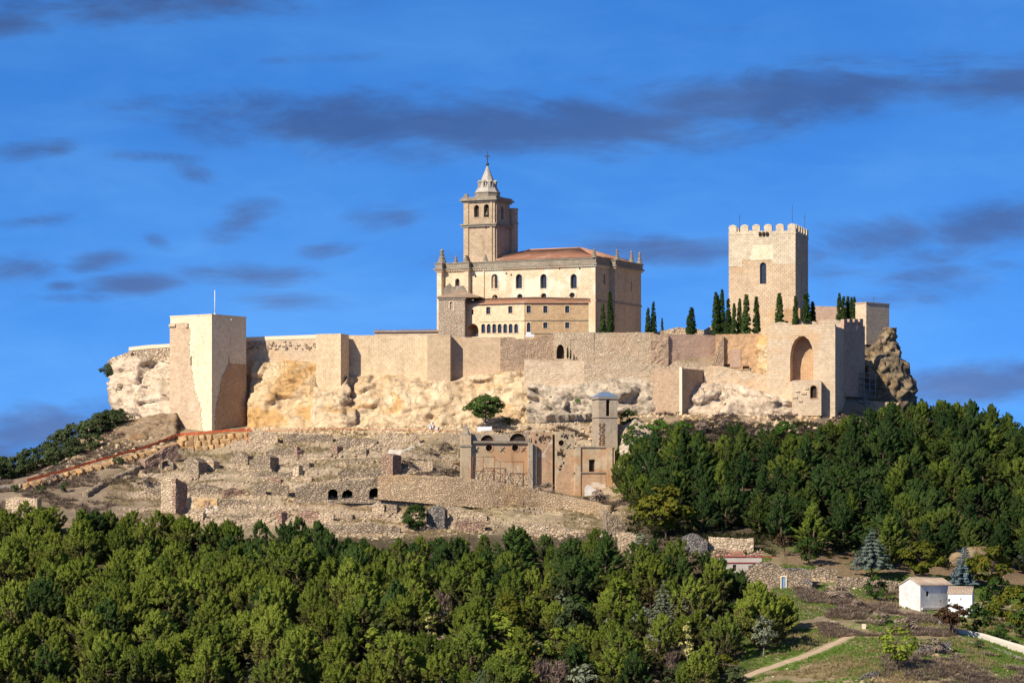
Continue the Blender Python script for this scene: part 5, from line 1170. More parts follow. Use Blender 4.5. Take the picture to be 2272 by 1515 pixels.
for k in range(46): mb.box(LR.p(u0 + (u1 - u0) * k / 46 + .1, zt - .18, .1), LR.t * .17, LR.n * .4, (0, 0, .18))
o = mb.build('dentil', M['church_ruin'], rc); o['kind'] = 'stuff'
Lu = LR.back(1.6); ol = [opx(Lu, 'arch', 1081, 967, 980, 30), opx(Lu, 'arch', 1149, 966, 980, 38)]
for i_, o in enumerate(ol): ol[i_] = (o[0], o[1], o[2], o[3], o[3] * .5 + .02)
mb = MB(); block(mb, Lu, u0, u1 + .2, zt - .5, Lu.z(1110, 963), 1.2, ol, rd=.6); mb.build('upper_wall', M['church_ruin_tower'], rc)
for o in ol: pane(rc, Lu, o, 'lunette', 'dark', .55, frame='frame', fw=.12, bars=(3, 0), surround='church_ruin', sw=.2)
for c in (1057.5, 1114.5, 1161.5):
    z = LR.z(c, 997); mb = MB(); p = LR.p(LR.u(c), z, .08)
    for s_ in (-1, 1): mb.tube([p - LR.t * .55 - Vector((0, 0, .62 * s_)), p + LR.t * .55 + Vector((0, 0, .62 * s_))], .08, 4)
    mb.build('tie_plate', M['iron'], rc)
# corner pier with its spike
Lp = Line(1030, 953.5, -9); ua, ub = Lp.u(1024), Lp.u(1045); mb = MB(); block(mb, Lp, ua, ub, zb, Lp.z(1035, 965), 2.4); mb.build('pier', M['church_ruin'], rc)
mb = MB(); wrap(mb, Lp, ua, ub, 2.4, Lp.z(1035, 991), Lp.z(1035, 987), .2); mb.build('capital', M['weathered'], rc)
mb = MB(); c = Lp.p((ua + ub) / 2, Lp.z(1035, 965), -1.2); mb.lathe(c, [(1.35, 0), (1.3, .6), (.95, 1.3), (.45, 2.3), (.15, 2.9), (.05, 3.1)], 4, R(36)); mb.build('spike', M['weathered'], rc)
# buttress, recessed wall, gap, square block
def rblock(ca, cb, top, out, depth, mat, ops=(), rd=.5, nm='wall'):
    l_ = Line(o=LR.p(0, 0, out), t=LR.t); a_, b_ = l_.u(ca), l_.u(cb); mb = MB(); block(mb, l_, a_, b_, zb - 3, l_.z((ca + cb) / 2, top), depth, ops(l_) if callable(ops) else ops, rd=rd); return mb.build(nm, M[mat], rc), l_
rblock(1173, 1182, 982, 1.5, 3.2, 'church_ruin_tower', nm='buttress'); rblock(1181.5, 1190, 986, .7, 2.2, 'church_ruin_tower', nm='buttress')
rblock(1183, 1226, 958, -.6, 5, 'church_ruin_brick', nm='transept_wall')
ob, l_ = rblock(1233, 1275.5, 957, .2, 5, 'church_ruin', ops=lambda l: [opx(l, 'round', 1245.5, 976, 989, 13)], rd=.8, nm='transept_wall')
pane(rc, l_, opx(l_, 'round', 1245.5, 976, 989, 13), 'oculus', 'dark', .75, surround='church_ruin', sw=.22)
rblock(1224, 1235, 962, -3.0, 3, 'church_ruin_tower', nm='recess_wall')
mb = MB(); p = l_.p(l_.u(1261), l_.z(1261, 990), .08)
for s_ in (-1, 1): mb.tube([p - LR.t * .6 - Vector((0, 0, .6 * s_)), p + LR.t * .6 + Vector((0, 0, .6 * s_))], .08, 4)
mb.build('tie_plate', M['iron'], rc)
mb = MB()
for (c0_, r0_, n, sx, sy) in ((1245, 1008, 26, 7, 8), (1205, 972, 30, 17, 9), (1258, 968, 16, 14, 8), (1243, 1035, 10, 8, 12)):
    for k in range(n):
        c = c0_ + random.gauss(0, sx * .55); r = r0_ + random.gauss(0, sy * .55)
        ll = l_ if c > 1234 else Line(o=LR.p(0, 0, -.6), t=LR.t)
        if 1224 < c < 1236 or c < 1188 or c > 1272: continue
        s_ = random.uniform(.18, .5); mb.cbox(ll.p(ll.u(c), ll.z(c, r), .0), s_, .12, s_ * random.uniform(.8, 1.4), math.atan2(LR.t.y, LR.t.x))
o = mb.build('putlog_hole', M['dark'], rc); o['kind'] = 'stuff'  # dark blocks with the holes' shade in their colour
mb = MB(); l2 = Line(o=LR.p(0, 0, .2), t=LR.t); rough_wall(mb, Line(o=LR.p(0, 0, .3), t=LR.t), l2.u(1234), l2.u(1275), interp_top(l2, [(1234, 1060), (1245, 1040), (1262, 1022), (1275, 1012)]), zb - 2, .3, .06, .5, 12, step=.5); mb.build('bare_brick', M['church_ruin_brick'], rc)
# two storey block
opb = lambda l: [opx(l, 'rect', 1313.5, 1019, 1046, 13.5)]
ob, l_ = rblock(1276, 1364, 991, 1.6, 7, 'church_ruin', ops=opb, rd=1.0, nm='sacristy_wall'); pane(rc, l_, opb(l_)[0], 'window_void', 'dark', .95)
for ca, cb in ((1276, 1288), (1345, 1358)): mb = MB(); mb.box(l_.p(l_.u(ca), zb - 3, -.1), LR.t * (l_.u(cb) - l_.u(ca)), LR.n * .5, (0, 0, l_.z(1300, 992) - zb + 3)); mb.build('pilaster', M['church_ruin'], rc)
mb = MB(); mb.box(l_.p(l_.u(1290), zb - 3, .0), LR.t * (l_.u(1344) - l_.u(1290)), LR.n * .14, (0, 0, l_.z(1300, 1052) - zb + 3)); mb.build('bare_brick', M['church_ruin_brick'], rc)
mb = MB(); rough_wall(mb, Line(o=l_.p(0, 0, .3), t=LR.t), l_.u(1297), l_.u(1322), interp_top(l_, [(1297, 1082), (1303, 1074), (1310, 1078), (1322, 1086)]), zb - 3, .4, .06, .3, 14, step=.4); mb.build('white_patch', M['white_plaster'], rc)
mb = MB(); wrap(mb, l_, l_.u(1276), l_.u(1364), 7, l_.z(1300, 1049.5), l_.z(1300, 1047), .35, 'flr'); wrap(mb, l_, l_.u(1276), l_.u(1364), 7, l_.z(1300, 993), l_.z(1300, 990), .3, 'flr'); mb.build('string_course', M['weathered'], rc)
# bell tower of the ruin
Lb = Line(1329, 964, -14); ua, ub = Lb.u(1328.5), Lb.u(1370); zt = Lb.z(1350, 882); op = [opx(Lb, 'arch', 1349, 886, 923, 8.5)]
tw = Lb.left(ua, 6.5)
mb = MB(); block(mb, Lb, ua, ub, zb - 3, zt, 6.5, op, rd=1.2); mb.build('tower', M['church_ruin_tower'], rc); pane(rc, Lb, op[0], 'belfry_arch', 'dark', 1.15)
mb = MB(); wrap(mb, Lb, ua, ub, 6.5, Lb.z(1350, 926), Lb.z(1350, 924.5), .22); wrap(mb, Lb, ua, ub, 6.5, zt - .3, zt + .15, .3); mb.build('string_course', M['church_ruin_tower'], rc)
mb = MB(); p = [Lb.p(ua - .35, zt + .15, .35), Lb.p(ub + .35, zt + .15, .35), Lb.p(ub + .35, zt + .15, -6.85), Lb.p(ua - .35, zt + .15, -6.85)]; q = [Lb.p(ua + 1.6, Lb.z(1346, 868), -2.4), Lb.p(ub - 1.6, Lb.z(1346, 868), -2.4), Lb.p(ub - 1.6, Lb.z(1346, 868), -4.2), Lb.p(ua + 1.6, Lb.z(1346, 868), -4.2)]
for k in range(4): mb.quad(p[k], p[(k + 1) % 4], q[(k + 1) % 4], q[k])
mb.quad(*q); flat_poly(mb, [v - Vector((0, 0, .02)) for v in p], False); mb.build('slate_roof', M['slate'], rc)
mb = MB(); mb.box(Lb.p(Lb.u(1329.5), Lb.z(1335, 990), -.2), Lb.t * (Lb.u(1341) - Lb.u(1329.5)), Lb.n * .3, (0, 0, Lb.z(1335, 938) - Lb.z(1335, 990))); mb.build('brick_patch', M['church_ruin_brick'], rc)
mb = MB()
for r in range(12):
    for c in (1330.5, 1337.5): mb.cbox(Lb.p(Lb.u(c + random.uniform(-.6, 2)), Lb.z(1335, 941 + r * 4.1), .12), .5, .12, .24, R(14))
o = mb.build('putlog_hole', M['dark'], rc); o['kind'] = 'stuff'  # hole shade painted as small dark blocks
# rusty scaffold braced against the nave
Ls = Line(o=LR.p(0, 0, 2.6), t=LR.t); sc = thing('rusty_scaffold', 'rusty steel shoring frame in two bays before the ruined nave', 'scaffold', Ls.p(6, Ls.z(1100, 1078)))
def bar(pts, nm='upright', r=.07): mb = MB(); mb.tube([Ls.p(Ls.u(c), Ls.z(c, row), o) for c, row, o in pts], r, 5); mb.build(nm, M['rust'], sc)
for c, top in ((1048, 1013), (1072, 1013), (1097.5, 1013), (1110.5, 1024), (1138.5, 1024), (1161.5, 1024)): bar([(c, 1086, 0), (c, top, 0)]); bar([(c, top, 0), (c + 1, 1086, -2.2)], 'brace', .045)
for a_, b_, r in ((1048, 1097.5, 1013), (1048, 1097.5, 1044), (1110.5, 1161.5, 1024), (1110.5, 1161.5, 1052)): bar([(a_, r, 0), (b_, r, 0)], 'rail')
bar([(1097.5, 1013, 0), (1104, 1024, 0), (1110.5, 1024, 0)], 'rail'); bar([(1097.5, 1044, 0), (1110.5, 1051, 0)], 'rail')
for a_, r0_, b_, r1_ in ((1048, 1013, 1060, 1062), (1072, 1013, 1086, 1062), (1097.5, 1018, 1125, 1080), (1138.5, 1024, 1161, 1080), (1161.5, 1030, 1176, 1075)): bar([(a_, r0_, 0), (b_, r1_, .8)], 'brace', .045)

# ------------------------------------------------------------------ long curved retaining wall and the vaulted cellars
def strip_wall(label, pts, thick, mat, name, cat, amp=.2, jag=.15, seed=1, step=.6, batter=.08):
    """a wall that bends: pts (column, top row, bottom row, depth)"""
    t = thing(name, label, cat, W(pts[len(pts) // 2][0], pts[len(pts) // 2][2], pts[len(pts) // 2][3]))
    A = np.array([W(p[0], p[1], p[3])[:] for p in pts]); B = np.array([W(p[0], p[2], p[3])[:] for p in pts])
    ln = np.concatenate([[0], np.cumsum(np.hypot(np.diff(A[:, 0]), np.diff(A[:, 1])))]); n = int(ln[-1] / step); s = np.linspace(0, ln[-1], n + 1)
    a = np.stack([np.interp(s, ln, A[:, k]) for k in range(3)], 1); b = np.stack([np.interp(s, ln, B[:, k]) for k in range(3)], 1)
    for k in range(3):
        for q in (a, b): q[1:-1, k] = np.convolve(np.pad(q[:, k], 2, mode='edge'), np.ones(5) / 5, 'valid')[1:-1]
    a[:, 2] += (fbm(s / 1.2, seed, 0, seed, 3) - .5) * 2 * jag; m = max(3, int(np.max(a[:, 2] - b[:, 2]) / step))
    tx, ty = np.gradient(a[:, 0]), np.gradient(a[:, 1]); h = np.hypot(tx, ty); nx, ny = ty / h, -tx / h
    tt = np.linspace(0, 1, m + 1); P = a[:, None] * tt[None, :, None] + b[:, None] * (1 - tt[None, :, None])
    d = (fbm(s[:, None] / 1.1, P[..., 2] / 1.0, seed, seed, 3) - .5) * 2 * amp - batter * (P[..., 2] - b[:, None, 2])
    F = P.copy(); F[..., 0] += nx[:, None] * d; F[..., 1] += ny[:, None] * d
    Bk = P.copy(); Bk[..., 0] -= nx[:, None] * thick; Bk[..., 1] -= ny[:, None] * thick
    N = F.reshape(-1, 3); V = np.concatenate([N, Bk.reshape(-1, 3)]); i = np.arange((n + 1) * (m + 1)).reshape(n + 1, m + 1); o = len(N)
    fs = [np.stack([i[:-1, :-1].ravel(), i[1:, :-1].ravel(), i[1:, 1:].ravel(), i[:-1, 1:].ravel()], 1), o + np.stack([i[1:, :-1].ravel(), i[:-1, :-1].ravel(), i[:-1, 1:].ravel(), i[1:, 1:].ravel()], 1),
          np.stack([i[:-1, -1], i[1:, -1], i[1:, -1] + o, i[:-1, -1] + o], 1), np.stack([i[0, :-1] + o, i[0, :-1], i[0, 1:], i[0, 1:] + o], 1), np.stack([i[-1, :-1], i[-1, :-1] + o, i[-1, 1:] + o, i[-1, 1:]], 1)]
    link('wall', np_mesh('wall', V, np.concatenate(fs), M[mat]), t); return t
strip_wall('long curved rubble retaining wall sweeping down below the ruined church', [(838, 1054, 1108, 922), (900, 1053, 1112, 920), (960, 1054, 1118, 918), (1020, 1058, 1122, 917), (1080, 1065, 1128, 917), (1140, 1076, 1133, 918), (1200, 1088, 1138, 919), (1260, 1101, 1145, 918), (1310, 1113, 1150, 915), (1347, 1122, 1155, 911)], 2.5, 'retain', 'retaining_wall', 'retaining wall', .3, .3, 3)
# cellar terrace with three vaulted mouths
Lc = Line(845, 922.5, -3); t = thing('cellar_wall', 'old terrace wall with three dark vaulted cellar mouths', 'ruined wall', Lc.p(-9, Lc.z(780, 1110)))
oc = [opx(Lc, 'arch', 738.5, 1084, 1108, 23), opx(Lc, 'arch', 771, 1086, 1106, 24), opx(Lc, 'arch', 831, 1081, 1106, 23)]
mb = MB(); rough_wall(mb, Lc, Lc.u(655), Lc.u(846), interp_top(Lc, [(655, 1080), (690, 1074), (740, 1070), (790, 1066), (846, 1060)]), Lc.z(770, 1116), 3.2, .3, .35, 21, step=.33, holes=[(o[1] - o[3] / 2, o[1] + o[3] / 2, o[2], o[2] + o[4], 'arch') for o in oc]); mb.build('wall', M['ruin'], t)
for o in oc:
    pts = outline(*o); mb = MB()
    for k in range(len(pts)): a_, b_ = pts[k], pts[(k + 1) % len(pts)]; mb.quad(Lc.p(*a_, -.3), Lc.p(*a_, -5.5), Lc.p(*b_, -5.5), Lc.p(*b_, -.3))
    mb.quad(*[Lc.p(a_, b_, -5.5) for a_, b_ in pts]); mb.build('vault', M['dark'], t)  # cellar darkness painted on the vault lining

# ------------------------------------------------------------------ stubs of ruined houses on the terraces
def stub(label, c0, c1, tops, bot, th, thick, mat, jag=.5, amp=.3, dd=0.0, name='ruined_wall', holes=None, step=.45):
    """a broken wall: foot at the ground point of (middle column, bot); tops: rows along it"""
    g = ground((c0 + c1) / 2, bot); L = Line((c0 + c1) / 2, g.y + dd, th)
    cs = np.linspace(c0, c1, len(tops)); ua, ub = L.u(c0), L.u(c1)
    zlow = min(gz(*L.p(u, 0, o).xy) for u in (ua, (ua + ub) / 2, ub) for o in (0, -thick)) - .6
    tp = interp_top(L, list(zip(cs, tops))); hs = []
    if holes: hs = [(L.u(h[0]), L.u(h[1]), L.z(h[0], h[3]), L.z(h[0], h[2]), 'arch') for h in holes]
    mb = MB(); rough_wall(mb, L, ua, ub, tp, zlow, thick, amp, jag, int(c0 * 7 + bot) % 997, step=step, holes=hs, taper=.03)
    me = mb.mesh(name, M[mat]); o = bpy.data.objects.new(name, me); COL.objects.link(o); c = L.p((ua + ub) / 2, zlow, -thick / 2)
    me.transform(Matrix.Translation(-c)); o.location = c; return tag(o, label, 'ruined wall')
STUBS = [
 ('pale rubble wall face just beyond the end of the orange boulder wall', 551, 616, [957, 955, 958, 962], 990, 0, 3, 'ruin_white', .3),
 ('jagged reddish wall stepping down the slope under the corner tower', 322, 396, [1022, 1010, 1000, 990, 984], 1040, -38, 2.0, 'ruin_red', .5),
 ('ruined wall stub with a round opening beneath the stepped reddish wall', 351, 384, [1028, 1017, 1016, 1026], 1045, 8, 2.0, 'ruin', .4),
 ('crumbling block of rubble masonry below the orange boulder wall', 407, 440, [1024, 1014, 1016, 1024], 1050, 30, 4, 'ruin', .6),
 ('pair of broken pinkish piers on the second terrace', 446, 474, [1022, 1016, 1014, 1022], 1048, 25, 3, 'ruin_white', .7),
 ('upright wall fragment with a bright edge on the second terrace', 511, 549, [1010, 1003, 1004, 1012], 1030, 28, 3, 'ruin', .6),
 ('squat corner block with a deep shaded side on the second terrace', 553, 599, [1020, 1012, 1009, 1012], 1043, 26, 4.5, 'ruin', .4),
 ('small block standing alone on the grass right of the squat corner block', 657, 686, [1028, 1024, 1025], 1041, 28, 2.5, 'ruin', .4),
 ('low line of rubble along the upper grass bank', 668, 740, [1014, 1009, 1008, 1010, 1014], 1023, 0, 2, 'ruin_white', .4),
 ('long rubble terrace face near the foot of the cliff', 745, 836, [974, 968, 972, 970, 976], 992, 2, 2.5, 'ruin', .4),
 ('pale and ochre stone facing under the cliff beside the red line', 836, 930, [962, 960, 963, 966], 984, 0, 2, 'ruin_white', .4),
 ('grey rubble terrace face below the tower foot', 628, 738, [964, 962, 966, 963, 966], 984, 0, 2.5, 'ruin', .4),
 ('dark notch stone stub in the middle of the slope', 735, 748, [990, 988, 992], 1004, 35, 2.5, 'ruin_red', .3),
 ('tall narrow wall stub at the head of the retaining wall', 846, 871, [1014, 1006, 1003, 1008], 1052, 38, 3.5, 'ruin_red', .5),
 ('low rubble bank leading up to the tall narrow stub', 750, 846, [1046, 1040, 1042, 1038, 1036], 1062, -2, 2, 'ruin', .5),
 ('bright pale wall fragment in the centre terraces', 646, 692, [1058, 1054, 1056, 1060], 1070, 12, 2.5, 'ruin_white', .5),
 ('low crumbled terrace wall above the orange plaster room', 404, 492, [1080, 1074, 1072, 1076, 1080], 1099, 0, 2.5, 'ruin', .5),
 ('ochre plastered cellar room wall low on the slope', 404, 482, [1104, 1102, 1103, 1105], 1130, 6, 2.2, 'cliff_ochre', .3),
 ('leaning block at the head of the pale ramp', 441, 462, [1112, 1106, 1112], 1128, 32, 3, 'ruin_red', .4),
 ('rubble wall with a small arched niche on the third terrace', 560, 640, [1078, 1072, 1074, 1078], 1100, 0, 2.5, 'ruin', .5),
 ('white and red wall stub right of the niche terrace', 498, 545, [1086, 1080, 1084, 1092], 1102, -24, 2, 'ruin_red', .4),
 ('pair of pale door jambs low on the slope under the cellars', 826, 852, [1120, 1114, 1115, 1122], 1140, 12, 2.5, 'ruin_white', .5),
 ('ochre jamb stump beside the pale door jambs', 857, 880, [1120, 1116, 1120], 1138, 14, 2.5, 'ruin', .5),
 ('reddish wall with broken corner just above the pine tops', 664, 706, [1136, 1131, 1133, 1137], 1160, 20, 2.5, 'ruin_red', .5),
 ('stone house wall remnant beside the reddish broken corner', 706, 740, [1140, 1136, 1134, 1138], 1160, 4, 2.5, 'ruin_white', .5),
 ('low stone room wall centred under the vaulted cellars', 742, 782, [1142, 1140, 1142], 1154, 10, 2.5, 'ruin', .4),
 ('long lowest rubble terrace wall behind the pine tops', 722, 888, [1166, 1162, 1165, 1161, 1164, 1168], 1186, 2, 3, 'ruin', .6),
 ('dark dry stone bank fallen from the retaining wall beside the ivy mound', 946, 986, [1130, 1122, 1121, 1128], 1176, 10, 4, 'ruin_grey', .5),
 ('white plastered wall remnant below the retaining wall', 998, 1080, [1137, 1133, 1135, 1140], 1153, -4, 2.5, 'ruin_white', .4),
 ('reddish rubble face under the white plastered remnant', 1010, 1076, [1158, 1154, 1158], 1180, 0, 2.5, 'ruin_red', .5),
 ('low pale rubble steps at the lower end of the retaining wall', 1150, 1300, [1160, 1162, 1168, 1172, 1176], 1188, -6, 2.5, 'ruin_white', .5),
 ('brown rubble corner beyond the retaining wall end', 1346, 1392, [1130, 1140, 1152, 1166], 1185, -12, 4, 'ruin', .6),
 ('sunlit cream wall patches between the tree tops at the wood edge', 1376, 1412, [1190, 1182, 1180, 1186], 1222, -10, 3, 'ruin_white', .6),
 ('reddish wall remnant among pines below the sunlit cream patches', 1390, 1420, [1226, 1222, 1226], 1250, -10, 3, 'ruin_red', .5),
 ('rounded grey dry stone bastion in front of the dark pines', 1498, 1570, [1198, 1188, 1184, 1187, 1198], 1232, 0, 5, 'ruin_grey', .4),
 ('long whitewashed ruin wall behind the house with red beams', 1572, 1672, [1190, 1192, 1194, 1193], 1226, 6, 2.5, 'ruin_white', .25),
 ('low terrace wall running from the blue door house towards the cedar', 1800, 1858, [1262, 1258, 1260, 1264], 1285, -4, 2, 'ruin', .3),
 ('collapsed stone bank below the cedar and tall bare trunk', 1856, 1990, [1282, 1278, 1280, 1284, 1290], 1308, -4, 2.5, 'ruin', .4),
 ('pale broken wall end running into the white house', 1975, 2010, [1290, 1292, 1296], 1312, -6, 2, 'ruin_white', .3),
 ('low dry stone wall fragment crossing the grass at the bottom', 1898, 1950, [1512, 1500, 1490, 1486], 1508, -20, 1.2, 'ruin_grey', .25),
 ('ragged dark stone bank under the roadside', 2042, 2110, [1436, 1430, 1424, 1420], 1450, -10, 2, 'ruin_grey', .3),
 ('thin terrace wall line under the squat corner block', 560, 650, [1050, 1047, 1049, 1046], 1060, -3, 1.6, 'ruin', .5),
 ('short cross wall climbing the bank from the thin terrace line', 640, 662, [1046, 1040, 1034], 1056, 40, 1.6, 'ruin_white', .5),
 ('broken house front at the foot of the grey terrace face', 590, 660, [1000, 993, 996, 990, 998], 1010, 6, 2.0, 'ruin', .7),
 ('cross wall running down from the broken house front', 660, 680, [990, 996, 1004], 1014, -40, 1.6, 'ruin_red', .5),
 ('low wall ring of a vanished room above the cellars', 760, 830, [1022, 1016, 1018, 1020], 1030, 4, 1.8, 'ruin', .6),
 ('stub with a dark shaded end above the niche wall', 590, 622, [1066, 1058, 1062], 1074, 30, 2.4, 'ruin_red', .5),
 ('house corner left on the grass below the long rubble face', 786, 812, [1000, 994, 998], 1010, 30, 2.4, 'ruin', .5),
 ('rubble line edging the grass left of the thicket', 872, 960, [1024, 1019, 1022, 1024], 1034, 2, 1.8, 'ruin_white', .5),
 ('rubble line under the pale upper ramp', 880, 985, [1036, 1031, 1034, 1038], 1048, -2, 2.0, 'ruin', .5),
 ('low crumbled wall between the tall pillar and the niche wall', 484, 556, [1112, 1106, 1108, 1112], 1122, -4, 1.8, 'ruin', .5),
 ('broken room wall just above the pines under the niche wall', 560, 650, [1124, 1118, 1122, 1118, 1126], 1136, 3, 2.2, 'ruin_white', .6),
 ('rubble edge along the lowest left terrace behind the pines', 480, 600, [1146, 1141, 1144, 1142], 1156, 2, 2.2, 'ruin', .6),
 ('reddish cross wall at the outer end of the lowest rubble edge', 600, 624, [1140, 1132, 1138], 1156, 36, 2.4, 'ruin_red', .5),
 ('short wall between the tall pillar and the slanting wall', 318, 356, [1086, 1080, 1084], 1098, 14, 2.0, 'ruin', .5),
 ('half buried wall end beneath the leaning block of the pale ramp', 410, 450, [1140, 1134, 1140], 1150, 20, 2.2, 'ruin_white', .5),
 ('pale squared stone block wall beside the road at the very left edge', 12, 82, [1106, 1102, 1103, 1106], 1132, 15, 3, 'ruin_white', .2),
]
for s_ in STUBS:
    lab, c0, c1, tops, bot, th, thick, mt, jg = s_
    stub(lab, c0, c1, tops, bot, th, thick, mt, jg, holes=[(590, 604, 1080, 1097)] if 'niche' in lab else ([(358, 374, 1022, 1040)] if 'round opening' in lab else None))
L = Line(390, 916, 28); u0, u1 = L.u(357), L.u(390); t = thing('ruined_pillar', 'tall square ruined house corner standing upright above the pine tops', 'ruined wall', L.p((u0 + u1) / 2, L.z(380, 1150)))
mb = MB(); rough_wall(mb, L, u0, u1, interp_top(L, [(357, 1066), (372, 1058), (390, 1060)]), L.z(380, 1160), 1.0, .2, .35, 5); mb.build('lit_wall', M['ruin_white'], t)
Rt = L.right(u1); mb = MB(); rough_wall(mb, Rt, -.05, 5.2, lambda u: L.z(390, 1061) - .25 * u, L.z(380, 1165), 1.0, .25, .4, 6); mb.build('shaded_wall', M['ruin_red'], t)  # darker rubble than the lit face: shade put into the colour
strip_wall('long broken rubble wall slanting down towards the left wood edge', [(196, 1092, 1112, 930), (230, 1074, 1100, 940), (262, 1058, 1084, 948), (300, 1038, 1064, 955), (318, 1030, 1050, 960)], 1.6, 'ruin', 'ruined_wall', 'ruined wall', .25, .6, 8)

# ------------------------------------------------------------------ boulder wall: every block an object
bw = thing('boulder_wall', 'long retaining wall of big orange limestone boulders rising to the corner tower', 'boulder wall', W(400, 1000, 975))
BM = [boulder_mesh('stone', M['boulder'], s, 2, .16, .68) for s in range(7)]
bcount = 0
def stone_piece(p, sx, sy, sz, tilt=0.0):
    global bcount
    o = bpy.data.objects.new('stone', random.choice(BM)); COL.objects.link(o); o.parent = bw; o.matrix_parent_inverse = Matrix.Translation(-bw.location)
    o.location = p; o.scale = (sx, sy, sz); o.rotation_euler = (random.uniform(-.12, .12), tilt + random.uniform(-.12, .12), random.uniform(-.5, .5)); bcount += 1
def boulder_run(pts, rows, wd):
    """pts: (column, top row, bottom row)"""
    c = pts[0][0]; cols = [p[0] for p in pts]
    for r in range(rows):
        c = pts[0][0] + random.uniform(0, 8)
        while c < pts[-1][0]:
            wpx = random.uniform(.7, 1.35) * wd; tp = np.interp(c, cols, [p[1] for p in pts]); bt = np.interp(c, cols, [p[2] for p in pts]); h = (bt - tp) / rows
            d = np.interp(c, cols, [p[3] for p in pts]); sl = (np.interp(c + 10, cols, [p[1] for p in pts]) - tp) / 10
            p = W(c + wpx / 2, bt - h * (r + .5), d + r * .35); k = K * d
            stone_piece(p, wpx * k * .56, 1.1, h * k * .60, math.atan(sl) if abs(sl) < .9 else .6); c += wpx * .98
boulder_run([(48, 1073, 1090, 942), (120, 1055, 1074, 952), (200, 1033, 1053, 961), (270, 1014, 1035, 968), (330, 998, 1020, 974), (398, 976, 1000, 981)], 2, 15)
boulder_run([(396, 968, 1003, 980), (440, 966, 1002, 981), (500, 962, 996, 982), (556, 960, 990, 983)], 3, 15)
mb = MB()
for a_, b_ in (((45, 1082, 944), (398, 990, 983)), ((396, 988, 982.5), (556, 977, 985))):
    rough_wall(mb, Line(o=W(*a_), t=(Vector((W(*b_) - W(*a_)).xy.to_3d()).normalized())), 0, (W(*b_) - W(*a_)).xy.length, (lambda A, B: (lambda u: A.z + (B.z - A.z) * u / (B - A).xy.length))(W(a_[0], a_[1] - 8, a_[2]), W(b_[0], b_[1] - 8, b_[2])), W(*a_).z - 3.5, 1.5, .1, .1, 4, step=1.0)
mb.build('backing', M['dirt'], bw)
# orange safety netting along its top and on to the cliff foot
mb = MB(); net = [(60, 1069, 947), (130, 1050, 955), (200, 1029, 963), (270, 1009, 970), (330, 993, 976), (372, 975, 982), (400, 966, 984), (440, 964, 984), (500, 958, 985), (556, 957, 986)]
nt_ = thing('safety_fence', 'orange red plastic safety netting along the top of the boulder wall', 'safety fence', W(300, 1000, 972))
for (a_, b_) in zip(net[:-1], net[1:]):
    n = 6
    for k in range(n):
        p = W(*a_).lerp(W(*b_), k / n); q = W(*a_).lerp(W(*b_), (k + 1) / n); up = Vector((0, 0, .55 + .25 * random.random())); sag = Vector((random.uniform(-.1, .1), random.uniform(-.2, .1), 0))
        mb.add([p, q, q + up + sag, p + up + sag, p + Vector((0, .05, 0)), q + Vector((0, .05, 0)), q + up + sag + Vector((0, .05, 0)), p + up + sag + Vector((0, .05, 0))], [(0, 1, 2, 3), (7, 6, 5, 4), (3, 2, 6, 7), (1, 0, 4, 5)])
mb.build('netting', M['orange_net'], nt_)
mb = MB(); ln = [W(c, r, d) for c, r, d in ((560, 957, 985), (640, 955, 984), (760, 951, 982), (860, 953, 982), (960, 953, 981), (1022, 958, 978))]
mb.tube(ln, .09, 4); tp = thing('barrier_tape', 'thin red barrier tape strung along the foot of the cliff', 'barrier tape', ln[2]); mb.build('tape', M['orange_net'], tp)
for p in ln: mb = MB(); mb.tube([p - Vector((0, 0, 1.2)), p + Vector((0, 0, .2))], .05, 5); mb.build('post', M['rust'], tp)
mb = MB(); p = W(553, 972, 981); mb.tube([p + Vector((-.3, 0, -1)), p + Vector((.2, -.2, 1.6))], .35, 6); tag(mb.build('rolled_net', M['orange_net']), 'roll of red orange netting hung at the boulder wall end', 'netting')
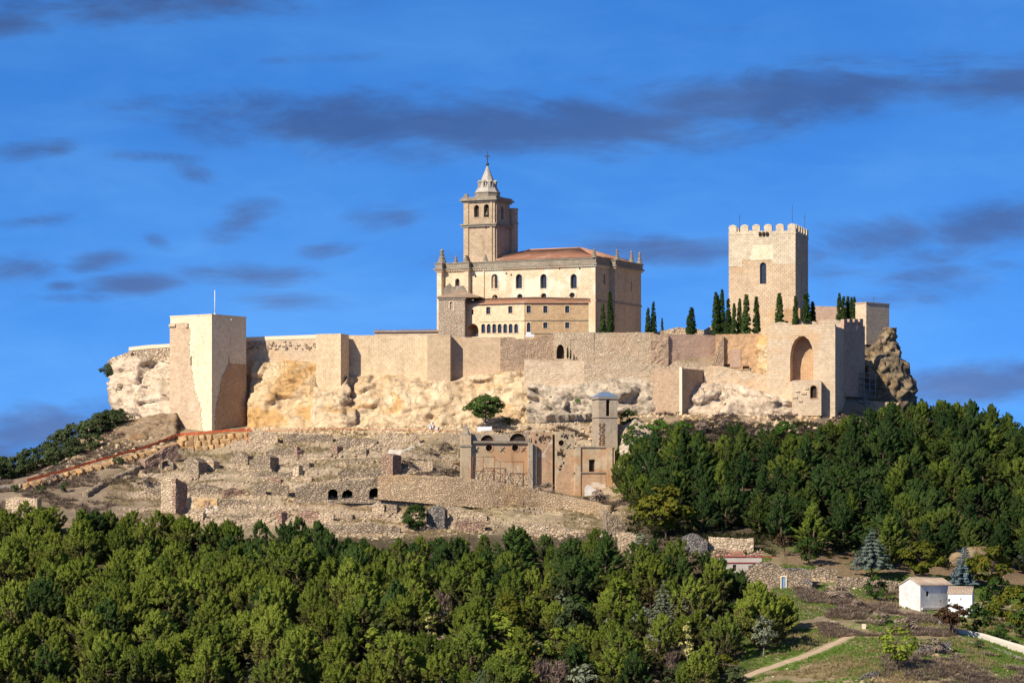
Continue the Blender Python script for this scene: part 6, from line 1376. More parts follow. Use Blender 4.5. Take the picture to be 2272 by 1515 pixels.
# ------------------------------------------------------------------ trees: a trunk with limbs, and a crown of many small leaf faces in clumps
def leaf_faces(cent, nrm, size, rng, aspect=1.6, up=None):
    """small quads: centres, facing directions, sizes"""
    n = len(cent); nrm = nrm / (np.linalg.norm(nrm, axis=1, keepdims=True) + 1e-9)
    r = rng.normal(size=(n, 3)) if up is None else up + rng.normal(size=(n, 3)) * .35
    t = r - nrm * np.sum(r * nrm, 1, keepdims=True); t /= np.linalg.norm(t, axis=1, keepdims=True) + 1e-9
    b = np.cross(nrm, t); s = size[:, None]
    return np.stack([cent - t * s * aspect * .5, cent + b * s * .5 - t * s * .05, cent + t * s * aspect * .5, cent - b * s * .5 - t * s * .05], 1)
def crown_mesh(name, mat, clumps, rng, per, leaf, aspect=1.7, out_mix=.75, flat=1.0, dead_below=None, upw=.35, vert=False, centre=None, outer=.6):
    """clumps: rows of (x, y, z, radius)"""
    V = []; D = []
    if centre is None: centre = clumps[:, :3].mean(0)
    for c in clumps:
        n = max(6, int(per * (c[3] ** 2)))
        d = rng.normal(size=(n, 3)); d[:, 2] = np.abs(d[:, 2]) * .8 + d[:, 2] * .2; d /= np.linalg.norm(d, axis=1, keepdims=True)
        rad = c[3] * (outer + (1 - outer) * rng.random(n) ** .5); p = c[:3] + d * rad[:, None] * np.array([1, 1, flat])
        oc = c[:3] - centre; oc = oc / (np.linalg.norm(oc) + 1e-6)
        nr = d * out_mix + oc * .35 + np.array([0, 0, upw]) + rng.normal(size=(n, 3)) * .38
        s = leaf * (.6 + .8 * rng.random(n))
        V.append(leaf_faces(p, nr, s, rng, aspect, np.array([0, 0, 1.0]) + d * .8 if vert else None))
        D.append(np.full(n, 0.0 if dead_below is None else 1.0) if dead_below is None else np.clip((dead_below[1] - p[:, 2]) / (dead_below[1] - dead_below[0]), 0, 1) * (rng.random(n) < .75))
    V = np.concatenate(V); D = np.concatenate(D); n = len(V)
    me = np_mesh(name, V.reshape(-1, 3), np.arange(4 * n).reshape(n, 4), mat, uv=False)
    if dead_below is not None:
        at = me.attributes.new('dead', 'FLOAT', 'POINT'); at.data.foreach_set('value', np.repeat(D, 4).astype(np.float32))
    return me
def trunk_mesh(mat, h, r, limbs, rng, lean=(0, 0), bend=.3, name='trunk', sides=6):
    mb = MB(); pts = [Vector((lean[0] * k / 5 * h + bend * math.sin(k * 1.3 + lean[0] * 9) * .3, lean[1] * k / 5 * h + bend * math.cos(k * 1.7) * .2, h * k / 5 - .6 * (k == 0))) for k in range(6)]
    mb.tube(pts, [r * (1.25 if k == 0 else 1) * (1 - .75 * k / 5) for k in range(6)], sides)
    for (z0, ang, ln, rise) in limbs:
        k = min(z0 / h * 5, 4.9); b = pts[int(k)].lerp(pts[int(k) + 1], k - int(k)); dv = Vector((math.cos(ang), math.sin(ang), 0))
        mb.tube([b, b + dv * ln * .5 + Vector((0, 0, rise * ln * .35)), b + dv * ln + Vector((0, 0, rise * ln))], [r * .42, r * .28, r * .1], 5)
    return mb.mesh(name, mat)
def egg(rng, n, h0, h1, R_, pw=(.55, .8), peak=.42, rc=(.9, 1.5), shell=(.55, 1.0), sx=1.0, sy=1.0, lump=.22):
    """clump centres on an uneven egg between heights h0 and h1"""
    t = rng.random(n); a = rng.random(n) * 2 * np.pi
    prof = np.where(t < peak, (t / peak) ** pw[0], ((1 - t) / (1 - peak)) ** pw[1])
    lf = 1 + lump * np.sin(a * 2 + rng.random() * 6) + lump * .7 * np.sin(a * 3 + t * 5 + rng.random() * 6)
    r = R_ * prof * lf * (shell[0] + (shell[1] - shell[0]) * rng.random(n) ** .6)
    rad = rc[0] + (rc[1] - rc[0]) * rng.random(n); rad = rad * (.65 + .35 * prof)
    return np.stack([r * np.cos(a) * sx, r * np.sin(a) * sy, h0 + (h1 - h0) * t, rad], 1)
def limbs_for(rng, h, n, lo, hi, ln, rise): return [(h * (lo + (hi - lo) * (k + rng.random()) / n), rng.random() * 6.28 + k * 2.4, ln * (.6 + .6 * rng.random()), rise) for k in range(n)]
def plume_crown(name, mat, roots, axes, rng, per, length, width, leaf, aspect=2.7, dead=None):
    """brush-like shoots: leaves set round each axis, widest below the middle and pointed at the tip"""
    V = []; D = []
    for p, a, L_, w_ in zip(roots, axes, length, width):
        a = a / np.linalg.norm(a); t = rng.random(per) ** .85; q = rng.normal(size=(per, 3)); q -= a * (q @ a)[:, None]; q /= np.linalg.norm(q, axis=1, keepdims=True) + 1e-9
        r = w_ * np.where(t < .35, .55 + .45 * t / .35, (1 - t) / .65 * .9 + .1) * (.45 + .55 * rng.random(per))
        c = p + a * (t * L_)[:, None] + q * r[:, None]
        nr = q * .9 + a * .35 + rng.normal(size=(per, 3)) * .3
        V.append(leaf_faces(c, nr, leaf * (.6 + .8 * rng.random(per)), rng, aspect, a + q * .45))
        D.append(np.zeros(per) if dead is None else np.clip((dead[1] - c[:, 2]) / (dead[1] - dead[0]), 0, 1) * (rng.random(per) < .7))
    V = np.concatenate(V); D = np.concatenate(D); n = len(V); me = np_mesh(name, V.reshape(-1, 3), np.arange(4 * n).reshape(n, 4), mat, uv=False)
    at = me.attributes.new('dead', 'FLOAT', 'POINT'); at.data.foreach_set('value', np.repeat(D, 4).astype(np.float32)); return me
TREES = {}
def add_kind(key, crown, trunk): TREES.setdefault(key, []).append((crown, trunk))
def plume_tree(key, tones, i, seed, h, Rr, n, h0, pw, peak, outw, L_, W_, per, leaf, dead, lump, twin=0.0, thin=1.0):
    rng = np.random.default_rng(seed + i); cl = egg(rng, n, h0, h - L_ * .75, Rr, pw, peak, (.9, 1.1), (.45, 1.0), lump=lump)
    if twin: s2 = egg(rng, n // 2, h0 + 2, h - L_ - twin, Rr * .55, pw, peak, (.9, 1.1), (.5, 1.0)); s2[:, 0] += Rr * .6; cl[:, 0] -= Rr * .3; cl = np.concatenate([cl, s2])
    cl = cl[rng.random(len(cl)) < thin]; p = cl[:, :3]; hh = np.hypot(p[:, 0], p[:, 1])[:, None] + .3
    low = np.clip((p[:, 2:3] - h0) / (h - h0), 0, 1); ax = np.concatenate([p[:, :2] / hh * outw * (1.15 - low * .7), .55 + .75 * low + 0 * hh], 1) + rng.normal(size=p.shape) * .16
    ln = L_ * (.7 + .6 * rng.random(len(p))); wd = W_ * (.75 + .5 * rng.random(len(p)))
    tm = trunk_mesh(M['bark'], h * .85, .22, limbs_for(rng, h * .85, 9, .2, .9, Rr * .75, .4), rng, (random.uniform(-.04, .04), 0))
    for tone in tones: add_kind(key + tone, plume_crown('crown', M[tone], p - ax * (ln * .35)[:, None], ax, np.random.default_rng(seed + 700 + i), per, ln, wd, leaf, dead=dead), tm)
for i in range(6):            # bushy pine of the lower wood: shoots standing up like brushes, lower crown browned for dead twigs and to paint in its shade
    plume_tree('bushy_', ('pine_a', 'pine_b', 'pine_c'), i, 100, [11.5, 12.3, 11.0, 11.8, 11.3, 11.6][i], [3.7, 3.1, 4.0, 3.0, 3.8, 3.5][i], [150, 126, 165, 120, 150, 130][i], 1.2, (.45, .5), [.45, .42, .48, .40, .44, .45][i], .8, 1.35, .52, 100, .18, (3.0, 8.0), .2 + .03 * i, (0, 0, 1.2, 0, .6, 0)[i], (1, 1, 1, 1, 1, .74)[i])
for i in range(6):            # taller pines of the shaded right-hand wood: looser, branches reaching out
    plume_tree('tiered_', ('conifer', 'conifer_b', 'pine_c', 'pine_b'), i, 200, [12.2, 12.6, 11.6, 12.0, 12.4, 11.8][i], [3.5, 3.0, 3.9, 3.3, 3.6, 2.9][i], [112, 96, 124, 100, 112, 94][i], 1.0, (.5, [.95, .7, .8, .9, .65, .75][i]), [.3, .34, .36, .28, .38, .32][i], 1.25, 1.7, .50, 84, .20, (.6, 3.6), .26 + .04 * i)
for i in range(3):            # cypress
    rng = np.random.default_rng(300 + i); n = 120; t = rng.random(n) ** .85; a = rng.random(n) * 6.28; r = (.16 + .84 * np.clip(1 - t, 0, 1) ** .7) * np.clip(t / .10, .4, 1) * .105
    cl = np.stack([r * np.cos(a) * .55, r * np.sin(a) * .55, .03 + t * .94, r * .50 + .014], 1)   # unit height
    V = []; rg = rng
    cs = cl * 10.0; cm = crown_mesh('crown', M['cypress'], cs, rg, 170, .2, 2.4, upw=.3, vert=True, centre=None)
    add_kind('cypress', cm, trunk_mesh(M['bark'], 6, .12, [], rng))
def simple_tree(key, mat, h, Rr, n, h0, seed, rc=(.7, 1.2), leaf=.4, per=48, bark='bark', trunk_h=.7, tr=.18, aspect=1.5, peak=.45, lean=(0, 0), limbs=7, dead=None, pw=(.5, .6), sx=1.0):
    rng = np.random.default_rng(seed); cl = egg(rng, n, h0, h - rc[0] * .6, Rr, pw, peak, rc, sx=sx)
    cl[:, 0] += lean[0] * cl[:, 2]
    add_kind(key, crown_mesh('crown', M[mat], cl, rng, per, leaf, aspect, dead_below=dead), trunk_mesh(M[bark], h * trunk_h, tr, limbs_for(rng, h * trunk_h, limbs, .3, .95, Rr * .7, .5), rng, lean))
for s_ in range(3): simple_tree('olive_tree', 'olive', 5.0, 3.0, 44, .4, 400 + s_, leaf=.34, per=46)
for s_ in range(2): simple_tree('shrub', 'olive', 2.4, 1.7, 16, .3, 410 + s_, (.45, .8), .26, 80, trunk_h=.5, tr=.08)
for s_ in range(2): simple_tree('lime_tree', 'lime', 7.0, 3.0, 26, 1.6, 420 + s_, leaf=.45, per=34)
for s_ in range(2): simple_tree('yellow_tree', 'yellow', 5.5, 2.2, 18, 1.4, 430 + s_, leaf=.42, per=34)
for s_ in range(2): simple_tree('poplar', 'poplar', 9.0, 1.2, 24, 2.0, 440 + s_, (.4, .7), .34, 60, 'bark_pale', .9, .14, peak=.3)
for s_ in range(2): simple_tree('golden_tree', 'golden', 8.5, 4.4, 40, 1.6, 450 + s_, (.9, 1.5), .42, 44)
for s_ in range(2): simple_tree('broad_tree', 'broad', 6.5, 3.0, 30, 1.0, 460 + s_, (.7, 1.2), .38, 48)
for s_ in range(2): simple_tree('silver_tree', 'silver', 7.0, 2.6, 24, 1.6, 470 + s_, (.6, 1.0), .36, 44, 'bark_pale')
simple_tree('ivy_mound', 'ivy', 6.4, 4.0, 46, .4, 480, (.9, 1.4), .32, 60, peak=.4)
simple_tree('ivy_mound', 'ivy', 4.4, 3.6, 40, .2, 481, (.9, 1.3), .36, 50, peak=.4, sx=1.4)
simple_tree('dark_mound', 'pine_c', 9.0, 4.2, 70, .6, 482, (1.0, 1.5), .30, 74, peak=.5, pw=(.4, .45))
simple_tree('red_tree', 'red_leaf', 6.0, 3.0, 30, 2.2, 483, (.7, 1.2), .36, 48, peak=.5)
simple_tree('brown_tree', 'brown_leaf', 6.5, 2.6, 26, 2.4, 484, (.6, 1.0), .3, 26, lean=(.12, 0), tr=.16)
simple_tree('umbrella_pine', 'pine_c', 9.6, 4.2, 80, 3.6, 485, (.9, 1.4), .34, 62, peak=.5, lean=(.03, 0), tr=.26, pw=(.4, .5))
for s_ in range(2): simple_tree('bare_bush', 'brush', 2.2, 1.6, 16, .2, 490 + s_, (.4, .7), .18, 90, trunk_h=.6, tr=.05, aspect=3.5)
def twig_tree(key, mat, h, Rr, seed, n=240, bark='bark_pale'):
    rng = np.random.default_rng(seed); mb = MB(); mb.tube([(0, 0, -.5), (.1, 0, h * .4), (0, .1, h * .8), (0, 0, h)], [.2, .15, .07, .02], 6)
    P = []
    for k in range(46):
        t = .22 + .75 * rng.random(); a = rng.random() * 6.28; ln = Rr * (1 - .55 * abs(t - .5) / .5) * (.6 + .5 * rng.random()); b = Vector((0, 0, h * t)); dv = Vector((math.cos(a), math.sin(a), 0))
        e = b + dv * ln + Vector((0, 0, ln * .75)); mb.tube([b, b.lerp(e, .5) - Vector((0, 0, .1)), e], [.055, .035, .012], 4, cap=False)
        for q in range(14): P.append(b.lerp(e, .3 + .75 * rng.random()) + Vector(rng.normal(size=3) * .28))
    P = np.array([p[:] for p in P]); nr = rng.normal(size=P.shape)
    V = leaf_faces(P, nr, .14 + .12 * rng.random(len(P)), rng, 4.5, np.array([0, 0, 1.0])); m = len(V)
    add_kind(key, np_mesh('crown', V.reshape(-1, 3), np.arange(4 * m).reshape(m, 4), M[mat], uv=False), mb.mesh('trunk', M[bark]))
twig_tree('bare_tree', 'twig', 10.0, 2.9, 500); twig_tree('bare_tree', 'twig', 7.0, 2.4, 501)
def layered(key, mat, h, Rr, seed, droop=.1, leaf=.3, tiers=12, h0=2.2, per=60, bark='bark'):
    rng = np.random.default_rng(seed); C = []
    for k in range(tiers):
        t = k / (tiers - 1); z = h0 + (h - h0 - .2) * t; rr_ = Rr * (1 - t) ** .85 + .15
        for b in range(8 if t < .7 else 5):
            a = 6.28 * (b + rng.random() * .7) / (8 if t < .7 else 5); ll = rr_ * (.75 + .4 * rng.random())
            for q in (.3, .55, .8, 1.0): C.append((math.cos(a) * ll * q, math.sin(a) * ll * q, z + ll * q * (.18 - droop * q), .30 + .42 * (1 - t) * (1.1 - .6 * q)))
    add_kind(key, crown_mesh('crown', M[mat], np.array(C), rng, per * 2.2, leaf, 2.2, flat=.6, upw=.7, outer=.2), trunk_mesh(M[bark], h * .95, .2, limbs_for(rng, h * .9, 10, .2, .9, Rr * .7, .15), rng))
layered('blue_cedar', 'cedar', 11.5, 4.6, 510, .22, .30, 12, 2.6, 70); layered('blue_spruce', 'spruce', 9.0, 3.4, 511, .15, .28, 15, .4, 80); layered('blue_spruce', 'spruce', 5.0, 1.6, 512, .1, .22, 11, .2, 110)
layered('weeping_cedar', 'silver', 10.0, 3.4, 513, .5, .24, 9, 2.0, 22)

TREE_LOG = []
def plant(kind, name, cat, label, p, h, seed=None, group=None, wide=1.0, rz=None, variant=None):
    """a tree thing: empty at the foot, trunk and crown as parts; h is the height scale against the built height"""
    opts = TREES[kind]; cm, tm = opts[variant % len(opts) if variant is not None else random.randrange(len(opts))]
    e = bpy.data.objects.new(name, None); COL.objects.link(e); e.location = p; e.scale = (h * wide, h * wide, h); e.rotation_euler = (0, 0, random.uniform(0, 6.28) if rz is None else rz); e.empty_display_size = .3
    tag(e, label, cat, group)
    for nm, me in (('trunk', tm), ('crown', cm)):
        o = bpy.data.objects.new(nm, me); COL.objects.link(o); o.parent = e
    TREE_LOG.append(e); return e
def at(px, py, dmin=705.0, sink=.1): p = ground(px, py, dmin); p.z -= sink; return p

# cypresses in the castle: foot on the courtyard behind the walls; rows give their tips
CYP = [  # column, tip row, depth, width factor, label
 (1338, 673, 1012, 1.15, 'shorter of two cypresses standing against the church end wall'), (1353.5, 645, 1012, 1.0, 'taller thin cypress against the church end wall'),
 (1438, 682, 1012, 1.25, 'fuller cypress of the pair just beyond the church end'), (1450, 669, 1013, 1.1, 'slim taller cypress of the pair just beyond the church end'),
 (1469, 705, 1022, .8, 'tiny lone cypress in the open gap before the whitish rubble'),
 (1534, 682, 1008, 1.8, 'broad dark double cypress standing alone above the pinkish wall'), (1527, 700, 1008, 1.4, 'low side cypress leaning on the broad double one'),
 (1588, 648, 1010, 1.15, 'dark cypress at the outer edge of the keep row'), (1602, 642, 1011, .95, 'tallest thin cypress in the row before the keep'), (1616, 662, 1010, 1.2, 'full cypress touching the corner of the keep'), (1593, 655, 1013, 1.1, 'cypress half hidden behind the outer two of the keep row'),
 (1629, 672, 1009, 1.15, 'short cypress at the foot of the keep corner'), (1641, 662, 1010, 1.0, 'slim cypress between two fuller ones before the keep'), (1656, 652, 1008, 1.35, 'broadest cypress in front of the keep wall'), (1678, 657, 1009, 1.2, 'cypress covering part of the keep doorway'),
 (1729.5, 650, 1008, 1.45, 'lone bushy cypress below the keep window'), (1765, 655, 1003, 1.1, 'narrow cypress along the shaded keep edge'), (1789, 650, 1004, 1.75, 'bulging wide cypress beside the shaded keep side'), (1803, 668, 1006, 1.5, 'lower round cypress leaning on the bulging wide one'),
 (1862, 650, 1008, 1.05, 'first cypress of the clump before the end block tower'), (1872, 657, 1008, 1.3, 'second fuller cypress of the clump before the end block tower'), (1881, 656, 1010, 1.1, 'middle cypress of the clump before the end block tower'), (1889, 658, 1009, 1.0, 'fourth thin cypress of the clump before the end block tower'), (1895.5, 658, 1008, 1.1, 'last cypress of the clump touching the end block tower'),
]
for c, tip, d, wf, lab in CYP:
    base = 59.8 if c < 1700 else 60.2; zt = (H0 - tip) * K * d; hh = (zt - base) / 9.9
    plant('cypress', 'cypress_tree', 'cypress', lab, Vector(((c - PX0) * K * d, d, base)), hh, wide=wf * .74 * (1.05 if hh > .9 else 1.2), group='cypresses inside the castle')
plant('cypress', 'cypress_tree', 'cypress', 'tiny potted cypress right of the pointed gateway', W(1259.5, 796, 996.5), .32, wide=1.0); plant('cypress', 'cypress_tree', 'cypress', 'smaller second bush beside the pointed gateway', W(1266, 797, 996.5), .25, wide=1.1)

# single trees and shrubs with a place of their own
SINGLE = [  # kind, name, category, label, column, foot row, height scale, variant, dmin
 ('umbrella_pine', 'pine_tree', 'pine', 'lone dark pine on a bare trunk before the ochre cliff', 1077, 958, 1.02, 0, 960),
 ('ivy_mound', 'ivy_bush', 'bush', 'dark green bush clinging to the cliff left of the slate roofed tower', 1304, 922, .85, 0, 972),
 ('shrub', 'shrub', 'shrub', 'small round dark shrub at the cliff foot beside the lone pine', 1125, 944, .9, 0, 970),
 ('dark_mound', 'ivy_tree', 'ivy covered tree', 'dense rounded ivy covered tree standing against the retaining wall foot', 921, 1180, .72, 0, 880),
 ('blue_cedar', 'cedar_tree', 'cedar', 'pale blue cedar with a bare trunk before the dark wood', 1935, 1285, 1.0, 0, 840),
 ('blue_spruce', 'spruce_tree', 'spruce', 'blue spruce in front of the grey rock above the white house', 2140, 1300, 1.0, 0, 840),
 ('brown_tree', 'dead_pine', 'tree', 'leaning tree with dry brown foliage left of the cedar', 1742, 1236, .92, 0, 840),
 ('golden_tree', 'golden_tree', 'tree', 'wide yellowing tree at the edge of the dark wood below the ruined church', 1478, 1195, 1.55, 0, 860),
 ('golden_tree', 'golden_tree', 'tree', 'yellow green round tree between the cedar and the blue spruce', 2046, 1290, 1.1, 1, 840),
 ('golden_tree', 'golden_tree', 'tree', 'spreading golden tree above the gabled white shed', 2200, 1310, 1.25, 0, 840),
 ('golden_tree', 'golden_tree', 'tree', 'autumn coloured tree at the right picture edge above the road wall', 2255, 1405, 1.2, 1, 790),
 ('red_tree', 'red_tree', 'tree', 'dark red leaved tree on a thin trunk by the road corner', 2113, 1412, 1.15, 0, 775),
 ('broad_tree', 'broad_tree', 'tree', 'green spreading tree next to the dark red one over the road wall', 2163, 1412, 1.15, 0, 775),
 ('broad_tree', 'broad_tree', 'tree', 'round green tree behind the gabled white shed', 2215, 1366, 1.35, 1, 800),
 ('broad_tree', 'broad_tree', 'tree', 'bright green fig like bush under the brown leaning tree', 1795, 1255, 1.1, 0, 840),
 ('broad_tree', 'shrub', 'shrub', 'green shrub standing on the bank left of the white house', 1945, 1335, .95, 1, 800),
 ('lime_tree', 'shrub', 'shrub', 'big yellowish green shrub alone in the bottom field', 1990, 1492, 1.35, 1, 740),
 ('shrub', 'shrub', 'shrub', 'small round shrub at the verge below the road wall', 2170, 1440, .8, 0, 760),
 ('broad_tree', 'broad_tree', 'tree', 'dense green tree at the picture edge behind the roadside wall', 2272, 1420, 1.1, 0, 780), ('olive_tree', 'bush', 'bush', 'grey green bush pressed against the porch wall', 2195, 1378, .8, 0, 790), ('shrub', 'shrub', 'shrub', 'low green shrub at the foot of the small white shed', 2125, 1376, .9, 1, 790), ('broad_tree', 'shrub', 'shrub', 'rounded shrub halfway along the roadside wall', 2215, 1425, .7, 1, 780), ('olive_tree', 'bush', 'bush', 'small olive bush on the bank above the white house', 2010, 1320, .6, 1, 835),
 ('blue_spruce', 'spruce_tree', 'spruce', 'small dark blue spruce at the right edge above the golden tree', 2262, 1262, .9, 1, 850),
 ('ivy_mound', 'ivy_bush', 'bush', 'long bright green ivy bank under the low masonry tower', 1462, 962, .82, 1, 945),
 ('ivy_mound', 'ivy_bush', 'bush', 'bright ivy clump right of the long ivy bank', 1515, 955, .6, 1, 945),
 ('ivy_mound', 'ivy_bush', 'bush', 'bright ivy mound in the scrub under the arched house', 1740, 975, .75, 0, 940),
 ('ivy_mound', 'ivy_bush', 'bush', 'smaller ivy clump just right of the bright ivy mound', 1762, 985, .55, 1, 940),
 ('broad_tree', 'broad_tree', 'tree', 'dark bush filling the gap right of the slate roofed tower', 1392, 950, .8, 0, 945),
 ('broad_tree', 'broad_tree', 'tree', 'shadowed bush against the sacristy corner of the ruined church', 1392, 1030, 1.0, 1, 930),
 ('broad_tree', 'broad_tree', 'tree', 'dark tree covering the grey rock beside the slate roofed tower', 1412, 1010, 1.25, 1, 940), ('broad_tree', 'broad_tree', 'tree', 'dark rounded tree at the base of the sacristy corner', 1398, 1070, 1.2, 0, 925),
 ('olive_tree', 'olive_tree', 'olive tree', 'grey green bush on the slope beside the sacristy', 1400, 1105, .85, 0, 900),
 ('bare_tree', 'bare_tree', 'tree', 'tall leafless pinkish grey tree among the green pines', 980, 1415, .95, 0, 780),
 ('bare_tree', 'bare_tree', 'tree', 'small leafless tree beside the yellow poplar at the bottom', 1490, 1510, .75, 1, 735),
 ('poplar', 'poplar_tree', 'poplar', 'pale yellow poplar standing in a clearing of the wood', 951, 1456, 1.05, 0, 750),
 ('poplar', 'poplar_tree', 'poplar', 'thin yellow poplar near the bottom beside the bare twigs', 1437, 1500, .75, 1, 740),
 ('poplar', 'poplar_tree', 'poplar', 'yellow poplar half hidden by pines near the path', 1525, 1478, 1.05, 0, 745),
 ('poplar', 'poplar_tree', 'poplar', 'faded small poplar at the bottom beneath the leafless tree', 822, 1520, .6, 1, 735),
 ('lime_tree', 'lime_tree', 'tree', 'bright lime green tree in the middle of the lower wood', 1112, 1468, 1.5, 0, 745),
 ('lime_tree', 'lime_tree', 'tree', 'lime green tree right of the brightest one', 1235, 1474, 1.15, 1, 745),
 ('yellow_tree', 'yellow_tree', 'tree', 'small golden yellow tree between two lime green trees', 1170, 1468, 1.1, 0, 745),
 ('yellow_tree', 'yellow_tree', 'tree', 'small orange yellow tree at the bottom edge left of centre', 596, 1535, .75, 1, 735),
 ('yellow_tree', 'yellow_tree', 'tree', 'yellow treetop showing between pines below the reddish remnant', 1335, 1330, .95, 0, 820),
 ('yellow_tree', 'yellow_tree', 'tree', 'pale yellow treetop left of the leafless tree', 730, 1335, .65, 1, 820),
 ('lime_tree', 'lime_tree', 'tree', 'yellow green open tree right of the twin bright pines', 1175, 1350, .95, 1, 815),
 ('lime_tree', 'lime_tree', 'tree', 'yellow green tree low at the bottom left of the poplar', 830, 1484, 1.2, 0, 745),
 ('silver_tree', 'silver_tree', 'tree', 'silvery pale tree with thin white stems in the lower wood', 700, 1440, .85, 0, 755),
 ('silver_tree', 'silver_tree', 'tree', 'silvery green tree left of the yellow poplar at the bottom', 835, 1430, .75, 1, 760),
 ('silver_tree', 'silver_tree', 'tree', 'grey green broad tree near the path under the weeping cedar', 1352, 1440, .95, 0, 755),
 ('weeping_cedar', 'weeping_cedar', 'cedar', 'weeping grey cedar with hanging branches in the wood', 1472, 1385, .95, 0, 790),
 ('silver_tree', 'silver_tree', 'tree', 'pale stemmed tree below the yellow treetop', 1250, 1375, .95, 1, 800),
 ('blue_spruce', 'spruce_tree', 'spruce', 'small blue spruce low in the wood near the bottom', 1205, 1510, .95, 1, 735),
 ('blue_spruce', 'spruce_tree', 'spruce', 'small bluish fir at the bottom edge under the left wood', 262, 1530, .8, 1, 735),
 ('cypress', 'cypress_tree', 'cypress', 'single dark cypress spire among the bright pines', 425, 1425, .95, 1, 770),
 ('cypress', 'cypress_tree', 'cypress', 'second cypress spire further right in the dark pines', 643, 1305, .8, 2, 830),
 ('silver_tree', 'silver_tree', 'tree', 'light grey green shrub tree behind the wood edge pines', 1420, 1228, .7, 1, 860),
 ('olive_tree', 'bush', 'bush', 'dark bush hanging at the outer tip of the castle crag', 245, 828, .8, 0, 1020),
]
for kind, nm, cat, lab, c, r, h, v, dmin in SINGLE: plant(kind, nm, cat, lab, at(c, r, dmin), h, variant=v)
TREE_LOG[-1].location = W(243, 838, 1021)
def label_pool(items, group_base):
    """unique labels where few share one; larger look-alike sets share label and group"""
    by = {}
    for e, base in items: by.setdefault(base, []).append(e)
    words = ['one', 'two', 'three', 'four', 'five', 'six', 'seven']
    for base, es in by.items():
        es.sort(key=lambda e: px_of(e.location.x, e.location.y))
        n = len(es)
        for k, e in enumerate(es):
            if n == 1: e['label'] = base
            elif n <= 7:
                pos = 'leftmost' if k == 0 else 'rightmost' if k == n - 1 else ['', 'second', 'third', 'fourth', 'fifth', 'sixth'][k] + ' from left'
                e['label'] = f'{base}, {pos} of {words[n - 1]}'
                if len(e['label'].split()) > 16: e['label'] = e['label'].replace(' from left', '')
            else: e['label'] = base; e['group'] = base
            if 'group' not in e.keys(): e['group'] = group_base
# olive trees along the left ridge
OL = [(8, 1072, .95), (38, 1062, .9), (72, 1048, 1.0), (105, 1035, 1.0), (138, 1015, 1.1), (168, 1000, 1.1), (195, 985, 1.0), (222, 968, .95), (246, 955, .85), (268, 945, .7), (-15, 1085, 1.0), (55, 1075, .8), (120, 1050, .8), (160, 1022, .9), (20, 1095, .7), (205, 1000, .7)]
OLI = []
for k, (c, r, h) in enumerate(OL):
    p = at(c, r, 985); 
    if row_of(p.x, p.y, p.z) > r + 12: p = W(c, r, 1015); p.z = gz(p.x, p.y)
    OLI.append((plant('olive_tree', 'olive_tree', 'olive tree', 'olive', p, h * 1.35, group='olive trees climbing the skyline'), f"{'small' if h < .85 else 'full' if h < 1 else 'large'} olive tree {'near the crag' if c > 180 else 'halfway along the skyline row' if c > 80 else 'at the low skyline end'}"))
SH = [(36, 1094, .9, 'small grey green shrub beside the pale road end'), (90, 1096, 1.0, 'round grey green shrub below the lower end of the boulder wall'), (144, 1092, 1.0, 'rounded bush alone on the brown slope under the boulder wall'), (262, 1034, .95, 'dark rounded shrub touching the middle of the boulder wall'), (95, 1032, .7, 'low bush on the brown bank above the boulder wall')]
for c, r, h, lab in SH: plant('shrub', 'shrub', 'shrub', lab, at(c, r, 900), h)

# ------------------------------------------------------------------ the two woods
def scatter(poly, spacing, jitter=.32, sy=1.0):
    """jittered hexagonal points inside a polygon of (photo column, depth)"""
    P = [((c - PX0) * K * d, d) for c, d in poly]; xs = [p[0] for p in P]; ys = [p[1] for p in P]; out = []; row = 0; y = min(ys)
    def inside(x, y):
        r = False
        for i in range(len(P)):
            (x0, y0), (x1, y1) = P[i], P[i - 1]
            if (y0 > y) != (y1 > y) and x < (x1 - x0) * (y - y0) / (y1 - y0) + x0: r = not r
        return r
    while y < max(ys):
        x = min(xs) + (spacing / 2 if row % 2 else 0)
        while x < max(xs):
            xx, yy = x + random.uniform(-1, 1) * spacing * jitter, y + random.uniform(-1, 1) * spacing * sy * jitter
            if inside(xx, yy): out.append((xx, yy))
            x += spacing
        y += spacing * sy * .87; row += 1
    return out
label_pool(OLI, 'olive trees climbing the skyline')
singles = [(e.location.x, e.location.y) for e in TREE_LOG]
CLEAR = [(1112, 1475, 4.5), (960, 1440, 4), (1170, 1465, 3.5), (1235, 1478, 4), (830, 1490, 4), (980, 1400, 3.5), (1437, 1510, 3), (1525, 1485, 3), (1335, 1320, 2.5), (1472, 1390, 3.5), (700, 1445, 3), (425, 1430, 2.5), (1205, 1515, 3), (596, 1540, 3), (950, 1462, 4), (1352, 1445, 3.5), (1250, 1380, 3), (835, 1440, 3)]
CP = [(ground(c, r), rad) for c, r, rad in CLEAR]
low = [(-60, 724), (-60, 905), (40, 893), (90, 905), (160, 898), (230, 896), (330, 898), (420, 893), (520, 886), (620, 893), (700, 884), (860, 884), (905, 882), (960, 880), (1050, 882), (1150, 884), (1250, 876), (1330, 872), (1420, 872), (1500, 862), (1580, 850), (1640, 838), (1680, 825), (1760, 806), (1790, 790), (1770, 775), (1700, 766), (1640, 748), (1560, 724)]
PTH = np.array(sorted([tuple(ground(c, r).xy) for c, r in ((1560, 1550), (1640, 1512), (1720, 1478), (1800, 1450), (1850, 1428), (1885, 1412), (1905, 1405))], key=lambda p: p[1]))
items = []
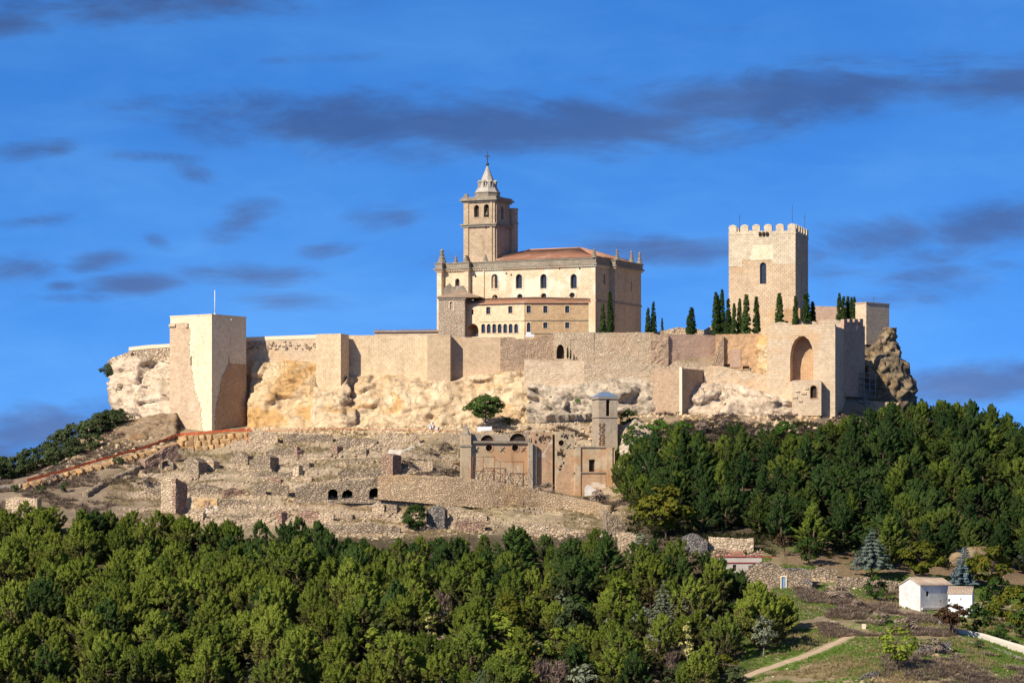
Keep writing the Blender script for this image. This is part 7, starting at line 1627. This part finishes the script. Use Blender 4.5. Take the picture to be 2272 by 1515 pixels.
for (x, y) in scatter(low, 6.9, .40, 2.05):
    c = px_of(x, y)
    if any(abs(x - p.x) < r * .85 and -17 < y - p.y < 5 for p, r in CP): continue
    z = gz(x, y); row = row_of(x, y, z)
    # tops follow the ragged upper edge of the wood in the photo
    edge = float(np.interp(c, [0, 100, 180, 330, 480, 560, 640, 760, 850, 960, 1070, 1150, 1230, 1330, 1420, 1500, 1580, 1640, 1700, 1770, 1800], [1110, 1105, 1125, 1118, 1140, 1150, 1130, 1180, 1190, 1180, 1180, 1140, 1190, 1170, 1195, 1180, 1215, 1260, 1290, 1310, 1350]))
    h = random.choice([.72, .85, .95, 1.0, 1.08, 1.2]) * random.uniform(.94, 1.06); maxh = (row - edge) * K * y / 11.5
    if maxh < .42: continue
    if c > 1560 and abs(x - float(np.interp(y, PTH[:, 1], PTH[:, 0]))) < 5.5 and y < PTH[-1, 1]: continue
    h = min(h, maxh * random.uniform(.88, 1.02))
    mixr = random.random(); deep = y > 835 and c > 430
    tone = ('pine_b' if mixr < .45 else 'pine_c' if mixr < .9 else 'pine_a') if deep else ('pine_a' if mixr < .68 else 'pine_b' if mixr < .95 else 'pine_c')
    if c > 1050 and mixr > .62 and y > 830: kind = 'tiered_pine_c'
    else: kind = 'bushy_' + tone
    if y < 815 and c > 250 and random.random() < (.30 if c > 900 else .07):
        k2, nm2, adj = random.choice([('silver_tree', 'silver_tree', 'silvery green'), ('silver_tree', 'silver_tree', 'silvery green'), ('broad_tree', 'broad_tree', 'dark leafy'), ('lime_tree', 'lime_tree', 'yellow green'), ('golden_tree', 'golden_tree', 'yellowing round'), ('bare_tree', 'bare_tree', 'leafless'), ('tiered_pine_b', 'pine_tree', 'tiered light green'), ('olive_tree', 'olive_tree', 'grey green')])
        hb = {'silver_tree': 7.0, 'broad_tree': 6.5, 'lime_tree': 7.0, 'golden_tree': 8.5, 'bare_tree': 8.5, 'tiered_pine_b': 12.0, 'olive_tree': 5.0}[k2]
        e = plant(k2, nm2, 'tree', None, Vector((x, y, z - .15)), 11.5 * h * random.uniform(.6, .85) / hb, wide=random.uniform(.85, 1.05) * (.8 if k2 in ('golden_tree', 'olive_tree') else 1)); e['category'] = 'tree'; e['kind'] = 'thing'
        items.append((e, f"{adj} {'conifer' if 'tiered' in adj else 'tree'} among pines, {'middle wood' if y > 780 else 'lowest wood'}, {'below the boulder wall' if c < 330 else 'below the terraces' if c < 640 else 'below the cellars' if c < 900 else 'below the retaining wall' if c < 1330 else 'by the dirt path'}")); continue
    v = random.randrange(6); e = plant(kind, 'pine_tree', 'pine', None, Vector((x, y, z - .15)), h, variant=v, wide=random.uniform(1.0, 1.28)); e['category'] = 'pine'; e['kind'] = 'thing'
    shape = 'tiered' if kind.startswith('tiered') else ['broad', 'narrow', 'twin headed', 'slender', 'lopsided', 'sparse'][v]; colr = {'pine_a': 'bright green', 'pine_b': 'green', 'pine_c': 'dark green'}[tone if not kind.startswith('tiered') else 'pine_c']
    band = 'wood top edge' if y > 862 else 'upper wood' if y > 822 else 'middle wood' if y > 780 else 'lowest wood'
    place = 'below the boulder wall' if c < 330 else 'below the terraces' if c < 640 else 'below the cellars' if c < 900 else 'below the retaining wall' if c < 1330 else 'by the dirt path'
    items.append((e, f'{shape} {colr} pine, {band}, {place}'))
trees_xy = np.array([(e.location.x, e.location.y) for e in TREE_LOG])
for (x, y) in scatter([(-40, 735), (-40, 815), (700, 820), (1300, 835), (1640, 830), (1740, 800), (1640, 750), (1540, 732)], 4.6, .45, 1.7):      # undergrowth bushes where the pines leave gaps
    c = px_of(x, y)
    if np.min(np.hypot(trees_xy[:, 0] - x, trees_xy[:, 1] - y)) < 3.3 or random.random() < (.2 if c > 800 else .45): continue
    k2, adj = random.choice([('broad_tree', 'dark leafy'), ('olive_tree', 'grey green'), ('broad_tree', 'dark leafy'), ('golden_tree', 'yellowing'), ('bare_bush', 'brown leafless'), ('olive_tree', 'grey green'), ('silver_tree', 'pale silvery')]); hb = {'broad_tree': 6.5, 'olive_tree': 5.0, 'golden_tree': 8.5, 'bare_bush': 2.2, 'silver_tree': 7.0}[k2]
    hm = random.uniform(2.2, 4.4) * (.75 if k2 == 'bare_bush' else 1); e = plant(k2, 'bush', 'bush', None, Vector((x, y, gz(x, y) - .5)), hm / hb, wide=random.uniform(1.0, 1.35)); e['category'] = 'bush'; e['kind'] = 'thing'
    items.append((e, f"{'small' if hm < 2.9 else 'tall' if hm > 3.7 else 'rounded'} {adj} bush under the pines, {'middle wood' if y > 780 else 'lowest wood'}, {'below the boulder wall' if c < 330 else 'below the terraces' if c < 640 else 'below the cellars' if c < 900 else 'below the retaining wall' if c < 1330 else 'by the dirt path'}"))
label_pool(items, 'trees and bushes of the lower wood'); n_low = len(items)
right = [(1380, 900), (1385, 950), (1420, 963), (1500, 969), (1560, 973), (1640, 971), (1720, 968), (1790, 971), (1840, 974), (1900, 978), (1960, 984), (2000, 1006), (2080, 1012), (2180, 1014), (2330, 1016), (2330, 878), (2230, 872), (2150, 870), (2080, 868), (2010, 866), (1960, 868), (1880, 868), (1800, 870), (1740, 876), (1690, 884), (1640, 884), (1560, 884), (1515, 886), (1450, 890)]
items = []
gc = ground(1478, 1195, 860)
for (x, y) in scatter(right, 6.0, .40, 1.95):
    c = px_of(x, y); z = gz(x, y); row = row_of(x, y, z)
    if (x - gc.x) ** 2 + (y - gc.y) ** 2 < 30 and y < gc.y + 5: continue
    if any((x - sx) ** 2 + (y - sy) ** 2 < 7 for sx, sy in singles): continue
    edge = float(np.interp(c, [1385, 1450, 1500, 1560, 1640, 1700, 1780, 1830, 1900, 1950, 2000, 2030, 2090, 2150, 2200, 2240, 2330], [990, 945, 938, 945, 932, 945, 958, 935, 910, 895, 880, 878, 880, 870, 885, 882, 890]))
    h = random.uniform(.78, 1.12); maxh = (row - edge) * K * y / 12.0
    if maxh < .24: continue
    h = min(h, maxh * random.uniform(.9, 1.03)); r_ = random.random()
    kind = 'tiered_conifer' if r_ < .42 else 'tiered_conifer_b' if r_ < .70 else 'tiered_pine_c' if r_ < .86 else 'tiered_pine_b'
    if random.random() < .28: kind = 'bushy_pine_c' if r_ < .6 else 'bushy_pine_b'
    v = random.randrange(6); e = plant(kind, 'conifer_tree', 'conifer', None, Vector((x, y, z - .15)), h, variant=v, wide=random.uniform(1.05, 1.4)); e['category'] = 'conifer'; e['kind'] = 'thing'
    colr = {'tiered_conifer': 'dark green', 'tiered_conifer_b': 'olive green', 'tiered_pine_c': 'deep green', 'tiered_pine_b': 'lighter green', 'bushy_pine_c': 'rounded deep green', 'bushy_pine_b': 'rounded light green'}[kind]; shape = ['full', 'narrow', 'wide', 'ragged', 'leafy', 'slim'][v]
    band = 'wood crest' if y > 985 else 'upper wood' if y > 945 else 'middle wood' if y > 915 else 'wood foot'
    place = 'beside the ruined church' if c < 1600 else 'under the bastion' if c < 1860 else 'under the crag' if c < 2080 else 'above the white shed'
    items.append((e, f'{shape} {colr} conifer, {band}, {place}'))
label_pool(items, 'conifers of the right wood')
print('TREES', n_low, len(items), len(TREE_LOG))
# ------------------------------------------------------------------ houses, road and path in the lower right corner
def gabled(name, label, cat, L, c0, c1, foot, eave, depth, rise, wall, roof, ops=(), ops_r=(), ov=.35, mono=False, ridge_side=True):
    """a house with its ridge along the front; ops by (kind, column, top, bottom, width)"""
    u0, u1 = L.u(c0), L.u(c1); cm = (c0 + c1) / 2; z0, z1 = L.z(cm, foot) - 2.0, L.z(cm, eave); Rt = L.right(u1)
    t = thing(name, label, cat, L.p((u0 + u1) / 2, z0 + 2, -depth / 2))
    of = [opx(L, *o) for o in ops]; orr = [(k, depth * f, L.z(c1, b), w_, L.z(c1, a) - L.z(c1, b)) for k, f, a, b, w_ in ops_r]
    mb = MB(); block(mb, L, u0, u1, z0, z1, depth, of, orr, rd=.3, top=False)
    for s_, u in ((1, u1), (-1, u0)):
        a_, b_, c_ = L.p(u, z1), L.p(u, z1, -depth), L.p(u, z1 + rise, -depth / 2); mb.quad(*((a_, b_, c_) if s_ > 0 else (b_, a_, c_)))
    mb.build('wall', M[wall], t)
    for o in of: pane(t, L, o, 'window', 'dark' if o[4] < 2 else 'dark', .25, frame='frame', fw=.06)
    for o in orr: pane(t, Rt, o, 'window', 'dark', .25, frame='frame', fw=.06)
    mb = MB(); th = Vector((0, 0, .16)); k = rise / (depth / 2)
    e0, e1 = L.p(u0 - ov, z1 - k * ov, ov), L.p(u1 + ov, z1 - k * ov, ov); r0, r1 = L.p(u0 - ov, z1 + rise, -depth / 2), L.p(u1 + ov, z1 + rise, -depth / 2); f0, f1 = L.p(u0 - ov, z1 - k * ov, -depth - ov), L.p(u1 + ov, z1 - k * ov, -depth - ov)
    for q in ((e0, e1, r1, r0), (r0, r1, f1, f0)): mb.add([v + Vector((0, 0, .02)) for v in q] + [v + th for v in q], [(3, 2, 1, 0), (4, 5, 6, 7), (0, 1, 5, 4), (1, 2, 6, 5), (2, 3, 7, 6), (3, 0, 4, 7)])
    rf = mb.build('roof', M[roof], t); mb = MB(); n = int((e1 - e0).length / .34)
    for i in range(n):
        f = (i + .5) / n
        for a_, b_, c_, d_ in ((e0, e1, r0, r1), (f0, f1, r0, r1)): mb.tube([a_.lerp(b_, f) + th * 1.15, c_.lerp(d_, f) + th * 1.15], .085, 4)
    o = mb.build('tile', M[roof], rf); o['kind'] = 'stuff'
    mb = MB(); mb.tube([r0 + th * 1.3, r1 + th * 1.3], .16, 6); mb.build('ridge_tiles', M[roof], rf)
    return t, L, u0, u1, z0, z1
g = ground(2042, 1356, 800); LW = Line(2042, g.y, -42)
gabled('white_house', 'old whitewashed house with flaking plaster and a brown tiled roof', 'house', LW, 2042, 2113, 1352, 1298, 6.2, 1.5, 'white_plaster', 'tile_house', ops=(('rect', 2057.5, 1311, 1322, 5.5), ('rect', 2088, 1330, 1336, 2.5)), ov=.25)
mb = MB(); mb.box(LW.p(.2, LW.z(2070, 1352), .05), LW.t * 9, LW.n * .5, (0, 0, .45)); o = mb.build('plinth', M['concrete']); tag(o, 'low concrete plinth along the shaded side of the whitewashed house', 'plinth')
LG = Line(2157, g.y - 3.0, 12); gabled('white_shed', 'small clean white gabled shed with a tiled roof beside the whitewashed house', 'house', LG, 2103, 2157, 1353, 1317, 4.6, 1.3, 'white_clean', 'tile_house', ops=(('rect', 2106, 1328, 1334, 4.5), ('rect', 2132, 1326, 1331, 2.0)), ops_r=(('rect', .5, 1324, 1332, .55),), ov=.12)
L = Line(2183, g.y - 2.2, 12); mb = MB(); u0, u1 = L.u(2157), L.u(2182); mb.box(L.p(u0 + .2, L.z(2170, 1354), -.3), L.t * (u1 - u0), -L.n * 3.2, (0, 0, .9)); tag(mb.build('porch_wall', M['white_clean']), 'low white porch wall at the gable end of the small white shed', 'porch wall')

# stone house with the blue door, red beamed house behind it
g = ground(1740, 1306, 830); L = Line(1742, g.y, 2); u0, u1 = L.u(1652), L.u(1802)
t = thing('stone_house', 'ruined dry stone house with a small blue door', 'ruined house', L.p(L.u(1735), g.z, -2))
dz0, dz1 = g.z - .1, L.z(1739, 1280); dc_ = L.u(1738.5)
mb = MB(); rough_wall(mb, L, u0, u1, interp_top(L, [(1652, 1272), (1668, 1256), (1680, 1250), (1712, 1252), (1738, 1260), (1760, 1268), (1782, 1262), (1795, 1262), (1802, 1276)]), g.z - 3, 2.0, .2, .3, 51, step=.42, holes=[(dc_ - .42, dc_ + .42, dz0, dz1 + .15, 'rect')]); mb.build('front_wall', M['ruin'], t)
rb = L.right(u1 - .3); mb = MB(); rough_wall(mb, rb, 0, 5, lambda u: L.z(1795, 1263) - .3 * u, g.z - 3, 1.5, .15, .4, 52, step=.5); mb.build('side_wall', M['ruin_grey'], t)
mb = MB(); rough_wall(mb, L.back(4.5), u0 + 1, u1 - .5, interp_top(L, [(1655, 1256), (1690, 1246), (1740, 1258), (1795, 1262)]), g.z - 2, 1.5, .2, .3, 53, step=.5); mb.build('rear_wall', M['ruin_grey'], t)
mb = MB(); mb.box(L.p(dc_ - .46, dz0, -.12), L.t * .92, -L.n * .1, (0, 0, dz1 - dz0)); d_ = mb.build('door', M['blue_paint'], t)
mb = MB(); mb.box(L.p(dc_ + .2, dz0 + .95, -.03), L.t * .06, -L.n * .09, (0, 0, .16)); mb.build('handle', M['iron'], d_)
mb = MB()
for u_ in (dc_ - .72, dc_ + .44): mb.box(L.p(u_, dz0, .16), L.t * .28, -L.n * .4, (0, 0, dz1 - dz0 + .05))
mb.box(L.p(dc_ - .72, dz1 + .05, .16), L.t * 1.44, -L.n * .4, (0, 0, .3)); mb.build('door_frame', M['cream'], t)
g2 = ground(1650, 1275, 840); L = Line(1640, g2.y + 2, -8); u0, u1 = L.u(1588), L.u(1690)
t = thing('red_beam_house', 'derelict house with two red painted beams across its pale front', 'ruined house', L.p((u0 + u1) / 2, g2.z, -3))
mb = MB(); block(mb, L, u0, u1, g2.z - 3, L.z(1640, 1236), 5, [opx(L, 'rect', 1630, 1252, 1266, 8)], rd=.4); mb.build('wall', M['concrete'], t); pane(t, L, opx(L, 'rect', 1630, 1252, 1266, 8), 'window_void', 'dark', .35)
for r in (1235.5, 1249): mb = MB(); mb.box(L.p(u0 - .2, L.z(1640, r), .02), L.t * (u1 - u0 + (3.2 if r < 1240 else -1)), L.n * .16, (0, 0, .22)); mb.build('beam', M['red_paint'], t)
mb = MB(); rough_wall(mb, L.back(1), u0, u1 + .6, interp_top(L, [(1588, 1224), (1612, 1222), (1640, 1228), (1662, 1230), (1690, 1222)]), L.z(1640, 1238), 3, .25, .4, 55, step=.5); mb.build('broken_upper_wall', M['ruin_red'], t)
mb = MB(); q = [L.p(u0 + 2.5, L.z(1640, 1236), 0), L.p(u0 + 7, L.z(1640, 1236), 0), L.p(u0 + 7, L.z(1640, 1224), -4), L.p(u0 + 2.5, L.z(1640, 1224), -4)]; mb.add(q + [v + Vector((0, 0, .2)) for v in q], [(3, 2, 1, 0), (4, 5, 6, 7), (0, 1, 5, 4), (1, 2, 6, 5), (2, 3, 7, 6), (3, 0, 4, 7)]); mb.build('roof_remnant', M['tile'], t)

# grey rock above the white house
rm = boulder_mesh('rock', M['cliff_brown'], 33, 4, .3, .2); rk = at(2152, 1262, 850); o = link('rock', rm); o.location = rk + Vector((0, 2, 1.0)); o.scale = (6.2, 4.0, 4.2); tag(o, 'big grey rock outcrop behind the blue spruce', 'rock')
# dirt path, paved road and its wall
ribbon('dirt_path', [(1560, 1560), (1640, 1512), (1720, 1478), (1800, 1450), (1850, 1428), (1885, 1412), (1905, 1405)], [2.9, 2.8, 2.6, 2.5, 2.6, 2.8, 3.2], M['dirt'])
ribbon('side_path', [(1905, 1406), (1885, 1398), (1860, 1390), (1846, 1378)], [3.2, 2.4, 1.8, 1.2], M['concrete'])
ribbon('road', [(2026, 1408), (2062, 1402), (2090, 1403), (2125, 1413), (2170, 1428), (2230, 1447), (2310, 1472)], [1.6, 2.2, 2.4, 2.4, 2.6, 2.8, 3.0], M['road'], .12)
g0_ = [at(2112, 1408, 770), at(2140, 1414, 770), at(2180, 1424, 770), at(2230, 1440, 770), at(2300, 1462, 770)]
strip_wall('plain pale roadside wall sloping down to the right picture edge', [(px_of(p.x, p.y), row_of(p.x, p.y, p.z + hh), row_of(p.x, p.y, p.z - .6), p.y + 2.2) for p, hh in zip(g0_, (1.5, 1.7, 1.9, 2.0, 2.0))], .4, 'concrete', 'road_wall', 'roadside wall', .02, .02, 4, batter=0)
mb = MB(); p = at(2112, 1410, 770); mb.box(p + Vector((-.2, 1.6, 0)), (.5, 0, 0), (0, .4, 0), (0, 0, 2.3)); tag(mb.build('gate_post', M['rust']), 'rust red gate post at the head of the roadside wall', 'gate post')
mb = MB(); p = at(2085, 1402, 770); mb.tube([p, p + Vector((0, 0, 2.4))], .05, 6); mb.cbox(p + Vector((0, -.05, 2.2)), .5, .04, .5); tag(mb.build('sign_post', M['steel']), 'small roadside sign on a thin post at the bend', 'sign')
mb = MB(); p = at(1917, 1396, 770); mb.box(p + Vector((-.4, 0, 0)), (.8, 0, 0), (0, .8, 0), (0, 0, 1.2)); tag(mb.build('stone_post', M['cream']), 'short pale stone post beside the path junction', 'post')
ribbon('road_end', [(-60, 1085), (-20, 1082), (10, 1080), (25, 1084)], [5, 5, 4, 2.5], M['road'], .12, 20)
for k, (c, r) in enumerate(((1838, 1266), (1900, 1268), (1935, 1270), (1988, 1300), (2030, 1292))):
    mb = MB(); p = at(c, r, 835); mb.tube([p, p + Vector((0, 0, 1.7))], .05, 5); tag(mb.build('fence_post', M['bark_pale']), f'thin grey fence post on the bank {["above the blue door house", "left of the cedar trunk", "touching the cedar trunk", "right of the cedar", "behind the white house"][k]}', 'fence post')
ribbon('pale_ramp', [(456, 1136), (475, 1126), (495, 1117), (520, 1106)], [2.4, 2.2, 2.0, 1.6], M['concrete'], .15, 20)
ribbon('pale_ramp', [(862, 1008), (890, 1000), (915, 992), (935, 986)], [2.2, 2.0, 1.8, 1.4], M['concrete'], .15, 20)
# white tarp by the lone pine, fallen beams, sacks
mb = MB(); p = W(1078, 951, 984); mb.box(p + Vector((-2.2, 0, -1.2)), (3.8, .3, .1), (0, .15, 0), (0, .1, 1.7)); tag(mb.build('tarp', M['white_metal']), 'white sheet standing behind the trunk of the lone pine', 'sheet')
mb = MB(); p = W(962, 946, 984)
for k in range(9): mb.cbox(p + Vector((random.uniform(-1.2, 1.2), random.uniform(-.5, .5), random.uniform(-.9, .9))), random.uniform(.5, 1.0), .5, random.uniform(.3, .7), random.random())
tag(mb.build('sack_pile', M['white_plaster']), 'heap of pale sacks at the cliff foot left of the lone pine', 'sack pile', kind='stuff')
g = at(1016, 1044, 930); 
bt = thing('beam_pile', 'little pile of rusty brown timbers beside the ruined church pier', 'timber pile', g)
for k in range(6): mb = MB(); a_ = random.uniform(-.35, .1); mb.tube([g + Vector((-1.6, random.uniform(-.6, .6), .15 + .12 * k)), g + Vector((1.2, random.uniform(-.6, .6), .5 + .15 * k + a_))], .08, 5); mb.build('timber', M['rust'], bt)

# ------------------------------------------------------------------ loose stones, brush and grass that nobody could count
def scatter_mesh(name, protos, pts, scl, mat, rng, squash=(1, 1, 1), sink=.25, rot3=True):
    """many small pieces joined into one object: protos are (verts, faces) arrays"""
    V = []; F = []; base = 0; pts = np.asarray(pts, float); scl = np.asarray(scl, float); which = rng.integers(len(protos), size=len(pts))
    for w_, (v, f) in enumerate(protos):
        k = which == w_; p, s_ = pts[k], scl[k]; m = len(p)
        if m == 0: continue
        a = rng.random(m) * 6.28; ca, sa = np.cos(a)[:, None], np.sin(a)[:, None]
        q = v[None] * np.array(squash) * (s_[:, None, None] * (.7 + .6 * rng.random((m, 1, 3))))
        q = np.stack([q[..., 0] * ca - q[..., 1] * sa, q[..., 0] * sa + q[..., 1] * ca, q[..., 2] - sink * s_[:, None]], 2) + p[:, None, :]
        V.append(q.reshape(-1, 3)); F.append((f[None] + (base + np.arange(m) * len(v))[:, None, None]).reshape(-1, f.shape[1])); base += m * len(v)
    return link(name, np_mesh(name, np.concatenate(V), np.concatenate(F), mat, uv=False))
def ico(seed):
    bm = bmesh.new(); bmesh.ops.create_icosphere(bm, subdivisions=1, radius=1); r = np.random.default_rng(seed)
    v = np.array([x.co[:] for x in bm.verts]) * (.7 + .6 * r.random((len(bm.verts), 1))); f = np.array([[q.index for q in fc.verts] for fc in bm.faces]); bm.free(); return v, f
ROCKS = [ico(k) for k in range(6)]
rng = np.random.default_rng(77)
def ground_pts(n, c0, c1, d0, d1, keep=None):
    d = d0 + (d1 - d0) * rng.random(n); c = c0 + (c1 - c0) * rng.random(n); x = (c - PX0) * K * d; z = ground_z(x, d); P = np.stack([x, d, z], 1)
    if keep is not None: P = P[keep(x, d, c)]
    return P
hx = lambda x, d: (ground_z(x, d + .6) - ground_z(x, d - .6)) / 1.2        # steepness towards the back
P = ground_pts(42000, 200, 1400, 895, 992, lambda x, d, c: (hx(x, d) + .35 * (fbm(x / 8, d / 8, 0, 31, 3) - .5) > .46) & (rng.random(len(x)) < .8))
tag(scatter_mesh('rubble', ROCKS, P, .14 + .34 * rng.random(len(P)) ** 2.2, rockmat('loose rubble', (.54, .43, .32), (.40, .31, .23), (.50, .33, .18), (.2, .14, .1), .55, .7, 3.0), rng), 'loose pale rubble along the terrace banks of the ruin slope', 'rubble', kind='stuff')
cl_ = [(s_[1], s_[2], s_[4]) for s_ in STUBS]
pts = []
for c0, c1, bot in cl_:
    g = ground((c0 + c1) / 2, bot)
    for k in range(int(30 + (c1 - c0) * .9)):
        x = g.x + random.uniform(-.5, .5) * ((c1 - c0) * .115 + 3); y = g.y + random.gauss(-1.0, 1.3); pts.append((x, y, gz(x, y)))
pts = np.array(pts); tag(scatter_mesh('fallen_stones', ROCKS, pts, .16 + .45 * rng.random(len(pts)) ** 2.5, M['ruin_white'], rng), 'fallen stones lying at the feet of the ruined walls', 'fallen stones', kind='stuff')
P = np.concatenate([ground_pts(1500, 545, 1190, 982, 996), ground_pts(700, 1190, 1480, 966, 982), ground_pts(700, 1500, 1880, 965, 980), ground_pts(500, 150, 390, 965, 1004)])
tag(scatter_mesh('scree', ROCKS, P, .15 + .75 * rng.random(len(P)) ** 3.5, M['cliff'], rng), 'scree and fallen blocks along the foot of the cliffs', 'scree', kind='stuff')
P = ground_pts(900, 1700, 2290, 738, 860); tag(scatter_mesh('field_stones', ROCKS, P, .08 + .3 * rng.random(len(P)) ** 3, M['ruin_white'], rng), 'scattered pale stones in the rough field', 'stones', kind='stuff')
def tuft(seed, n, wide, stiff):
    r = np.random.default_rng(seed); a = r.random(n) * 6.28; ln = .6 + .6 * r.random(n); d = np.stack([np.cos(a) * wide, np.sin(a) * wide, np.full(n, stiff)], 1) * ln[:, None]; b = np.stack([np.cos(a) * .15, np.sin(a) * .15, 0 * a], 1); s = np.stack([-np.sin(a), np.cos(a), 0 * a], 1) * .09
    v = np.concatenate([b - s, b + s, b + d]); f = np.stack([np.arange(n), np.arange(n) + n, np.arange(n) + 2 * n], 1); return v, f
GT = [tuft(k, 9, .5, .9) for k in range(5)]; BT = [tuft(20 + k, 26, .9, .8) for k in range(6)]
def sel(c, *holes): return c
P = ground_pts(26000, 230, 1400, 893, 992, lambda x, d, c: (fbm(x / 7, d / 7, 0, 41, 3) > .5) & (hx(x, d) < .55))
tag(scatter_mesh('dry_grass', GT, P, .35 + .4 * rng.random(len(P)), M['drygrass'], rng, sink=.05), 'straw coloured dry grass on the terraces', 'dry grass', kind='stuff')
P = np.concatenate([ground_pts(5200, -60, 400, 905, 1010, lambda x, d, c: (fbm(x / 9, d / 9, 0, 43, 3) > .5) & (c < 200 + (d - 905) * 3)), ground_pts(1100, 850, 1030, 925, 962, lambda x, d, c: fbm(x / 6, d / 6, 0, 44, 3) > .5),
                    ground_pts(1300, 1000, 1400, 918, 936, lambda x, d, c: fbm(x / 6, d / 6, 0, 45, 3) > .5), ground_pts(4200, 1380, 1990, 956, 982, lambda x, d, c: fbm(x / 7, d / 7, 0, 46, 3) > .46), ground_pts(1300, 1030, 1300, 966, 984, lambda x, d, c: fbm(x / 7, d / 7, 0, 47, 3) > .48)])
tag(scatter_mesh('brush', BT, P, .5 + .8 * rng.random(len(P)), M['brush'], rng, sink=.1), 'grey brown dry brush covering the banks', 'brush', kind='stuff')
P = np.concatenate([ground_pts(8500, 1700, 2120, 790, 850, lambda x, d, c: (fbm(x / 9, d / 9, 0, 48, 3) > .44) & (c > 1740 + (850 - d) * 1.5) & ((c < 1990) | (d < 815))), ground_pts(3200, 1960, 2300, 738, 775, lambda x, d, c: fbm(x / 7, d / 7, 0, 49, 3) > .48)])
tag(scatter_mesh('brush', BT, P, .55 + .8 * rng.random(len(P)), M['brush'], rng, sink=.1), 'purplish brown dead brush on the bank below the white house', 'brush', kind='stuff')
P = ground_pts(44000, 1640, 2300, 735, 868, lambda x, d, c: (fbm(x / 11, d / 11, 0, 21, 4) > .42) & (np.abs(x - np.interp(d, PTH[:, 1], PTH[:, 0])) > 2.4))
tag(scatter_mesh('grass', GT, P, .28 + .3 * rng.random(len(P)), M['greengrass'], rng, sink=.05), 'fresh green grass in the lower field', 'grass', kind='stuff')
P = ground_pts(16000, 1680, 2300, 735, 830, lambda x, d, c: (fbm(x / 8, d / 8, 0, 52, 4) > .5) & (np.abs(x - np.interp(d, PTH[:, 1], PTH[:, 0])) > 2.4))
tag(scatter_mesh('dry_grass', GT, P, .4 + .5 * rng.random(len(P)), M['drygrass'], rng, sink=.05), 'dry straw grass in the lower field', 'dry grass', kind='stuff')
P = np.concatenate([ground_pts(5500, -60, 1760, 732, 886, lambda x, d, c: (c < 1500 + (d - 732) * 1.6) & (fbm(x / 9, d / 9, 0, 55, 3) > .36)), ground_pts(2600, 1390, 2300, 872, 968, lambda x, d, c: fbm(x / 9, d / 9, 0, 56, 3) > .42)])
tag(scatter_mesh('undergrowth', BT, P, .9 + 1.3 * rng.random(len(P)), M['under'], rng, sink=.15), 'dark undergrowth covering the floor of the woods', 'undergrowth', kind='stuff')
# single bushes on the slopes, each its own thing
BUSH = [(1090, 1062, 'dry bush on the crest of the retaining wall before the scaffold'), (1215, 1100, 'dry bush on the retaining wall below the transept'), (1330, 1108, 'brown bush in front of the sacristy'), (905, 1040, 'brown thicket left of the ruined church pier'), (955, 1015, 'grey brown bush above the thicket by the pier'), (985, 1000, 'brown bush on the bank behind the church pier'),
 (1560, 960, 'olive brown bush right of the bright ivy clump'), (1650, 968, 'dark brown thorn bush under the pale crag'), (1830, 948, 'large bare bush at the foot of the bastion'), (1870, 940, 'bare pinkish bush at the bastion corner'), (1700, 975, 'brown bush left of the bright ivy mound'), (1610, 955, 'pale bush below the masonry wall foot'), (1330, 1118, 'low brown bush right of the dry wall bush'),
 (1905, 1350, 'rounded dead brush clump in the middle of the brown bank'), (1860, 1330, 'dead brush clump below the blue door'), (2010, 1400, 'dark brush clump over the road bend'), (1950, 1385, 'brown brush clump above the path junction'), (2070, 1450, 'reddish brown bush under the road'), (330, 1075, 'brown bush by the slanting rubble wall'), (120, 1080, 'grey brush clump between the round shrubs')]
for c, r, lab in BUSH: plant('bare_bush', 'bush', 'bush', lab, at(c, r, 735 if c > 1700 and r > 1300 else 905), random.uniform(.9, 1.5), wide=random.uniform(1.0, 1.4))
